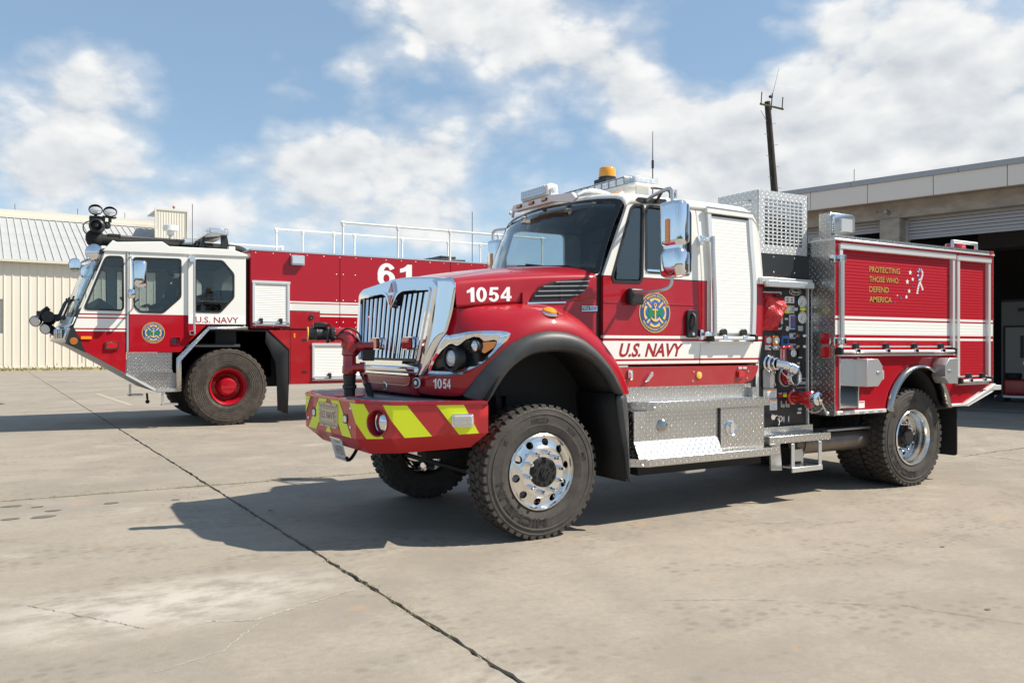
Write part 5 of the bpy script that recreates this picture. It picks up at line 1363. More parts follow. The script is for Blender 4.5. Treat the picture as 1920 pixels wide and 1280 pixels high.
for x0, mt in ((2.932, M_redlens), (3.0, M_yellow)):
    flat('tag', mt, x0, x0 + .052, 1.0, 1.028); flat('tag', M_satin, x0, x0 + .052, 1.030, 1.046)
for x0 in (2.965, 3.035):
    flat('tag', M_satin, x0, x0 + .014, .90, .965); flat('tag', M_greym, x0 + .018, x0 + .055, .895, .93)
    flat('drain_tag', M_satin, x0 + .03, x0 + .045, .75, .81, .01)
flat('tag', M_satin, 3.215, 3.27, .86, .885); flat('tag', M_textwhite, 3.205, 3.262, .825, .845)
M().rev([(.022, 0), (.022, .03), (.03, .035), (.03, .055), (0, .056)], (2.80, .117, .815), (0, -1, 0), 16).build('drain_valve', M_chrome, pp)
M().rev([(.026 + .006 * cos(k * pi / 3), .006 * sin(k * pi / 3)) for k in range(6)], (2.93, .09, .79), (0, 1, 0), 20, closed=True).tube([(2.83, .07, .82), (2.88, .07, .83), (2.91, .08, .77), (2.905, .09, .72)], .004, 6, 2).build('cap_chain', M_chrome, pp)
# covered hose recess
M().plate([(2.70, 2.04), (2.96, 2.045), (2.985, 1.67), (2.70, 1.665)], [[(2.73, 2.02), (2.935, 2.025), (2.955, 1.69), (2.73, 1.685)]], 'y', .10, .117).build('recess_frame', M_satin, pp)
cv = []
for j in range(11):
    t = j / 10; row = []
    for i in range(13):
        s_ = i / 12
        x1 = 2.93 + .06 * sin(pi * min(1, t * 1.35)) ** 1.2 - .02 * t; x = 2.68 + (x1 - 2.68) * s_; z = 2.03 - .37 * t
        d = sin(pi * min(1, s_ * 1.02)) ** .55 * (.07 + .055 * sin(pi * t)) * (1 if 0 < j < 10 else .15)
        d += .016 * sin(9 * s_ + 5 * t) + .014 * sin(17 * t - 6 * s_) + .010 * sin(13 * (s_ + t)) * s_
        row.append((x, .105 - max(.004, d), z))
    cv.append(row)
cvo = M().grid(cv).build('hose_cover', M_redcanvas, pp, subd=1, angle=70)
M().tube([(2.78, .03, 2.0), (2.90, .03, 1.99), (3.0, .10, 2.0)], .012, 6).tube([(2.86, .0, 1.71), (2.93, .03, 1.70), (3.0, .10, 1.72)], .012, 6).tube([(2.90, .02, 1.70), (2.935, .09, 1.62), (2.945, .105, 1.56)], .010, 6).build('strap', M_black, cvo)
# dunnage cage on top
M().box(2.645, 3.34, .112, 1.92, 2.425, 2.47).build('cage_floor', M_tread, T)
def cageface(name, plane, a, b, u0, u1, z0, z1, border, nu, nz):
    hs = []; gu = (u1 - u0 - 2 * border); gz = (z1 - z0 - 2 * border)
    for i in range(nu):
        for j in range(nz):
            cu = u0 + border + gu * (i + .5) / nu; cz = z0 + border + gz * (j + .5) / nz; du = gu / nu * .36; dzz = gz / nz * .29
            hs.append([(cu - du, cz - dzz), (cu + du, cz - dzz), (cu + du, cz + dzz), (cu - du, cz + dzz)])
    return M().plate([(u0, z0), (u1, z0), (u1, z1), (u0, z1)], hs, plane, a, b).build(name, M_cage, T)
cageface('cage_side', 'y', .10, .108, 2.64, 3.345, 2.42, 3.03, .075, 9, 13)
cageface('cage_front', 'x', 2.635, 2.643, .11, .64, 2.42, 3.03, .075, 6, 13)
M().box(2.64, 3.345, .632, .64, 2.42, 3.03).build('cage_back', M_cage, T)
M().box(3.338, 3.346, .10, .64, 2.42, 3.03).build('cage_end', M_cage, T)
M().box(2.75, 3.2, .25, .5, 2.47, 2.85).box(2.8, 3.0, .2, .3, 2.6, 2.78).build('hose_reel', M_under, T, bevel=.02)

# ---- rear body
arch_o = [(4.183, .835), (4.19, .90), (4.228, 1.019), (4.30, 1.12), (4.40, 1.21), (4.50, 1.27), (4.614, 1.306), (4.74, 1.318), (4.86, 1.306), (4.97, 1.275), (5.08, 1.225), (5.17, 1.15), (5.24, 1.05), (5.29, .95), (5.32, .838)]
arch_i = [(4.266, .818), (4.275, .90), (4.31, .985), (4.37, 1.07), (4.46, 1.155), (4.54, 1.21), (4.63, 1.25), (4.74, 1.268), (4.85, 1.262), (4.94, 1.235), (5.03, 1.19), (5.11, 1.12), (5.18, 1.03), (5.225, .94), (5.25, .83)]
BODY = [(3.38, .86)] + [(4.20, .86)] + arch_o[1:-1] + [(5.31, .865), (5.60, .865), (6.187, 1.055), (6.187, 2.56), (3.38, 2.56)]
big = [(3.448, 1.42), (5.395, 1.42), (5.395, 2.50), (3.448, 2.50)]
sml = [(5.463, 1.09), (6.105, 1.09), (6.105, 2.50), (5.463, 2.50)]
cmp_ = [(3.445, .885), (3.733, .885), (3.733, 1.385), (3.445, 1.385)]
bs = M().plate(BODY, [big, sml, cmp_], 'y', -.2, -.16).build('body_side', M_body, T, bevel=.003)
M().plate(BODY, [], 'y', 2.20, 2.24).build('body_side', M_body, T)
M().box(3.385, 6.18, -.155, 2.195, 1.35, 2.55).box(3.40, 4.15, -.155, 2.195, .87, 1.35).box(5.40, 6.1, -.155, 2.195, 1.06, 1.35).build('body_core', M_under, T)
tread('body_front', M().box(3.37, 3.38, -.203, 2.243, .82, 2.60))
for z0 in (1.394, 1.526):
    M().plate(rrect(-.155, -.05, z0, z0 + .108, .02), [], 'x', 3.352, 3.371).build('front_marker', M_redlens, T, bevel=.006)
tread('front_corner_trim', M().box(3.355, 3.372, .09, .115, .72, 2.1))
lv = M()
for i in range(2):
    for j in range(3):
        for k in range(2):
            lv.box(3.362, 3.371, -.13 + i * .10 + k * .035, -.11 + i * .10 + k * .035, 2.44 + j * .04, 2.465 + j * .04)
lv.build('front_louvres', M_tread, T, bevel=.004)
M().box(3.36, 6.20, -.215, 2.255, 2.553, 2.572).build('roof_edge', M_trim, T, bevel=.003)
tread('roof_trim', M().box(3.365, 6.19, -.21, -.12, 2.572, 2.604).box(3.365, 6.19, 2.15, 2.25, 2.572, 2.604).box(3.4, 6.18, -.12, 2.15, 2.572, 2.58))
M().rev([(.022, 0), (.02, .012), (0, .014)], (6.12, -.215, 2.585), (0, -1, 0), 12).build('corner_marker', M_redlens, T)
def rolldoor(x0, x1, z0, z1, n, nm):
    fr = M().box(x0 - .015, x0 + .03, -.215, -.17, z0, z1).build(nm, M_trim, T)
    M().box(x1 - .03, x1 + .015, -.215, -.17, z0, z1).build('rail', M_trim, fr)
    M().box(x0 - .02, x1 + .02, -.225, -.17, z1 - .005, z1 + .045).build('drip_rail', M_trim, fr, bevel=.006)
    M().box(x0 - .015, x1 + .015, -.228, -.21, z1 + .040, z1 + .052).build('drip_edge', M_greym, fr)
    h_ = (z1 - z0 - .02) / n
    for k in range(n):
        a = z0 + .02 + k * h_
        M().add([(x0 + .03, -.178, a), (x1 - .03, -.178, a), (x1 - .03, -.1787, a + h_ * .12), (x0 + .03, -.1787, a + h_ * .12), (x0 + .03, -.1787, a + h_ * .95), (x1 - .03, -.1787, a + h_ * .95), (x1 - .03, -.178, a + h_), (x0 + .03, -.178, a + h_)],
                [(0, 1, 2, 3), (3, 2, 5, 4), (4, 5, 6, 7)]).build('slat', M_slat, fr, angle=60)
    return fr
rd1 = rolldoor(3.452, 5.39, 1.41, 2.475, 32, 'main_roll_door')
rd2 = rolldoor(5.467, 6.10, 1.09, 2.470, 42, 'rear_roll_door')
barlatch(3.40, 5.33, 1.452, T, -.255, 4)
barlatch(5.45, 6.05, 1.118, T, -.255, 2)
# compartment door, wheel well panel, fender
cp = M().box(3.45, 3.728, -.205, -.185, .89, 1.38).build('compartment_door', M_chrome, T, bevel=.004)
M().box(3.44, 3.448, -.21, -.16, .88, 1.39).build('compartment_frame', M_trim, cp)
M().box(3.73, 3.738, -.21, -.16, .88, 1.39).build('compartment_frame', M_trim, cp)
M().plate(rrect(3.69, 3.72, 1.05, 1.13, .008), [], 'y', -.215, -.204).build('latch', M_black, cp)
for k in range(3): M().rev([(.007, 0), (0, .005)], (3.462, -.206, .93 + k * .2), (0, -1, 0), 8).build('bolt', M_chrome, cp)
lb_ = M().plate(rrect(3.742, 3.834, .882, .952, .004), [], 'y', -.204, -.2).build('warning_label', M_textwhite, T)
M().box(3.75, 3.826, -.206, -.203, .935, .944).build('label_band', M_redlens, lb_)
ff = [[(x, -.205, z) for x, z in arch_o], [(x + (i_[0] - x) * .25, -.245, z + (i_[1] - z) * .25) for (x, z), i_ in zip(arch_o, arch_i)], [(x + (i_[0] - x) * .7, -.255, z + (i_[1] - z) * .7) for (x, z), i_ in zip(arch_o, arch_i)], [(x, -.235, z) for x, z in arch_i], [(x, -.12, z) for x, z in arch_i]]
M().grid(ff).build('rear_fender_trim', M_stain, T, solid=.005, subd=1, angle=60)
M().grid([[(x, y, z) for x, z in arch_i] for y in (-.12, .55)]).build('wheel_well', M_under, T, solid=.01)
M().box(4.26, 5.26, .55, .56, .8, 1.3).build('wheel_well_back', M_under, T)
rb = M().box(3.385, 4.165, -.225, -.165, .825, .862).build('rub_rail', M_trim, T, bevel=.006)
for k in range(5): M().box(3.43 + k * .15, 3.50 + k * .15, -.23, -.224, .838, .848).build('rail_slot', M_greym, rb)
M().box(5.325, 5.60, -.225, -.165, .838, .868).build('rub_rail', M_trim, T, bevel=.006)
M().plate([(5.60, .838), (6.20, 1.03), (6.20, 1.075), (5.60, .868)], [], 'y', -.228, -.165).build('rub_rail', M_trim, T, bevel=.006)
M().plate([(5.66, .832), (6.17, .985), (6.19, 1.01), (5.60, .842)], [], 'y', -.215, 2.2).build('tail_skirt', M_wslat, T)
tread('rear_step', M().box(6.15, 6.36, -.1, 2.14, 1.0, 1.055), bevel=.01)
M().box(6.15, 6.32, -.225, -.1, 1.0, 1.055).build('rub_rail', M_trim, T, bevel=.006)
M().plate(rpoly([(5.60, .80), (5.99, .79), (6.0, .27), (5.63, .28)], .04), [], 'y', .06, .07).build('mud_flap', M_rubber, T) if 0 else M().plate(rpoly([(-.14, .84), (.52, .84), (.52, .27), (-.14, .27)], .04), [], 'x', 5.56, 5.575).build('mud_flap', M_rubber, T)
M().plate(rpoly([(2.18, .84), (1.52, .84), (1.52, .27), (2.18, .27)], .04), [], 'x', 5.56, 5.575).build('mud_flap', M_rubber, T)
# lamps by the wheel well
def sbox(x0, x1, z0, z1, ch, side):
    pts = [(x0, z0), (x1 - ch, z0), (x1, z0 + ch), (x1, z1 - ch), (x1 - ch, z1), (x0, z1)] if side > 0 else [(x1, z0), (x1, z1), (x0 + ch, z1), (x0, z1 - ch), (x0, z0 + ch), (x0 + ch, z0)]
    b = M().plate(pts, [], 'y', -.36, -.2).build('equipment_box', M_satin, T, bevel=.006)
    cxx = x1 - .07 if side > 0 else x0 + .07
    M().box(cxx - .028, cxx + .028, -.366, -.36, 1.225, 1.255).build('latch', M_greym, b, bevel=.003)
    return b
sbox(3.66, 3.905, 1.105, 1.378, .07, 1); sbox(4.985, 5.215, 1.105, 1.378, .07, -1)
sl = M().plate(rrect(3.905, 4.06, 1.155, 1.275, .02), [], 'y', -.25, -.2).build('side_warning_light', M_chrome, T, bevel=.008)
M().plate(rrect(3.915, 4.05, 1.165, 1.265, .02), [], 'y', -.275, -.245).build('lens', M_lens, sl, bevel=.01)
# grab rail on the body
g_ = M().cyl((3.357, -.30, 1.53), (3.357, -.30, 2.39), .022, n=14).build('grab_rail', M_satin, T)
for z in (1.55, 2.36): M().box(3.335, 3.40, -.32, -.20, z - .03, z + .035).box(3.28, 3.30, -.27, -.21, z - .04, z + .04).build('stanchion', M_chrome, g_, bevel=.006)
# text on the roll door
Yt = -.1810
for (ln, x0, x1, z0) in (('PROTECTING', 3.943, 4.452, 2.266), ('THOSE WHO', 3.943, 4.425, 2.166), ('DEFEND', 3.943, 4.262, 2.062), ('AMERICA', 3.943, 4.310, 1.960)):
    text_fit('motto', ln, M_goldd, rd1, lambda a, b: (a + .004, Yt, b - .005), x0, x1, z0, z0 + .058, .004)
    text_fit('motto', ln, M_motto, rd1, lambda a, b: (a, Yt - .001, b), x0, x1, z0, z0 + .058, .004)
def star(cx, cz, r): return [(cx + (r if i % 2 == 0 else r * .42) * sin(i * pi / 5), cz + (r if i % 2 == 0 else r * .42) * cos(i * pi / 5)) for i in range(10)]
for cx, cz, r, mt in ((4.633, 2.292, .032, M_textwhite), (4.677, 2.222, .026, M_textwhite), (4.582, 2.192, .032, M_textwhite), (4.614, 2.093, .028, M_textwhite), (4.566, 2.029, .026, M_textwhite), (4.473, 2.016, .022, M_blue), (4.411, 2.041, .012, M_textwhite), (4.369, 1.964, .012, M_blue), (4.531, 2.106, .010, M_blue), (4.673, 2.148, .012, M_blue)):
    p_ = star(cx, cz, r); M().add([(a, Yt, b) for a, b in p_] + [(cx, Yt, cz)], [(i, (i + 1) % 10, 10) for i in range(10)]).build('star', mt, rd1)
rb_ = [(4.755, 2.07), (4.775, 2.14), (4.805, 2.20), (4.84, 2.25), (4.855, 2.29), (4.84, 2.325), (4.81, 2.338), (4.78, 2.325), (4.765, 2.29), (4.78, 2.24), (4.805, 2.20), (4.835, 2.15), (4.86, 2.11)]
for i in range(len(rb_) - 1):
    (a, b), (c_, d) = rb_[i], rb_[i + 1]; n_ = Vector((d - b, 0, -(c_ - a))).normalized() * .014
    k_ = 3
    for j in range(k_):
        t0, t1 = j / k_, (j + .7) / k_
        mt = M_blue if 5 <= i <= 9 and j != 1 else M_textwhite
        M().add([(a + (c_ - a) * t + n_.x * s_, Yt - .0005 * (i > 6), b + (d - b) * t + n_.z * s_) for t, s_ in ((t0, -1), (t1, -1), (t1, 1), (t0, 1))], [(0, 1, 2, 3)]).build('ribbon', mt, rd1)
# rear and roof fittings
sb = M().box(3.45, 3.80, -.09, .05, 2.60, 2.85)
sb = tread('rear_scene_light', sb, bevel=.008)
M().plate(rrect(3.47, 3.79, 2.62, 2.835, .03), [], 'y', -.125, -.09).build('bezel', M_chrome, sb, bevel=.015, segs=3)
M().plate(rrect(3.56, 3.73, 2.66, 2.79, .012), [], 'y', -.14, -.12).build('lens', M_lens, sb, bevel=.006)
tr = M().tube([(5.71, .0, 2.60), (5.71, .0, 2.715), (6.19, .0, 2.715), (6.19, .0, 2.60)], .022, 10).build('top_rail', M_satin, T)
rb2 = M().cyl((6.10, .20, 2.60), (6.10, .20, 2.62), .13, n=20).build('rear_beacon', M_black, T)
M().rev([(.125, .02), (.12, .06), (.11, .12), (.10, .135), (0, .137)], (6.10, .20, 2.60), (0, 0, 1), 24).build('lens', M_redlens, rb2)
M().box(6.187, 6.20, -.2, 2.24, 1.05, 2.58).build('body_rear', M_tread, T)
ld = M().box(6.26, 6.29, .02, .06, 1.12, 2.5).box(6.26, 6.29, .02, .035, 1.12, 2.5).build('rear_ladder', M_under, T)
for k in range(9): M().cyl((6.275, .04, 1.25 + k * .15), (6.275, .5, 1.25 + k * .15), .014, n=8).build('rung', M_under, ld)
M().plate([(6.19, 2.33), (6.30, 2.36), (6.31, 2.47), (6.19, 2.52)], [], 'y', -.05, -.04).build('ladder_bracket', M_satin, ld)
for k in range(5): 
    M().box(6.19, 6.24, -.12, -.05, 2.28 - k * .24, 2.34 - k * .24).build('hinge_block', M_gold, ld, bevel=.004)
    for j in (0, 1): M().box(6.285, 6.30, .01, .03, 2.20 - k * .20 - j * .03, 2.212 - k * .20 - j * .03).build('ladder_bolt', M_textwhite, ld)
# fold-down step under the pump step
fs_ = M().plate([(2.66, .57), (2.80, .57), (2.83, .30), (2.68, .31)], [], 'y', -.02, .0)
for x in (2.80, 3.19):
    fs_.box(x, x + .045, -.16, -.15, .30, .575).box(x, x + .03, .05, .06, .30, .575)
fs_.box(2.80, 3.235, -.17, -.155, .298, .345).box(3.08, 3.19, .04, .055, .36, .48)
fo_ = fs_.build('fold_down_step', M_satin, T, bevel=.002)
tread('step_tread', M().box(2.83, 3.20, -.155, .05, .33, .342), fo_)
for x, z in ((2.82, .56), (2.82, .32), (3.21, .56), (3.21, .32)): M().rev([(.009, 0), (0, .006)], (x, -.161, z), (0, -1, 0), 8).build('bolt', M_greym, fo_)

# ================================================================== second truck (61)
def relocate(root, loc):
    root.location = loc
    for ch in root.children:
        ch.location = Vector(ch.location) - Vector(loc)
S = thing('crash_tender', 'farther red and white airfield crash tender numbered 61 with roof turret and white railings', 'fire truck', (0, 0, 0))
Y0, Y1 = 10.8, 13.84
YC = (Y0 + Y1) / 2
tm = tyre_mesh(.735, .26, 34, ((-1.0, -.5), (-.42, -.04), (.04, .42), (.5, 1.0)), .345)
for k_ in range(7): tm.rev([(.44 + k_ * .033, -.268), (.447 + k_ * .033, -.276), (.454 + k_ * .033, -.268)], (0, 0, 0), (0, 1, 0), 64)
t61 = tm.mesh('tyre'); t61.materials.append(M_tyre2)
r = M(); r.rev([(.355, -.235), (.345, -.262), (.335, -.255), (.325, -.20), (.30, -.18), (.27, -.05), (.26, -.03), (.20, -.03), (.19, -.05), (.185, -.12), (.17, -.14), (.165, -.20), (.14, -.225), (.13, -.24), (0, -.245)], (0, 0, 0), (0, 1, 0), 48)
for k in range(10): lug(r, .225 * cos(k * pi / 5), -.03, .225 * sin(k * pi / 5), .015, .03)
r61 = r.mesh('rim', angle=40); r61.materials.append(M_red)
for x in (-.04, 4.6):
    for y, rz in ((Y0 + .27, 0), (Y1 - .27, pi)):
        w = bpy.data.objects.new('wheel', t61); COL.objects.link(w); w.parent = S; w.location = (x, y, .735); w.rotation_euler = (0, 0, rz)
        q = bpy.data.objects.new('rim', r61); COL.objects.link(q); q.parent = w
m = M(); m.box(-1.2, 7.4, Y0 + .7, Y1 - .7, .75, 1.3); m.cyl((-.04, Y0 + .4, .735), (-.04, Y1 - .4, .735), .12); m.cyl((4.6, Y0 + .4, .735), (4.6, Y1 - .4, .735), .12); m.box(-.95, .9, Y0 + .5, Y1 - .5, .9, 1.8)
m.build('chassis', M_under, S)
W1 = rpoly([(-2.50, 2.16), (-2.15, 3.112), (-1.875, 3.12), (-1.868, 2.15)], .07)
W2 = rpoly([(-1.70, 3.112), (-.897, 3.126), (-.897, 2.42), (-1.205, 2.124), (-1.60, 2.13), (-1.70, 2.24)], .05)
W3 = rpoly([(-.643, 3.133), (-.15, 3.14), (.06, 2.895), (.06, 2.44), (-.19, 2.153), (-.643, 2.155)], .05)
SIDE = [(-2.665, 1.845), (-2.49, 1.42), (-1.83, 1.02), (-1.82, 1.40), (-.905, 1.40), (-.80, 1.54), (-.45, 1.90), (.285, 1.925), (.285, 3.25), (-2.165, 3.235), (-2.185, 3.13)]
cs = M().plate(SIDE, [W1, W2, W3], 'y', Y0, Y0 + .04).build('cab_side', M_t61cab, S, bevel=.004)
M().plate(SIDE, [W1, W2, W3], 'y', Y1 - .04, Y1).build('cab_side', M_t61cab, S, bevel=.004)
for nm, W_ in (('front_quarter_window', W1), ('door_window', W2), ('rear_window', W3)):
    for ya, yb, yc in ((Y0 - .01, Y0 + .02, Y0 + .012), (Y1 - .02, Y1 + .01, Y1 - .012)):
        f = M().plate(shrink(W_, -.012), [shrink(W_, .022)], 'y', ya, yb).build(nm, M_black, S)
        M().plate(shrink(W_, .015), [], 'y', yc, yc + .004).build('pane', G_61 if ya < YC else G_clear, f)
ROOF = [(-2.21, 3.20), (-2.04, 3.405), (-1.985, 3.372), (-1.218, 3.43), (-1.10, 3.35), (.03, 3.36), (.31, 3.275), (.31, 3.235)]
M().plate(ROOF, [], 'y', Y0 - .03, Y1 + .03).build('cab_roof', M_white, S, bevel=.012)
M().box(.25, .285, Y0 + .04, Y1 - .04, 1.8, 3.25).build('cab_rear', M_white, S)
M().box(.285, .36, Y0 + .15, Y1 - .15, 1.9, 3.2).build('cab_gap', M_under, S)
# door lines, hinge strip, stripes
M().box(-1.823, -1.815, Y0 - .012, Y0, 1.42, 3.22).box(-1.775, -1.768, Y0 - .003, Y0, 1.42, 3.22).box(-.773, -.767, Y0 - .003, Y0, 1.92, 3.24).build('door_gap', M_textblack, S)
M().box(-1.815, -1.785, Y0 - .012, Y0, 1.42, 3.22).build('hinge_strip', M_satin, S)
bd = M().box(-.762, .275, Y0 - .004, Y0, 1.93, 2.095).build('name_band', M_textwhite, S)
text_fit('side_text', 'U.S. NAVY', M_textred, bd, lambda a, b: (a, Y0 - .0055, b), -.64, .145, 1.95, 2.065, .01)
M().box(-.766, .28, Y0 - .003, Y0, 1.918, 1.93).build('band_edge', M_textblack, S)
ce = emblem(S, -1.37, 1.757, .195, .195, Y0 - .002)
wl = M().plate(rrect(-2.165, -1.945, 1.455, 1.592, .01), [], 'y', Y0 - .03, Y0).build('warning_light', M_chrome, S, bevel=.006)
M().plate(rrect(-2.14, -1.97, 1.478, 1.570, .01), [], 'y', Y0 - .05, Y0 - .02).build('lens', M_redlens, wl, bevel=.01)
M().plate(rrect(-2.55, -2.38, 1.635, 1.685, .01), [], 'y', Y0 - .025, Y0).build('side_marker', M_amber, S, bevel=.006)
hd_ = M().plate(rrect(-1.055, -.912, 1.54, 1.68, .008), [], 'y', Y0 - .02, Y0).build('door_handle', M_chrome, S, bevel=.004)
M().box(-1.03, -.985, Y0 - .025, Y0 - .018, 1.56, 1.66).build('recess', M_black, hd_)
# tread plate entry area
tp = tread('entry_panel', M().plate([(-1.81, 1.395), (-1.81, 1.01), (-1.30, .70), (-1.05, .70), (-1.05, 1.395)], [], 'y', Y0 + .01, Y0 + .05), S)
tread('entry_step', M().box(-1.54, -1.05, Y0 - .06, Y0 + .02, 1.025, 1.075), S)
M().plate([(-1.825, 1.03), (-1.825, .985), (-1.29, .655), (-1.26, .69)], [], 'y', Y0 - .01, Y0 + .06).build('lower_edge', M_trim, S)
at = M(); P_ = [(.31, 1.885), (-.415, 1.885), (-.985, 1.29), (-.985, .69)]; P2 = [(.31, 1.835), (-.39, 1.835), (-.90, 1.25), (-.90, .69)]
at.add([(x, Y0 - .05, z) for x, z in P_] + [(x, Y0 - .05, z) for x, z in P2] + [(x, Y0 + .45, z) for x, z in P2], [(0, 1, 5, 4), (1, 2, 6, 5), (2, 3, 7, 6), (4, 5, 9, 8), (5, 6, 10, 9), (6, 7, 11, 10)])
at.build('wheel_arch_trim', M_tread, S, solid=.012)
M().box(-1.31, -.90, Y0 - .03, Y0 + .3, .675, .735).box(-1.23, -1.19, Y0, Y0 + .04, .42, .68).box(-1.23, -.95, Y0 - .03, Y0 + .12, .42, .455).build('hanging_step', M_satin, S)
M().box(-1.70, -1.66, 11.5, 11.55, .58, .8).box(-1.70, -1.45, 11.5, 11.8, .57, .60).build('hook_bracket', M_satin, S)
M().tube([(-1.39, 11.5, .62), (-1.38, 11.5, .50)], .02, 8).ball((-1.38, 11.5, .46), .04, 10).build('tow_hook', M_under, S)
# hull, nose
HULL = [(-2.74, 1.83), (-2.80, 1.62), (-2.74, 1.55), (-2.50, 1.405), (-1.83, .995), (-1.30, .665), (-.95, .665), (-.95, 1.0), (-1.9, 1.3), (-2.5, 1.8)]
M().plate(HULL, [], 'y', Y0 + .02, Y1 - .02).build('lower_hull', M_greym, S, bevel=.01)
nl = M().plate([(-2.70, 1.845), (-2.79, 1.56), (-2.47, 1.395), (-2.60, 1.72), (-2.66, 1.845)], [], 'y', Y0 - .006, Y0 + .03).build('nose_corner', M_black, S)
M().rev([(.065, 0), (.06, .012), (0, .014)], (-2.66, Y0 - .006, 1.60), (0, -1, 0), 20).build('corner_lamp', M_ambd, nl)
def wx(y, z):   # front face with a gentle bulge
    k = ((y - YC) / (Y1 - Y0) * 2) ** 2
    base = -2.70 + (z - 1.845) * .385 if z > 1.845 else -2.74 - (1.845 - z) * .28
    return base - .16 * (1 - k)
def front(z0, z1, nz=3, ny=12, off=0.0): return [[(wx(y, z) - off, y, z) for y in [Y0 + .01 + (Y1 - Y0 - .02) * i / ny for i in range(ny + 1)]] for z in [z0 + (z1 - z0) * j / nz for j in range(nz + 1)]]
wsc = M().grid(front(2.02, 3.22, 5)).build('windscreen', G_wind, S, solid=.01)
M().grid(front(1.845, 2.02)).build('nose_panel', M_white, S, solid=.02)
M().grid(front(3.17, 3.25, 1, 12, .01)).build('windscreen_header', M_black, S, solid=.02)
M().grid([[(wx(y, z) - .012, y, z) for y in (Y0 + .01, Y0 + .06)] for z in (1.9, 2.3, 2.8, 3.2)]).build('pillar_seal', M_black, S, solid=.01)
M().grid(front(1.62, 1.845, 2)).build('lamp_panel', M_chrome, S, solid=.02)
M().grid([[(wx(y, 1.62), y, 1.62) for y in [Y0 + .01 + (Y1 - Y0 - .02) * i / 12 for i in range(13)]], [(-2.70, y, 1.52) for y in [Y0 + .01 + (Y1 - Y0 - .02) * i / 12 for i in range(13)]]]).build('bumper_lower', M_satin, S, solid=.02)
for i, (y, mt) in enumerate(((10.95, M_lens), (11.12, M_redlens), (11.3, M_lens), (11.5, M_redlens), (13.1, M_redlens), (13.35, M_lens), (13.55, M_lens))):
    x = wx(y, 1.73); q = M().box(x - .05, x + .02, y - .07, y + .07, 1.64, 1.82).build('front_lamp', M_chrome, S, bevel=.01)
    M().box(x - .06, x - .045, y - .055, y + .055, 1.66, 1.80).build('lens', mt, q, bevel=.008)
for i in range(3):
    y = 11.35 + i * .45; x0 = wx(y, 2.0)
    wq = M().ball((x0 - .06, y, 2.02), .045, 10).tube([(x0 - .06, y, 2.03), (wx(y + .1, 2.35) - .05, y + .12, 2.36)], .018, 6).tube([(x0 - .06, y + .06, 2.03), (wx(y + .1, 2.3) - .05, y + .18, 2.34)], .012, 6)
    wq.tube([(wx(y, 2.36) - .04, y - .12, 2.40), (wx(y, 2.36) - .04, y + .32, 2.34)], .018, 6)
    wq.build('wiper', M_black, S)
# interior
M().box(-2.5, .2, Y0 + .1, Y1 - .1, 1.50, 1.55).build('cab_floor', M_cabin, S)
M().plate([(-2.62, 1.9), (-2.5, 2.22), (-2.25, 2.38), (-2.0, 2.2), (-1.95, 1.55), (-2.5, 1.55)], [], 'y', Y0 + .08, Y1 - .08).build('dashboard', M_cabin2, S, bevel=.03)
for y in (11.45, 12.3, 13.1):
    q = M().box(-1.25, -.75, y - .25, y + .25, 1.9, 2.04).build('seat', M_seat, S, bevel=.05)
    M().plate([(-.84, 1.98), (-.66, 1.98), (-.55, 2.72), (-.68, 2.75)], [], 'y', y - .24, y + .24).build('backrest', M_seat, q, bevel=.05)
    M().box(-.68, -.57, y - .14, y + .14, 2.74, 2.95).build('headrest', M_seat, q, bevel=.03)
sw = M().rev([(.22 + .016 * cos(k * pi / 4), .016 * sin(k * pi / 4)) for k in range(8)], (-1.68, 11.45, 2.28), (.62, 0, .78), 28, closed=True)
sw.cyl((-1.68, 11.45, 2.28), (-1.95, 11.45, 2.0), .03).tube([(-1.83, 11.45, 2.15), (-1.53, 11.45, 2.40)], .014, 6).tube([(-1.68, 11.25, 2.28), (-1.68, 11.65, 2.28)], .014, 6)
sw.build('steering_wheel', M_black, S)
M().box(-.52, -.48, Y0 + .5, Y1 - .5, 1.55, 2.3).box(-.2, .2, 11.2, 13.4, 1.55, 2.6).build('rear_equipment', M_cabin, S, bevel=.03)
M().box(-2.1, .24, Y0 + .05, Y1 - .05, 3.185, 3.2).build('headliner', M_cabin, S)
# near side mirror, rails
mr = M().tube([(-1.76, Y0, 3.12), (-1.76, Y0 - .2, 3.10), (-1.745, Y0 - .26, 3.0), (-1.745, Y0 - .26, 2.25), (-1.75, Y0 - .2, 2.16), (-1.76, Y0, 2.14)], .016, 8, 1).build('door_mirror', M_chrome, S)
M().grid([[(-1.63 + a * s_, Y0 - .30 + b * s_, z) for a, b in rrect(-.11, .11, -.10, .10, .07, 5)] for z, s_ in ((2.56, .7), (2.59, .95), (2.63, 1), (2.97, 1), (3.01, .93), (3.03, .7))], True).build('mirror_head', M_chrome, mr, angle=50)
M().grid([[(-1.77 + a * s_, Y0 - .30 + b * s_, z) for a, b in rrect(-.06, .06, -.07, .07, .04, 4)] for z, s_ in ((2.36, .7), (2.38, 1), (2.50, 1), (2.52, .7))], True).build('convex_head', M_chrome, mr, angle=50)
gr = M().cyl((-.675, Y0 - .09, 1.74), (-.675, Y0 - .09, 3.15), .022, n=12).build('grab_rail', M_satin, S)
for z in (1.76, 3.12): M().box(-.76, -.66, Y0 - .11, Y0, z - .04, z + .04).build('stanchion', M_chrome, gr, bevel=.01)
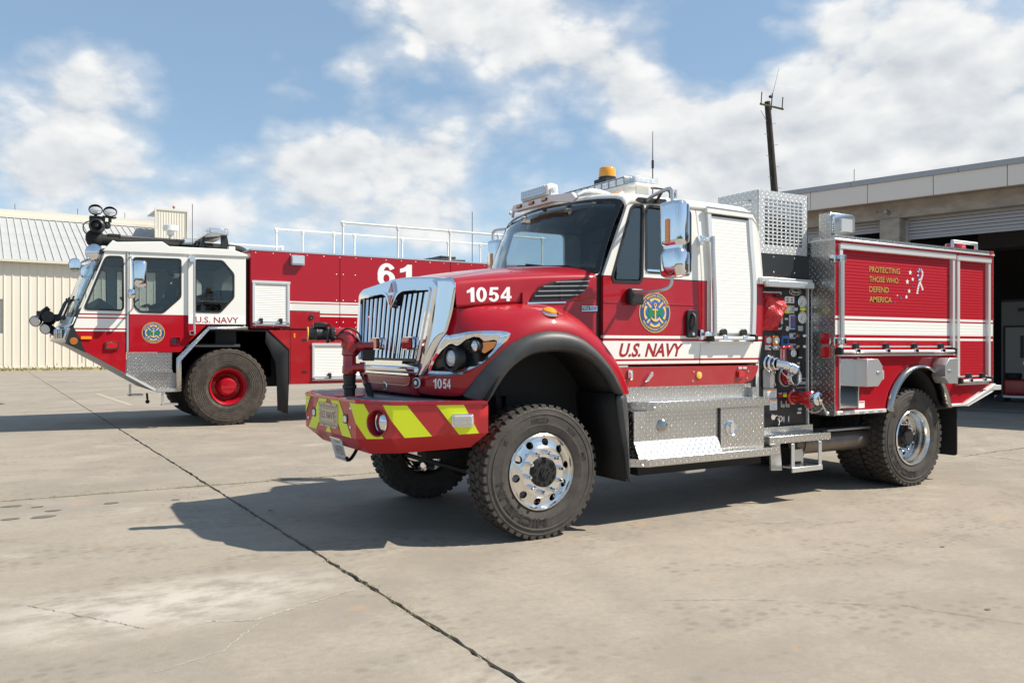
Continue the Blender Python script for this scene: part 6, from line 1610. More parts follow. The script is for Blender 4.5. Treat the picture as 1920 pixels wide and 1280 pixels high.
# round mirrors on the nose
for (x, y, z, r_) in ((-2.62, 11.2, 2.97, .115), (-2.32, 11.15, 3.20, .15), (-2.40, 11.6, 2.88, .13)):
    q = M().rev([(r_, 0), (r_ * .9, .035), (r_ * .5, .07), (0, .08)], (x, y, z), (-.5, -.9, 0) if r_ > .14 else (.6, .9, 0), 24).build('round_mirror', M_chrome if r_ > .14 else M_greym, S)
    M().rev([(r_ * .97, -.002), (0, -.01)], (x, y, z), (-.5, -.9, 0) if r_ > .14 else (.6, .9, 0), 24).rev([(r_, -.01), (r_ * 1.06, 0), (r_, .01)], (x, y, z), (-.5, -.9, 0) if r_ > .14 else (.6, .9, 0), 24).build('mirror_face', M_chrome, q)
M().tube([(-2.15, 10.9, 3.19), (-2.32, 11.15, 3.19), (-2.45, 11.2, 3.05), (-2.62, 11.2, 2.97)], .018, 8, 1).tube([(-2.3, 11.3, 3.1), (-2.4, 11.6, 2.95)], .016, 8).build('mirror_arm', M_satin, S)
# roof turret
tu = M().ball((-2.22, 12.2, 3.58), .17, 14, (1, 1, 1.1)).cyl((-2.22, 12.2, 3.3), (-2.22, 12.2, 3.55), .06).cyl((-2.15, 12.2, 3.56), (-1.82, 12.2, 3.56), .11, n=18).box(-2.0, -1.78, 12.1, 12.3, 3.62, 3.68).build('roof_turret', M_under, S, bevel=.012)
M().rev([(.12, 0), (.14, .02), (.14, .12), (.10, .16), (.10, .05), (.04, .04), (.04, .14), (0, .15)], (-2.18, 12.1, 3.80), (-.25, -1, 0), 22).ball((-2.02, 12.15, 3.84), .075, 12).box(-2.32, -2.05, 12.1, 12.25, 3.9, 4.0).cyl((-2.2, 12.15, 3.7), (-2.14, 12.15, 4.0), .06).build('nozzle', M_black, tu, bevel=.01)
for x, z in ((-2.22, 4.11), (-1.97, 4.09)):
    q = M().rev([(.03, .10), (.10, .08), (.125, .02), (.125, -.02), (.115, -.03)], (x, 12.05, z), (.1, .95, .1), 20)
    q.v = [(a, b, z + (c - z) * .82) for a, b, c in q.v]; q.cyl((x, 12.08, z - .1), (x, 12.1, z - .2), .03); q = q.build('work_lamp', M_black, tu)
    q2 = M().rev([(.11, -.022), (.06, -.045), (0, -.05)], (x, 12.05, z), (.1, .95, .1), 20); q2.v = [(a, b, z + (c - z) * .62 - .012) for a, b, c in q2.v]; q2.build('lens', M_lens, q)
M().tube([(-2.28, 12.1, 3.9), (-2.42, 12.05, 3.85), (-2.44, 12.05, 3.72), (-2.36, 12.1, 3.62)], .012, 6, 2).tube([(-2.1, 12.1, 4.0), (-1.9, 12.1, 3.98), (-1.86, 12.1, 4.0)], .02, 6).build('hose', M_black, tu)
M().tube([(-1.8, 12.3, 3.56), (-1.0, 12.3, 3.55), (.4, 12.3, 3.56), (.62, 12.3, 3.5), (.68, 12.3, 3.32)], .085, 14, 2).build('turret_pipe', M_under, S)
M().tube([(-1.8, 12.0, 3.62), (-1.2, 12.1, 3.63), (-.3, 12.1, 3.62), (0, 12.0, 3.5)], .03, 8, 1).box(-2.0, -1.9, 12.0, 12.5, 3.36, 3.5).build('hose', M_black, S)
# bumper turret
bt = M().tube([(-2.86, 11.9, 1.72), (-3.0, 11.95, 1.86), (-3.08, 12.0, 1.93)], .07, 10).cyl((-3.02, 12.15, 2.05), (-3.02, 11.8, 2.05), .11, n=18).ball((-2.98, 12.0, 2.0), .10, 12).box(-3.2, -3.0, 11.95, 12.1, 2.05, 2.16).tube([(-3.15, 12, 2.0), (-3.12, 12, 2.12), (-3.0, 12, 2.22)], .05, 10, 1).build('bumper_turret', M_under, S, bevel=.01)
M().rev([(.10, 0), (.10, .05), (.06, .05), (0, .03)], (-3.02, 11.8, 2.05), (0, -1, 0), 20).box(-2.92, -2.84, 11.8, 11.95, 1.97, 2.1).build('nozzle', M_black, bt, bevel=.008)
for x, z in ((-3.22, 1.965), (-3.06, 1.83)):
    q = M().rev([(.05, .10), (.095, .06), (.105, 0), (.10, -.02)], (x, 11.85, z), (.5, .8, .3), 20).build('work_lamp', M_black, bt)
    M().rev([(.09, -.015), (.05, -.03), (0, -.035)], (x, 11.85, z), (.5, .8, .3), 20).build('lens', M_lens, q)
# cab light bar
fr = M().plate([(-.52, 3.36), (-.44, 3.62), (-.40, 3.62), (-.42, 3.36)], [], 'y', 12.0, 12.06).plate([(-.10, 3.36), (-.10, 3.70), (.0, 3.70), (.07, 3.36)], [], 'y', 11.15, 11.22).tube([(-.42, 12.03, 3.60), (-.06, 11.18, 3.68)], .03, 8)
fr = fr.plate([(-.52, 3.36), (-.44, 3.62), (-.40, 3.62), (-.42, 3.36)], [], 'y', 11.15, 11.2).build('light_bar_frame', M_black, S)
for (x0, x1, y0, y1, z0) in ((-.36, .0, 11.0, 12.4, 3.66), (-.66, -.38, 12.0, 12.9, 3.56)):
    q = M().box(x0, x1, y0, y1, z0, z0 + .02).build('light_bar', M_greym, S)
    for k in range(8): 
        yy = y0 + (y1 - y0) * (k + .5) / 8; M().box(x0 + .03, x1 - .03, yy - .06, yy + .06, z0 + .022, z0 + .10).build('light_module', M_reflector if k % 3 else M_lens, q, bevel=.01)
    M().box(x0, x1, y0, y1, z0 + .02, z0 + .115).build('cover', G_clear, q)
M().box(.0, .12, 10.95, 11.1, 3.36, 3.44).build('roof_fitting', M_white, S, bevel=.01)
mv = M().rev([(.07, 0), (.07, .08), (.15, .09), (.15, .19), (.12, .20), (0, .21)], (-.83, 12.4, 3.76), (0, 0, 1), 20).build('roof_vent', M_white, S); M().cyl((-.83, 12.4, 3.35), (-.83, 12.4, 3.77), .03).build('vent_stalk', M_white, mv)
M().cyl((-.5, 11.9, 3.35), (-.5, 11.9, 4.35), .006, n=6).build('antenna', M_black, S)
M().cyl((5.9, 12.0, 3.4), (5.9, 12.0, 4.75), .008, n=6).build('antenna', M_black, S)
# tank body
TB0, TB1 = .375, 7.6
for (x0, x1) in ((TB0, 2.164), (2.176, 4.70), (4.712, TB1)):
    M().box(x0, x1, Y0, Y0 + .05, 1.865, 3.375).build('body_panel', M_t61, S, bevel=.004)
M().box(TB0, TB1, Y0 + .02, Y1, 1.86, 3.37).build('tank_body', M_redplain, S, bevel=.01)
M().box(TB0, TB1, Y0 - .006, Y1 + .006, 3.372, 3.40).build('top_edge', M_satin, S)
M().box(1.0, TB1, Y0 + .01, Y0 + .1, 1.82, 1.866).build('body_joint', M_textblack, S)
M().plate([(.60, 1.86), (1.12, 1.45), (1.12, .755), (1.56, .75), (2.6, .75), (2.6, 1.82), (.62, 1.82)] if 0 else [(.72, 1.83), (1.13, 1.45), (1.13, .755), (4.0, .755), (4.0, 1.83)], [], 'y', Y0, Y0 + .06).build('lower_body', M_redplain, S)
M().box(1.13, 3.9, Y0 + .06, Y1, .80, 1.83).box(5.3, TB1, Y0, Y1, .8, 1.86).build('lower_compartments', M_redplain, S)
M().box(1.155, 1.158, Y0 - .004, Y0, .76, 1.82).build('panel_joint', M_textblack, S)
def rd61(x0, x1, z0, z1, n):
    f = M().box(x0, x0 + .045, Y0 - .03, Y0, z0, z1).box(x1 - .045, x1, Y0 - .03, Y0, z0, z1).box(x0 - .01, x1 + .01, Y0 - .035, Y0, z1 - .05, z1).box(x0, x1, Y0 - .03, Y0, z0 - .02, z0 + .02).build('roll_door', M_trim, S)
    h_ = (z1 - z0 - .05) / n
    for k in range(n):
        a = z0 + k * h_ + .01
        M().add([(x0 + .045, Y0 - .004, a), (x1 - .045, Y0 - .004, a), (x1 - .045, Y0 - .008, a + h_ * .15), (x0 + .045, Y0 - .008, a + h_ * .15), (x0 + .045, Y0 - .008, a + h_ * .92), (x1 - .045, Y0 - .008, a + h_ * .92), (x1 - .045, Y0 - .004, a + h_), (x0 + .045, Y0 - .004, a + h_)],
                [(0, 1, 2, 3), (3, 2, 5, 4), (4, 5, 6, 7)]).build('slat', M_wslat, f, angle=60)
    b = M().cyl((x0 + .02, Y0 - .05, z0 + .05), (x1 - .02, Y0 - .05, z0 + .05), .018, n=8).build('bar_latch', M_chrome, f)
    for t in (.22, .75): M().box(x0 + (x1 - x0) * t - .03, x0 + (x1 - x0) * t + .03, Y0 - .07, Y0, z0 + .02, z0 + .13).build('clip', M_black, b, bevel=.01)
rd61(.41, 1.13, 1.93, 2.79, 24); rd61(1.59, 3.2, .84, 1.575, 22)
sp = M().box(1.144, 1.74, Y0 - .012, Y0 + .01, 1.862, 2.21).build('small_panel', M_redplain, S, bevel=.004)
M().box(1.134, 1.75, Y0 - .005, Y0, 1.862, 2.222).build('panel_gap', M_textblack, sp)
M().rev([(.05, 0), (.05, .02), (.03, .025), (0, .01)], (1.57, Y0 - .012, 2.10), (0, -1, 0), 18).build('filler', M_black, sp)
M().box(1.60, 1.70, Y0 - .03, Y0 - .012, 1.89, 1.98).build('marker', M_gold, sp, bevel=.006)
M().rev([(.11, 0), (.11, .005), (0, .006)], (.95, Y0, 1.76), (0, -1, 0), 20).build('oval_recess', M_black, S) if 0 else None
M().box(1.215, 1.245, Y0 - .01, Y0, 1.68, 1.77).build('side_marker', M_amber, S)
for z in (1.64, 1.0): M().plate(rrect(1.38, 1.48, z - .02, z + .02, .015), [], 'y', Y0 - .008, Y0).build('slot', M_black, S)
bl = M().plate(rrect(1.147, 1.41, 3.12, 3.315, .02), [], 'y', Y0 - .10, Y0).build('scene_light', M_satin, S, bevel=.015)
M().plate(rrect(1.165, 1.392, 3.15, 3.29, .01), [], 'y', Y0 - .112, Y0 - .095).build('lens', M_lens, bl)
vs, fs = digits('61'); 
ga = [(3.0 + p[0] * .52 * 1.0, 2.79 + p[1] * .47) for p in vs]
M().add([(2.985 + p[0] * .66, Y0 - .004 - p[2] * .001, 2.785 + p[1] * .475) for p in vs], fs).build('fleet_number', M_textwhite, S)
for k in range(16):
    for z in (3.33, 1.90): M().rev([(.010, 0), (0, .007)], (.47 + k * .34, Y0, z), (0, -1, 0), 8).build('bolt', M_satin, S)
for x in (2.10, 2.24, 2.50): 
    for z in (2.98, 2.45, 2.0): M().rev([(.012, 0), (0, .008)], (x, Y0, z), (0, -1, 0), 8).build('bolt', M_satin, S)
M().box(4.43, 5.35, 11.3, 11.8, 3.40, 3.50).box(4.7, 5.1, 11.3, 11.8, 3.50, 3.56).build('roof_hatch', M_black, S, bevel=.015)
def rail(xs, y, z, x0, x1, zb=3.38):
    rr = M().cyl((x0, y, z), (x1, y, z), .024, n=10).build('railing', M_white, S)
    for x in xs:
        M().cyl((x, y, zb), (x, y, z), .022, n=10).build('post', M_white, rr); M().cyl((x - .04, y, z), (x + .04, y, z), .036, n=10).cyl((x, y, z - .07), (x, y, z), .034, n=10).build('fitting', M_white, rr)
rail((2.277, 3.504, 4.756, 6.0, 7.2), Y0 + .12, 4.07, 2.277, 7.3)
rail((1.63, 2.25, 3.0, 3.52, 4.77, 6.05, 7.0), 13.6, 4.21, 1.63, 7.4)
rail((.63, 1.76), 13.6, 3.80, .2, 1.76)
M().grid([[(.68, y, 1.84), (1.12, y, 1.48), (1.13, y, .95), (1.10, y, .17)] for y in (Y0 + .02, Y0 + .35)]).grid([[(.68, Y0 + .02, 1.84), (1.12, Y0 + .02, 1.48), (1.13, Y0 + .02, .95), (1.10, Y0 + .02, .17)], [(.66, Y0 + .02, 1.6), (.86, Y0 + .02, 1.2), (.88, Y0 + .02, .9), (.90, Y0 + .02, .25)]]).build('mud_flap', M_rubber, S, solid=.012)
M().box(-.95, 1.1, Y0 + .5, Y0 + .52, .7, 1.88).build('arch_back', M_under, S)
M().box(-.45, 1.1, Y0 + .02, Y0 + .5, 1.80, 1.84).build('arch_top', M_under, S)
relocate(S, (2.3, 12.3, 0))

# ------------------------------------------------------------------ the driver in the second truck
M_skin = pmat('skin', (0.42, 0.24, 0.17), .5)
M_shirt = pmat('navy_shirt', (.012, .016, .03), .85)
M_hair = pmat('hair', (.03, .018, .012), .8)
def skinbody(name, V_, E_, R_, mat, parent=None, root=0, sub=2):
    me = bpy.data.meshes.new(name); me.from_pydata(V_, E_, []); o = bpy.data.objects.new(name, me); COL.objects.link(o)
    s_ = o.modifiers.new('s', 'SKIN'); s_.use_smooth_shade = True
    for i, r_ in enumerate(R_):
        q = me.skin_vertices[0].data[i]; q.radius = (r_, r_) if not isinstance(r_, tuple) else r_
    me.skin_vertices[0].data[root].use_root = True
    u = o.modifiers.new('u', 'SUBSURF'); u.levels = u.render_levels = sub
    dg = bpy.context.evaluated_depsgraph_get(); m2 = bpy.data.meshes.new_from_object(o.evaluated_get(dg)); bpy.data.objects.remove(o)
    for p in m2.polygons: p.use_smooth = True
    m2.materials.clear(); m2.materials.append(mat); m2.name = name
    o = bpy.data.objects.new(name, m2); COL.objects.link(o)
    if parent: o.parent = parent
    return o
px, py, pz = -1.0, 11.45, 2.05    # hips on the seat
PV = [(px, py, pz + .06), (px + .02, py, pz + .28), (px + .03, py, pz + .48), (px + .01, py, pz + .60), (px - .01, py, pz + .66),
      (px + .02, py - .19, pz + .50), (px + .02, py + .19, pz + .50),
      (px - .10, py - .25, pz + .26), (px - .10, py + .25, pz + .26), (px - .36, py - .22, pz + .20), (px - .36, py + .22, pz + .20),
      (px - .10, py - .11, pz + .04), (px - .10, py + .11, pz + .04), (px - .48, py - .13, pz + .06), (px - .48, py + .13, pz + .06), (px - .58, py - .13, pz - .40), (px - .58, py + .13, pz - .40)]
PE = [(0, 1), (1, 2), (2, 3), (3, 4), (2, 5), (2, 6), (5, 7), (7, 9), (6, 8), (8, 10), (0, 11), (0, 12), (11, 13), (12, 14), (13, 15), (14, 16)]
PR = [(.16, .12), (.15, .115), (.155, .11), .06, .058, .075, .075, .052, .052, .038, .038, .09, .09, .07, .07, .05, .05]
D = skinbody('person', PV, PE, PR, M_shirt)
tag(D, 'driver in a dark shirt seated behind the wheel of the farther truck', 'person')
hx, hy, hz = px - .02, py, pz + .79
head = M()
rows = []
for j in range(17):
    t = pi * j / 16; z = cos(t); rr = sin(t); row = []
    for i in range(24):
        a = 2 * pi * i / 24; cxx = cos(a); sxx = sin(a)
        x = rr * cxx * .098; y = rr * sxx * .076
        if z < 0: x *= 1 - .12 * -z; y *= 1 - .28 * -z
        f = max(0, -cxx) ** 3
        if abs(z + .02) < .35: x -= f * .0
        nose = max(0, 1 - abs(z + .10) / .28) * max(0, 1 - abs(sxx) / .28) * (cxx < 0) * rr
        x -= .026 * nose
        brow = max(0, 1 - abs(z - .22) / .12) * f; x -= .006 * brow
        eye = max(0, 1 - abs(z - .08) / .12) * max(0, 1 - abs(abs(sxx) - .42) / .2) * (cxx < 0); x += .010 * eye
        mouth = max(0, 1 - abs(z + .48) / .1) * f; x -= .006 * mouth
        chin = max(0, 1 - abs(z + .80) / .2) * f; x -= .012 * chin
        row.append((hx + x, hy + y, hz + z * .122))
    rows.append(row)
head.grid(rows, True)
for s_ in (-1, 1): head.ball((hx + .01, hy + s_ * .076, hz - .005), .03, 10, (.6, .3, 1.0))
for s_ in (-1, 1):
    bx_, by_, bz_ = px - .38, py + s_ * .22, pz + .215
    head.ball((bx_ - .03, by_, bz_ + .01), .04, 10, (1.1, .5, .8))
    for k in range(4): head.tube([(bx_ - .05, by_ - .024 + k * .016, bz_ + .02), (bx_ - .085, by_ - .024 + k * .016, bz_ + .025), (bx_ - .10, by_ - .022 + k * .015, bz_ - .0), (bx_ - .085, by_ - .022 + k * .015, bz_ - .02)], .0085, 6, 1)
    head.tube([(bx_ - .02, by_ - s_ * .03, bz_ + .01), (bx_ - .06, by_ - s_ * .045, bz_ + .0), (bx_ - .075, by_ - s_ * .035, bz_ - .015)], .010, 6, 1)
hd = head.build('head_and_hands', M_skin, D, angle=80)
for s_ in (-1, 1): M().ball((hx - .083, hy + s_ * .032, hz + .012), .009, 8).build('eye', M_textwhite, hd); M().ball((hx - .0895, hy + s_ * .032, hz + .012), .0045, 6).build('pupil', M_textblack, hd)
hr2 = []
for j in range(8):
    t = pi * .52 * j / 7; z = cos(t); rr = sin(t)
    hr2.append([(hx + .012 + rr * cos(2 * pi * i / 20) * .104 + (.03 * (j / 7) if cos(2 * pi * i / 20) < -.3 else 0), hy + rr * sin(2 * pi * i / 20) * .083, hz + .008 + z * .127) for i in range(20)])
M().grid(hr2, True).build('hair', M_hair, D, angle=80)
M().rev([(.035, 0), (0, .002)], (px - .112, py - .06, pz + .42), (-1, -.25, .05), 14).build('shirt_badge', M_satin, D)

# ================================================================== setting
def conc_color(base, dark, light, spots=True, off=0.0):
    def f(nt):
        o = coord(nt, 'Object')
        p = scalev(nt, o, (1, 1, 1))
        a = noise(nt, p, .35, 6, .6); b = noise(nt, p, 1.7, 8, .62, .4); c_ = noise(nt, p, 22, 5, .7); d = noise(nt, p, 160, 3, .6)
        col = mixc(nt, (a * .55 + b * .45).ss(.42, .58), dark, light)
        col = mixc(nt, (c_ * .6 + d * .4).ss(.40, .64) * .55, col, tuple(k * .66 for k in base))
        f2 = noise(nt, scalev(nt, o, (1, 1.6, 1)), 5.5, 6, .7, .3).ss(.48, .72)
        col = mixc(nt, f2 * .45, col, tuple(k * .62 for k in base))
        # rubbed tread print blotches, soft and grey, in drifts
        e = vor(nt, scalev(nt, o, (9.5, 13.0, 1)), 1.0, 'F1', .55)
        e = 1.0 - e.ss(.22, .46)
        g = noise(nt, scalev(nt, o, (.75, 1.5, 1)), 1.0, 4, .55).ss(.50, .57)
        g2 = noise(nt, scalev(nt, o, (.22, .9, 1)), 1.3, 3, .5).ss(.48, .60)
        col = mixc(nt, (e * .72 + .16) * g * .8, col, tuple(k * .54 for k in base))
        col = mixc(nt, g2 * .22, col, tuple(k * .66 for k in base))
        # fine speckle of the exposed aggregate
        sp = noise(nt, p, 330, 2, .7).ss(.34, .66)
        col = mixc(nt, sp * .55, col, tuple(k * .62 for k in base))
        sq_ = vor(nt, p, 95).lt(.16) * noise(nt, p, 11, 2, .5).ss(.45, .6)
        col = mixc(nt, sq_ * .7, col, (.50, .45, .38))
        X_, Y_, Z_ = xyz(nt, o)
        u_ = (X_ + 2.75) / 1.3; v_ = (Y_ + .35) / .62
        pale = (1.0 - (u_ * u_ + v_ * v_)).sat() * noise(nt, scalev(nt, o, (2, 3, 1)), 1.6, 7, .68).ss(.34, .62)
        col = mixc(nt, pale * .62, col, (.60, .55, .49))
        # ochre patches
        h = noise(nt, scalev(nt, o, (1.3, 2.2, 1)), 1.1, 3, .5).ss(.66, .74)
        col = mixc(nt, h * .5, col, (.42, .28, .17))
        # pale dusty patches
        j = noise(nt, scalev(nt, o, (.5, .9, 1)), 1.3, 6, .65, .5).ss(.58, .74)
        col = mixc(nt, j * .4, col, (.52, .48, .42))
        # grit
        k = vor(nt, p, 42).lt(.10) * noise(nt, p, 6, 2, .5).gt(.5)
        col = mixc(nt, k * .45, col, (.10, .09, .08))
        return col
    return f
BASE = (.385, .332, .268)
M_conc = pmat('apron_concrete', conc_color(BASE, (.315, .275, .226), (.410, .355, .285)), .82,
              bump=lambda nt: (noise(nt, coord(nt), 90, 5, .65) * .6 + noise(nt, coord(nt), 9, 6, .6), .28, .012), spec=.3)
M_joint = pmat('joint_filler', lambda nt: mixc(nt, noise(nt, coord(nt), 14, 4, .6).ss(.4, .6), (.03, .028, .026), (.12, .10, .075)), .9)
M_crack = pmat('crack_dark', (.07, .06, .05), .9)
M_crackl = pmat('crack_pale', lambda nt: mixc(nt, noise(nt, coord(nt), 14, 3, .6).ss(.4, .55), (.34, .30, .25), (.66, .62, .56)), .9)
M_oil = pmat('oil_spot', (.15, .13, .108), .7)
M_dirt = pmat('dry_ground', lambda nt: mixc(nt, noise(nt, coord(nt), .5, 7, .65).ss(.35, .65), (.42, .30, .18), (.20, .19, .09)), .95)

gnd = M().box(-500, 700, -400, 900, -.5, -.03).build('ground', M_dirt); gnd['kind'] = 'structure'
sub = M().box(-60, 90, -60, 52, -.5, -.018).build('joint_filler', M_joint, gnd)
# concrete slabs: joints run almost parallel to the trucks
def ja(k):   # line x = a0 + b*y
    return (-1.67 + 9.55 * k, -.0215)
def jb(k):
    return (3.73 + 12.6 * k, -.045)
def cross(ka, kb):
    a, b = ja(ka); c_, d = jb(kb)
    y = (c_ + d * a) / (1 - d * b); return (a + b * y, y)
G_ = .011
for ka in range(-6, 9):
    for kb in range(-5, 4):
        p = [cross(ka, kb), cross(ka + 1, kb), cross(ka + 1, kb + 1), cross(ka, kb + 1)]
        near = ka in (-1, 0) and kb in (-2, -1, 0)
        H_ = .017
        q = [(p[0][0] + G_, p[0][1] + H_), (p[1][0] - G_, p[1][1] + H_), (p[2][0] - G_, p[2][1] - H_), (p[3][0] + G_, p[3][1] - H_)]
        if near:
            # chipped, slightly wandering edges
            e = []
            for i in range(4):
                a, b = Vector(q[i]), Vector(q[(i + 1) % 4]); n_ = Vector((b - a)).orthogonal().normalized(); L = (b - a).length; N = int(L / .06)
                for j in range(N):
                    t = j / N; pt = a.lerp(b, t)
                    w_ = (random.random() ** 4) * .018 + .004 * sin(j * .37) 
                    e.append((pt.x - n_.x * 0 + (random.random() - .5) * .004 + (w_ * (1 if i == 3 else -1) if i in (1, 3) else 0), pt.y + (w_ * (1 if i == 0 else -1) if i in (0, 2) else 0)))
            q = e
        M().plate(q, [], 'z', -.04, 0.0).build('slab', M_conc, gnd, angle=20)
# cracks and marks on the slabs
def ribbon(name, pts, w_, mat, z=.0035, jag=.03, n=14):
    P = []
    for a, b in zip(pts, pts[1:]):
        for j in range(n):
            t = j / n; P.append((a[0] + (b[0] - a[0]) * t + random.gauss(0, jag * .4), a[1] + (b[1] - a[1]) * t + random.gauss(0, jag * .4)))
    P.append(pts[-1]); m = M(); rows = [[], []]
    for i, p in enumerate(P):
        d = Vector(P[min(i + 1, len(P) - 1)]) - Vector(P[max(i - 1, 0)]); d.normalize(); n_ = Vector((-d.y, d.x)); ww = w_ * random.uniform(.2, 1) * (0.15 if i in (0, len(P) - 1) else 1)
        rows[0].append((p[0] + n_.x * ww, p[1] + n_.y * ww, z)); rows[1].append((p[0] - n_.x * ww, p[1] - n_.y * ww, z))
    return m.grid(rows).build(name, mat, gnd)
ribbon('crack', [(-3.5, .02), (-3.13, -.51), (-2.97, -.76)], .0025, M_crack, jag=.012, n=30)
ribbon('crack', [(-2.67, -.81), (-2.43, -.93), (-2.01, -.76), (-1.76, -.66)], .0042, M_crackl, jag=.012, n=34)
ribbon('crack', [(-2.41, -.97), (-2.68, -1.31), (-3.01, -1.43)], .0022, M_crackl, jag=.012, n=30)
ribbon('crack', [(-.28, -1.81), (.16, -2.06), (.85, -2.63), (1.11, -3.14), (1.4, -3.6)], .002, M_crack, jag=.012, n=30)
ribbon('crack', [(7.5, .96), (8.3, 1.0), (9.24, 1.02), (11, 1.3)], .012, M_crack)
ribbon('crack', [(1.6, -.3), (2.2, -.9), (2.7, -1.0)], .003, M_crack)
ribbon('patch_joint', [(-2.8, 34.5), (2.5, 34.4)], .05, M_crack, jag=.1)
ribbon('joint', [(7.72, 3), (7.86, .8), (8.0, -3)], .012, M_crackl)
for (x, y, r_) in ((-3.58, 2.88, .05), (-3.34, 2.84, .07), (-3.37, 3.39, .04), (-3.25, 3.11, .045), (-2.76, 3.24, .05), (-3.58, 3.55, .06), (-2.2, 3.1, .03), (-1.55, 2.1, .02), (2.4, -1.9, .015), (1.2, -2.9, .015)):
    m = M(); k = 14; m.add([(x + r_ * 1.5 * random.uniform(.8, 1.1) * cos(2 * pi * i / k), y + r_ * .9 * random.uniform(.8, 1.1) * sin(2 * pi * i / k), .004) for i in range(k)], [tuple(range(k))]); m.build('oil_spot', M_oil, gnd)
M_line = pmat('worn_yellow_line', lambda nt: mixc(nt, noise(nt, coord(nt), 5, 6, .7).ss(.52, .60), (.39, .335, .27), (.47, .34, .17)), .9)
for (x0, y0, x1, y1) in ((-1.35, 24, -1.05, 17.6), (1.9, 22, 2.6, 17.5), (3.6, 30, 4.1, 26)):
    M().add([(x0, y0, .004), (x0 + .15, y0, .004), (x1 + .15, y1, .004), (x1, y1, .004)], [(0, 1, 2, 3)]).build('painted_line', M_line, gnd)
M().rev([(.55, .003), (.50, .006), (0, .006)], (-4.3, 20, 0), (0, 0, 1), 28).build('manhole_cover', M_joint, gnd)
# dry grass and straw along the joints
M_straw = pmat('dry_grass', lambda nt: mixc(nt, noise(nt, coord(nt), 30, 2, .5), (.42, .32, .15), (.22, .22, .08)), .9)
st = M()
def blades(x, y, n, h, spread=.02):
    for _ in range(n):
        a = random.uniform(0, 2 * pi); px_ = x + random.gauss(0, spread); py_ = y + random.gauss(0, spread); hh = h * random.uniform(.3, 1); l = hh * random.uniform(.6, 2.2); w_ = .0022
        st.add([(px_ - w_ * sin(a), py_ + w_ * cos(a), 0), (px_ + w_ * sin(a), py_ - w_ * cos(a), 0), (px_ + cos(a) * l, py_ + sin(a) * l, hh)], [(0, 1, 2)])
def along(f, y0, y1, dens, h):
    y = y0
    while y < y1:
        if random.random() < .55: x_, y_ = f(y); blades(x_, y_, random.randint(2, 7), h)
        y += dens * random.uniform(.3, 2)
along(lambda y: (-1.67 - .0215 * y, y), -2.6, 1.2, .035, .022)
along(lambda y: (y, 3.73 - .045 * y), -4.6, 1.5, .02, .04)
for (x, y, n, s_) in ((-1.83, 3.85, 60, .08), (-2.1, 3.2, 45, .12), (-1.0, 3.78, 60, .06), (-2.4, 2.9, 30, .15), (-3.0, 3.9, 30, .1), (-1.66, -.62, 25, .02)): blades(x, y, n, .02, s_)
for _ in range(220):
    x_ = random.uniform(-7, 4); st_h = random.uniform(.02, .12); 
    for k in range(8): blades(x_, random.uniform(34.2, 34.6) if random.random() < .3 else random.uniform(51.5, 53), 1, st_h * 1.5, .15)
so = st.build('dry_grass_in_joints', M_straw); tag(so, 'thin dry straw and weeds growing in the slab joints', 'grass', kind='stuff')

# weeds along the far metal building
M_weed = pmat('weeds', lambda nt: mixc(nt, noise(nt, coord(nt), 3, 3, .6), (.16, .16, .06), (.34, .28, .14)), .95)
wd_ = M()
for _ in range(1500):
    x = random.uniform(-9, 9.5); y = random.uniform(55, 61.2) + .03 * x; a = random.uniform(0, 2 * pi); h_ = random.uniform(.05, .32) * (1.3 if y > 60.3 else .55); w_ = random.uniform(.03, .07)
    wd_.add([(x - w_ * sin(a), y + w_ * cos(a), -.03), (x + w_ * sin(a), y - w_ * cos(a), -.03), (x + cos(a) * h_ * .5, y + sin(a) * h_ * .5, h_)], [(0, 1, 2)])
tag(wd_.build('weeds', M_weed), 'low weeds along the foot of the cream metal building', 'weeds', kind='stuff')

# ------------------------------------------------------------------ cream metal building
M_cream = pmat('cream_sheet_metal', lambda nt: mixc(nt, noise(nt, scalev(nt, coord(nt), (.6, 1, .25)), 1.0, 6, .6).ss(.3, .75) * .4, (.74, .69, .59), (.62, .575, .49)), .55)
M_roofm = pmat('pale_grey_roof_sheet', lambda nt: mixc(nt, noise(nt, coord(nt), .8, 5, .6).ss(.35, .7) * .4, (.44, .44, .43), (.34, .34, .33)), .75)
M_whtrim = pmat('off_white_trim', (.66, .63, .54), .5)
M_louvre = pmat('window_louvre', (.12, .13, .13), .3)
B = thing('metal_building', 'long cream corrugated metal building with a pale grey ribbed roof', 'building', (1.8, 60.8, 0), radians(1.9))
def rib_panel(w_=.50): return [(0, 0), (.035, -.0), (.055, -.045), (.10, -.045), (.12, 0), (w_, 0)]
me_w = M(); pr = rib_panel(.502)
me_w.grid([[(x, y, z) for x, y in pr] for z in (0, 7.5)])
MW = me_w.mesh('wall_panel', angle=20); MW.materials.append(M_cream)
me_r = M(); me_r.grid([[(x, y0, z0 - y * 1.5) for x, y in pr] for y0, z0 in ((-.35, 7.42), (13.6, 12.25))])
MR = me_r.mesh('roof_panel', angle=20); MR.materials.append(M_roofm)
win_x = (-7.37, -6.47)
for i in range(-71, 15):
    x = .05 + i * .502
    if win_x[0] - .3 < x < win_x[1]:
        for z0, z1 in ((0, 2.42), (4.75, 7.5)):
            M().grid([[(a, b, z) for a, b in pr] for z in (z0, z1)]).build('wall_panel', M_cream, B, angle=20).location = (x, 0, 0)
    else:
        o = bpy.data.objects.new('wall_panel', MW); COL.objects.link(o); o.parent = B; o.location = (x, 0, 0)
for i in range(-71, 15):
    o = bpy.data.objects.new('roof_panel', MR); COL.objects.link(o); o.parent = B; o.location = (.05 + i * .502, 0, 0)
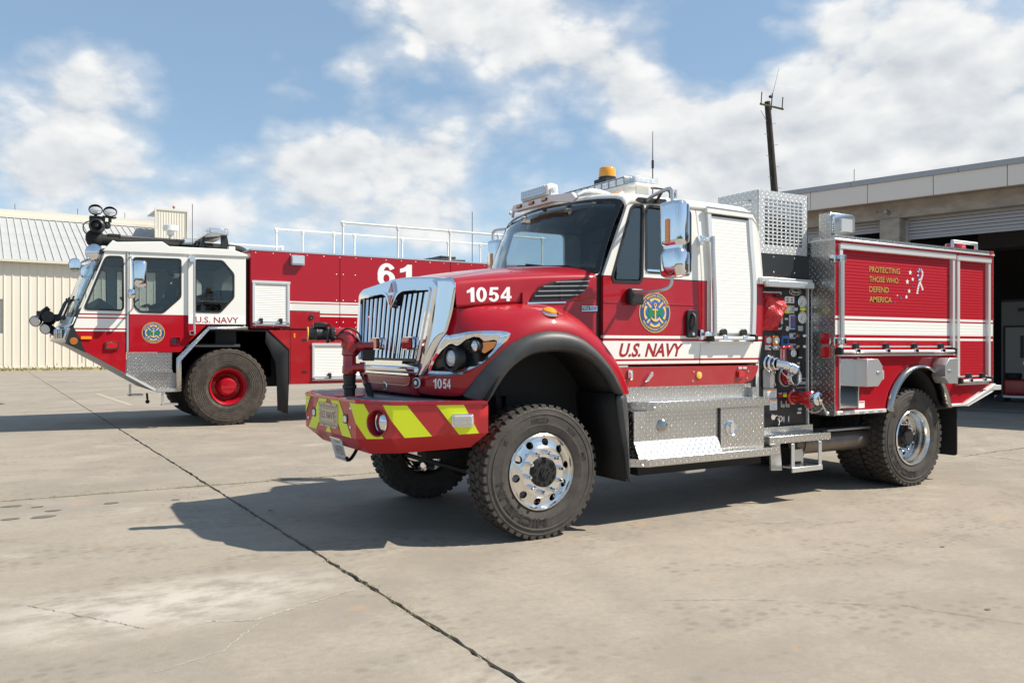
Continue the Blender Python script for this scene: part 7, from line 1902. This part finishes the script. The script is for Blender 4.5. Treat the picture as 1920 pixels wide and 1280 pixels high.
box('eave_gutter', M_whtrim, B, -35.5, 7.6, -.5, -.32, 7.30, 7.48); box('base_trim', M_whtrim, B, -35.5, 7.6, -.06, 0, 0, .12)
box('ridge_cap', M_whtrim, B, -35.5, 7.6, 13.1, 13.9, 12.25, 12.75); box('ridge_vent', M_cream, B, -35.5, 7.6, 12.8, 14.2, 12.05, 12.3)
M().plate([(0, 0), (27.2, 0), (27.2, 7.5), (13.6, 12.2), (0, 7.5)], [], 'x', 7.55, 7.6).build('gable_wall', M_cream, B)
M().box(-35.5, 7.5, .12, 27, 0, 7.4).build('wall_core', M_whtrim, B)
M().grid([[(x, 27.2, 7.4), (x, 13.6, 12.25)] for x in (-35.5, 7.6)]).build('rear_roof', M_roofm, B, solid=.05)
wnd = M().box(win_x[0] - .05, win_x[1] + .05, -.09, .0, 2.38, 2.45).box(win_x[0] - .05, win_x[1] + .05, -.09, .0, 4.72, 4.79).box(win_x[1], win_x[1] + .06, -.09, 0, 2.4, 4.75).box(win_x[0] - .06, win_x[0], -.09, 0, 2.4, 4.75).build('window', M_whtrim, B)
M().box(win_x[0], win_x[1], .02, .05, 2.45, 4.72).build('pane', M_louvre, wnd)
for k in range(6): M().plate([(0, 0), (.10, .12), (.11, .11), (.01, -.01)], [], 'x', win_x[0], win_x[1]).build('louvre', M_roofm, wnd).location = (0, -.08, 3.45 + k * .2)
M().box(win_x[0], win_x[1], -.06, -.02, 2.45, 3.3).build('lower_sash', M_roofm, wnd)
M().cyl((-1.0, -.12, 1.05), (-1.0, -.05, 1.05), .05).cyl((-1.0, -.12, .6), (-1.0, -.12, 1.05), .02).box(-1.1, 1.8, -.08, -.05, 1.03, 1.06).build('hose_bib', M_whtrim, B)
# raised parapet box on the roof
pb = M()
bx0, bx1 = 5.1, 7.6
pb.box(bx0, bx1, 8.0, 8.1, 9.5, 13.0).box(bx0, bx1, 8.1, 12, 12.9, 13.0).build('parapet', M_cream, B)
M().box(bx0 - .08, bx0 + .05, 7.92, 8.1, 9.5, 13.1).box(bx1 - .05, bx1 + .08, 7.92, 8.1, 9.5, 13.1).box(bx0 + .05, bx1 - .05, 7.92, 8.1, 12.95, 13.1).build('parapet_trim', M_whtrim, B)
for k in range(11): M().box(bx0 + .2 + k * .21, bx0 + .23 + k * .21, 7.97, 8.0, 9.5, 12.95).build('parapet_rib', M_whtrim, B)
M().cyl((6.9, 10, 13), (6.9, 10, 13.5), .03).ball((6.9, 10, 13.6), .12, 8).build('roof_lamp', M_redplain, B)
for x in (-4.8, -.2, 3.5): M().cyl((x, 13.5, 12.7), (x, 13.5, 13.3), .02, n=6).build('lightning_rod', M_under, B)

# ------------------------------------------------------------------ utility pole
M_wood = pmat('creosote_timber', lambda nt: mixc(nt, noise(nt, scalev(nt, coord(nt), (9, 9, .7)), 2, 6, .7).ss(.35, .65), (.018, .013, .010), (.07, .055, .042)), .9)
M_arm = pmat('weathered_crossarm', lambda nt: mixc(nt, noise(nt, coord(nt), 6, 5, .6), (.12, .11, .06), (.24, .21, .12)), .9)
U = thing('utility_pole', 'leaning dark timber utility pole with a short crossarm behind the garage', 'utility pole', (28.6, 21.8, 0))
dR = Vector((.856, -.5166, 0))
def up(u_, z, d=0.0): v = dR * u_; return (v.x + .5166 * d, v.y + .856 * d, z)
M().tube([up(.0, 0), up(-.50, 6.5), up(-1.05, 13.35)], [.21, .185, .14], 16, 1).build('pole', M_wood, U)
M().tube([up(-1.47, 13.2, -.2), up(-.33, 12.93, -.2)], .05, 6).build('crossarm', M_arm, U)
for a, z0, z1 in ((-1.43, 13.15, 13.75), (-.42, 12.9, 13.5)): M().tube([up(a, z0, -.25), up(a + .04, z1, -.25)], .028, 6).build('insulator_pin', M_under, U)
M().tube([up(-.93, 12.9, -.2), up(-.87, 13.7, -.2)], .03, 6).tube([up(-.87, 13.6, -.2), up(-.55, 14.9, -.2)], [.012, .006], 6).box(up(-.9, 0)[0] - .05, up(-.9, 0)[0] + .1, up(-.9, 0)[1] - .06, up(-.9, 0)[1] + .06, 13.55, 13.65).build('antenna', M_under, U)
M().tube([up(-1.4, 12.9, -.1), up(-1.12, 12.4, -.1)], .015, 6).build('brace', M_greym, U)
for k in range(14):
    z = 5.5 + k * .52; u0 = -.50 * z / 6.5 if z < 6.5 else -.5 - .55 * (z - 6.5) / 6.85
    s_ = 1 if k % 2 else -1; M().cyl(up(u0 + s_ * .12, z, -.1), up(u0 + s_ * .30, z + .03, -.1), .012, n=6).build('step_peg', M_greym, U)

# ------------------------------------------------------------------ fire station garage
M_fascia = pmat('fascia_panel', lambda nt: mixc(nt, noise(nt, coord(nt), .8, 5, .6) * .35, (.84, .76, .67), (.74, .68, .60)), .6)
M_cap = pmat('grey_roof_cap', (.40, .40, .41), .45, .2)
M_bcon = pmat('aged_concrete', lambda nt: mixc(nt, noise(nt, scalev(nt, coord(nt), (1, 1.2, 2.5)), 1.6, 7, .65, .4).ss(.35, .68), (.34, .30, .255), (.46, .41, .345)), .85)
M_shut = pmat('roller_shutter_grey', (.42, .42, .43), .5, .1)
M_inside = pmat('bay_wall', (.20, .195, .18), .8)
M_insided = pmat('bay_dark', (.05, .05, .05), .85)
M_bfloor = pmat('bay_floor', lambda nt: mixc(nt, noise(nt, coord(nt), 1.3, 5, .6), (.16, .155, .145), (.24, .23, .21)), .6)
A = thing('fire_station', 'concrete fire station with deep roof fascia and open shaded vehicle bays', 'fire station', (16.6, 8.0, 0), radians(13.04))
# roof slab and fascia
yA, yB = 5.4, -26.0
box('roof_slab', M_bcon, A, .12, 15.0, yB, yA, 5.45, 5.90)
seams = [5.4, 4.10, 2.43, .80, -.89, -2.59, -4.29, -5.99, -7.69, -9.39, -11.09, -12.79, -14.5, -16.2, -17.9, -19.6, -21.3, -23.0, -24.7, -26.0]
for a, b in zip(seams, seams[1:]):
    M().box(0, .12, b + .008, a - .008, 5.42, 5.925).build('fascia_panel', M_fascia, A, bevel=.006)
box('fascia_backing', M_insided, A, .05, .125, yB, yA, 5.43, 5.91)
for a, b in ((5.4, 1.25), (1.25, -1.50), (-1.5, -8), (-8, -16), (-16, -26)):
    M().box(-.04, .3, b + .004, a - .004, 5.925, 6.07).build('roof_cap', M_cap, A, bevel=.006)
box('roof_upstand', M_cap, A, .3, 15.0, yB, yA, 5.90, 6.0)
M().cyl((.2, 1.25, 6.07), (.2, 1.25, 6.45), .012, n=6).build('lightning_rod', M_cap, A)
# beam
box('front_beam', M_bcon, A, .60, 1.05, yB, yA, 5.02, 5.45)
# columns (local y ranges of the piers); bays between
piers = [(.16, .70), (-7.9, -7.3), (-16.2, -15.6), (5.0, 5.4), (-25.9, -25.3)]
for a, b in piers: M().box(.55, 1.15, a, b, 0, 5.02).build('pier', M_bcon, A, bevel=.02)
def shutter(y0, y1, z0):
    q = M().box(.98, 1.02, y0, y1, z0 - .06, z0).build('roller_shutter', M_shut, A)
    z = z0; k = 0
    while z < 5.0:
        M().box(.985, 1.005, y0, y1, z + .006, z + .085).build('slat', M_shut, q, bevel=.008); z += .09
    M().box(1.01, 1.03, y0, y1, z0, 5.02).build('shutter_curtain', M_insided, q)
    for y in (y0, y1 - .08): M().box(.95, 1.1, y, y + .08, 0, 5.0).build('guide_rail', M_shut, q)
shutter(-7.3, .16, 4.50); shutter(.70, 5.0, 4.78); shutter(-15.6, -7.9, 4.5); shutter(-25.3, -16.2, 4.5)
# shell
box('end_wall', M_bcon, A, 1.15, 15.0, 5.1, 5.4, 0, 5.45); box('end_wall', M_bcon, A, 1.15, 15, -26.0, -25.7, 0, 5.45)
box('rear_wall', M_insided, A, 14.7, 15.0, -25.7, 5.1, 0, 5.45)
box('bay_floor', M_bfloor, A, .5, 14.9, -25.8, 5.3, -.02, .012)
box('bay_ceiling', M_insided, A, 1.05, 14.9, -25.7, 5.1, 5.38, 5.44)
# inner partition with a double door
box('partition', M_inside, A, 7.0, 7.15, -9.0, -.56, 0, 2.92); box('partition_side', M_inside, A, 7.15, 12, -.71, -.56, 0, 2.92); box('partition_top', M_insided, A, 7.0, 12, -9.0, -.56, 2.92, 3.0)
dd = M().box(6.96, 7.0, -1.34, -.62, 2.12, 2.18).box(6.96, 7.0, -.67, -.61, 0, 2.12).box(6.96, 7.0, -1.96, -1.90, 0, 2.12).build('double_door', M_insided, A)
M_door = pmat('bay_door_paint', (.30, .28, .24), .6)
for a, b in ((-1.27, -.68), (-1.89, -1.29)):
    lf = M().box(6.965, 6.99, a, b, .02, 2.11).build('door_leaf', M_door, dd, bevel=.004)
    yy = a + .12 if a > -1.5 else b - .12
    M().box(6.955, 6.966, yy - .05, yy + .05, 1.15, 1.85).build('vision_panel', M_textblack, lf)
    M().box(6.93, 6.965, (a + .05 if a > -1.5 else b - .09), (a + .09 if a > -1.5 else b - .05), .93, 1.05).build('handle', M_trim, lf)
M().box(6.9, 7.0, -1.2, -1.05, 2.62, 2.72).build('wall_lamp', M_insided, A)
# wall lamp on the beam
wl = M().box(.54, .60, .50, .62, 5.18, 5.26).tube([(.57, .56, 5.22), (.50, .60, 5.24), (.45, .66, 5.22)], .012, 6).rev([(.03, 0), (.06, .05), (.055, .09), (0, .10)], (.48, .44, 5.2), (-.4, -.3, -.6), 14).rev([(.03, 0), (.05, .05), (0, .06)], (.46, .70, 5.22), (-.3, .6, -.3), 12)
wl.build('flood_light', M_greym, A)
box('ceiling_heater', M_insided, A, 3.5, 4.4, -2.2, -.9, 4.3, 4.9, .03)
for y in (-1.8, -4.5): M().box(2, 12, y, y + .1, 4.95, 5.05).build('ceiling_beam', M_insided, A)
# floor lines inside
for x in (1.6, 2.5): M().add([(x, -12, .016), (x + .06, -12, .016), (x + .06, 4, .016), (x, 4, .016)], [(0, 1, 2, 3)]).build('floor_line', M_fascia if x < 2 else M_line, A)

K_ = .897
A.location = (-3.566 + K_ * (16.6 + 3.566), -5.539 + K_ * (8.0 + 5.539), 0); A.scale = (K_, K_, 1)
def walk(o):
    for c in o.children:
        yield c
        yield from walk(c)
for c in walk(A):
    for v in c.data.vertices:
        if v.co.z > .1: v.co.z = 1.5 + K_ * (v.co.z - 1.5)
# portable pump standing in the bay
ang = radians(13.04)
def bay(lx, ly): return (-3.566 + K_ * (16.6 + lx * cos(ang) - ly * sin(ang) + 3.566), -5.539 + K_ * (8 + lx * sin(ang) + ly * cos(ang) + 5.539), .012)
Pm = thing('portable_pump', 'dark red portable pump unit on a low cart inside the garage bay', 'pump', bay(5.6, -1.35), ang)
M().box(-.35, .35, -.55, .45, .12, .18).build('cart', M_trim, Pm, bevel=.01)
for x in (-.36, .34):
    for y in (-.42, .32): M().cyl((x, y, .1), (x + .05, y, .1), .1, n=16).build('wheel', M_rubber, Pm)
M().box(-.28, .28, -.42, .25, .2, .62).build('tank', M_redplain, Pm, bevel=.06)
M().cyl((-.1, .05, .62), (-.1, .05, .78), .2, n=20).build('engine_cover', M_under, Pm, bevel=.03)
M().tube([(-.2, -.5, .2), (-.2, -.62, .85), (.2, -.62, .85), (.2, -.5, .2)], .02, 8, 1).build('handle', M_under, Pm)
Hr = thing('hose_stand', 'narrow dark red steel stand at the mouth of the garage bay', 'stand', bay(3.2, .12), ang)
M().box(-.12, .12, -.12, .12, 0, .03).build('base', M_redplain, Hr); M().box(-.04, .04, -.04, .04, .03, .75).build('post', M_redplain, Hr); M().box(-.2, .2, -.16, .16, .75, .80).build('top', M_under, Hr)

# ------------------------------------------------------------------ made-up treeline added behind the camera for the chrome to reflect
M_tree = pmat('reflection_foliage', lambda nt: mixc(nt, noise(nt, coord(nt), .5, 5, .6), (.03, .05, .02), (.08, .10, .04)), .95)
tl = M()
for i in range(260):
    a = radians(150 + 190 * random.random()); d = random.uniform(150, 260); x, y = sin(a) * d, cos(a) * d; h_ = random.uniform(4, 8); w_ = random.uniform(5, 12)
    nn = 9
    tl.ball((x, y, h_ * .35), h_ * .65, 8, (w_ / h_, w_ / h_, 1))
tag(tl.build('reflection_treeline', M_tree), 'unseen treeline added behind the camera for chrome reflections', 'reflection backdrop', kind='stuff')
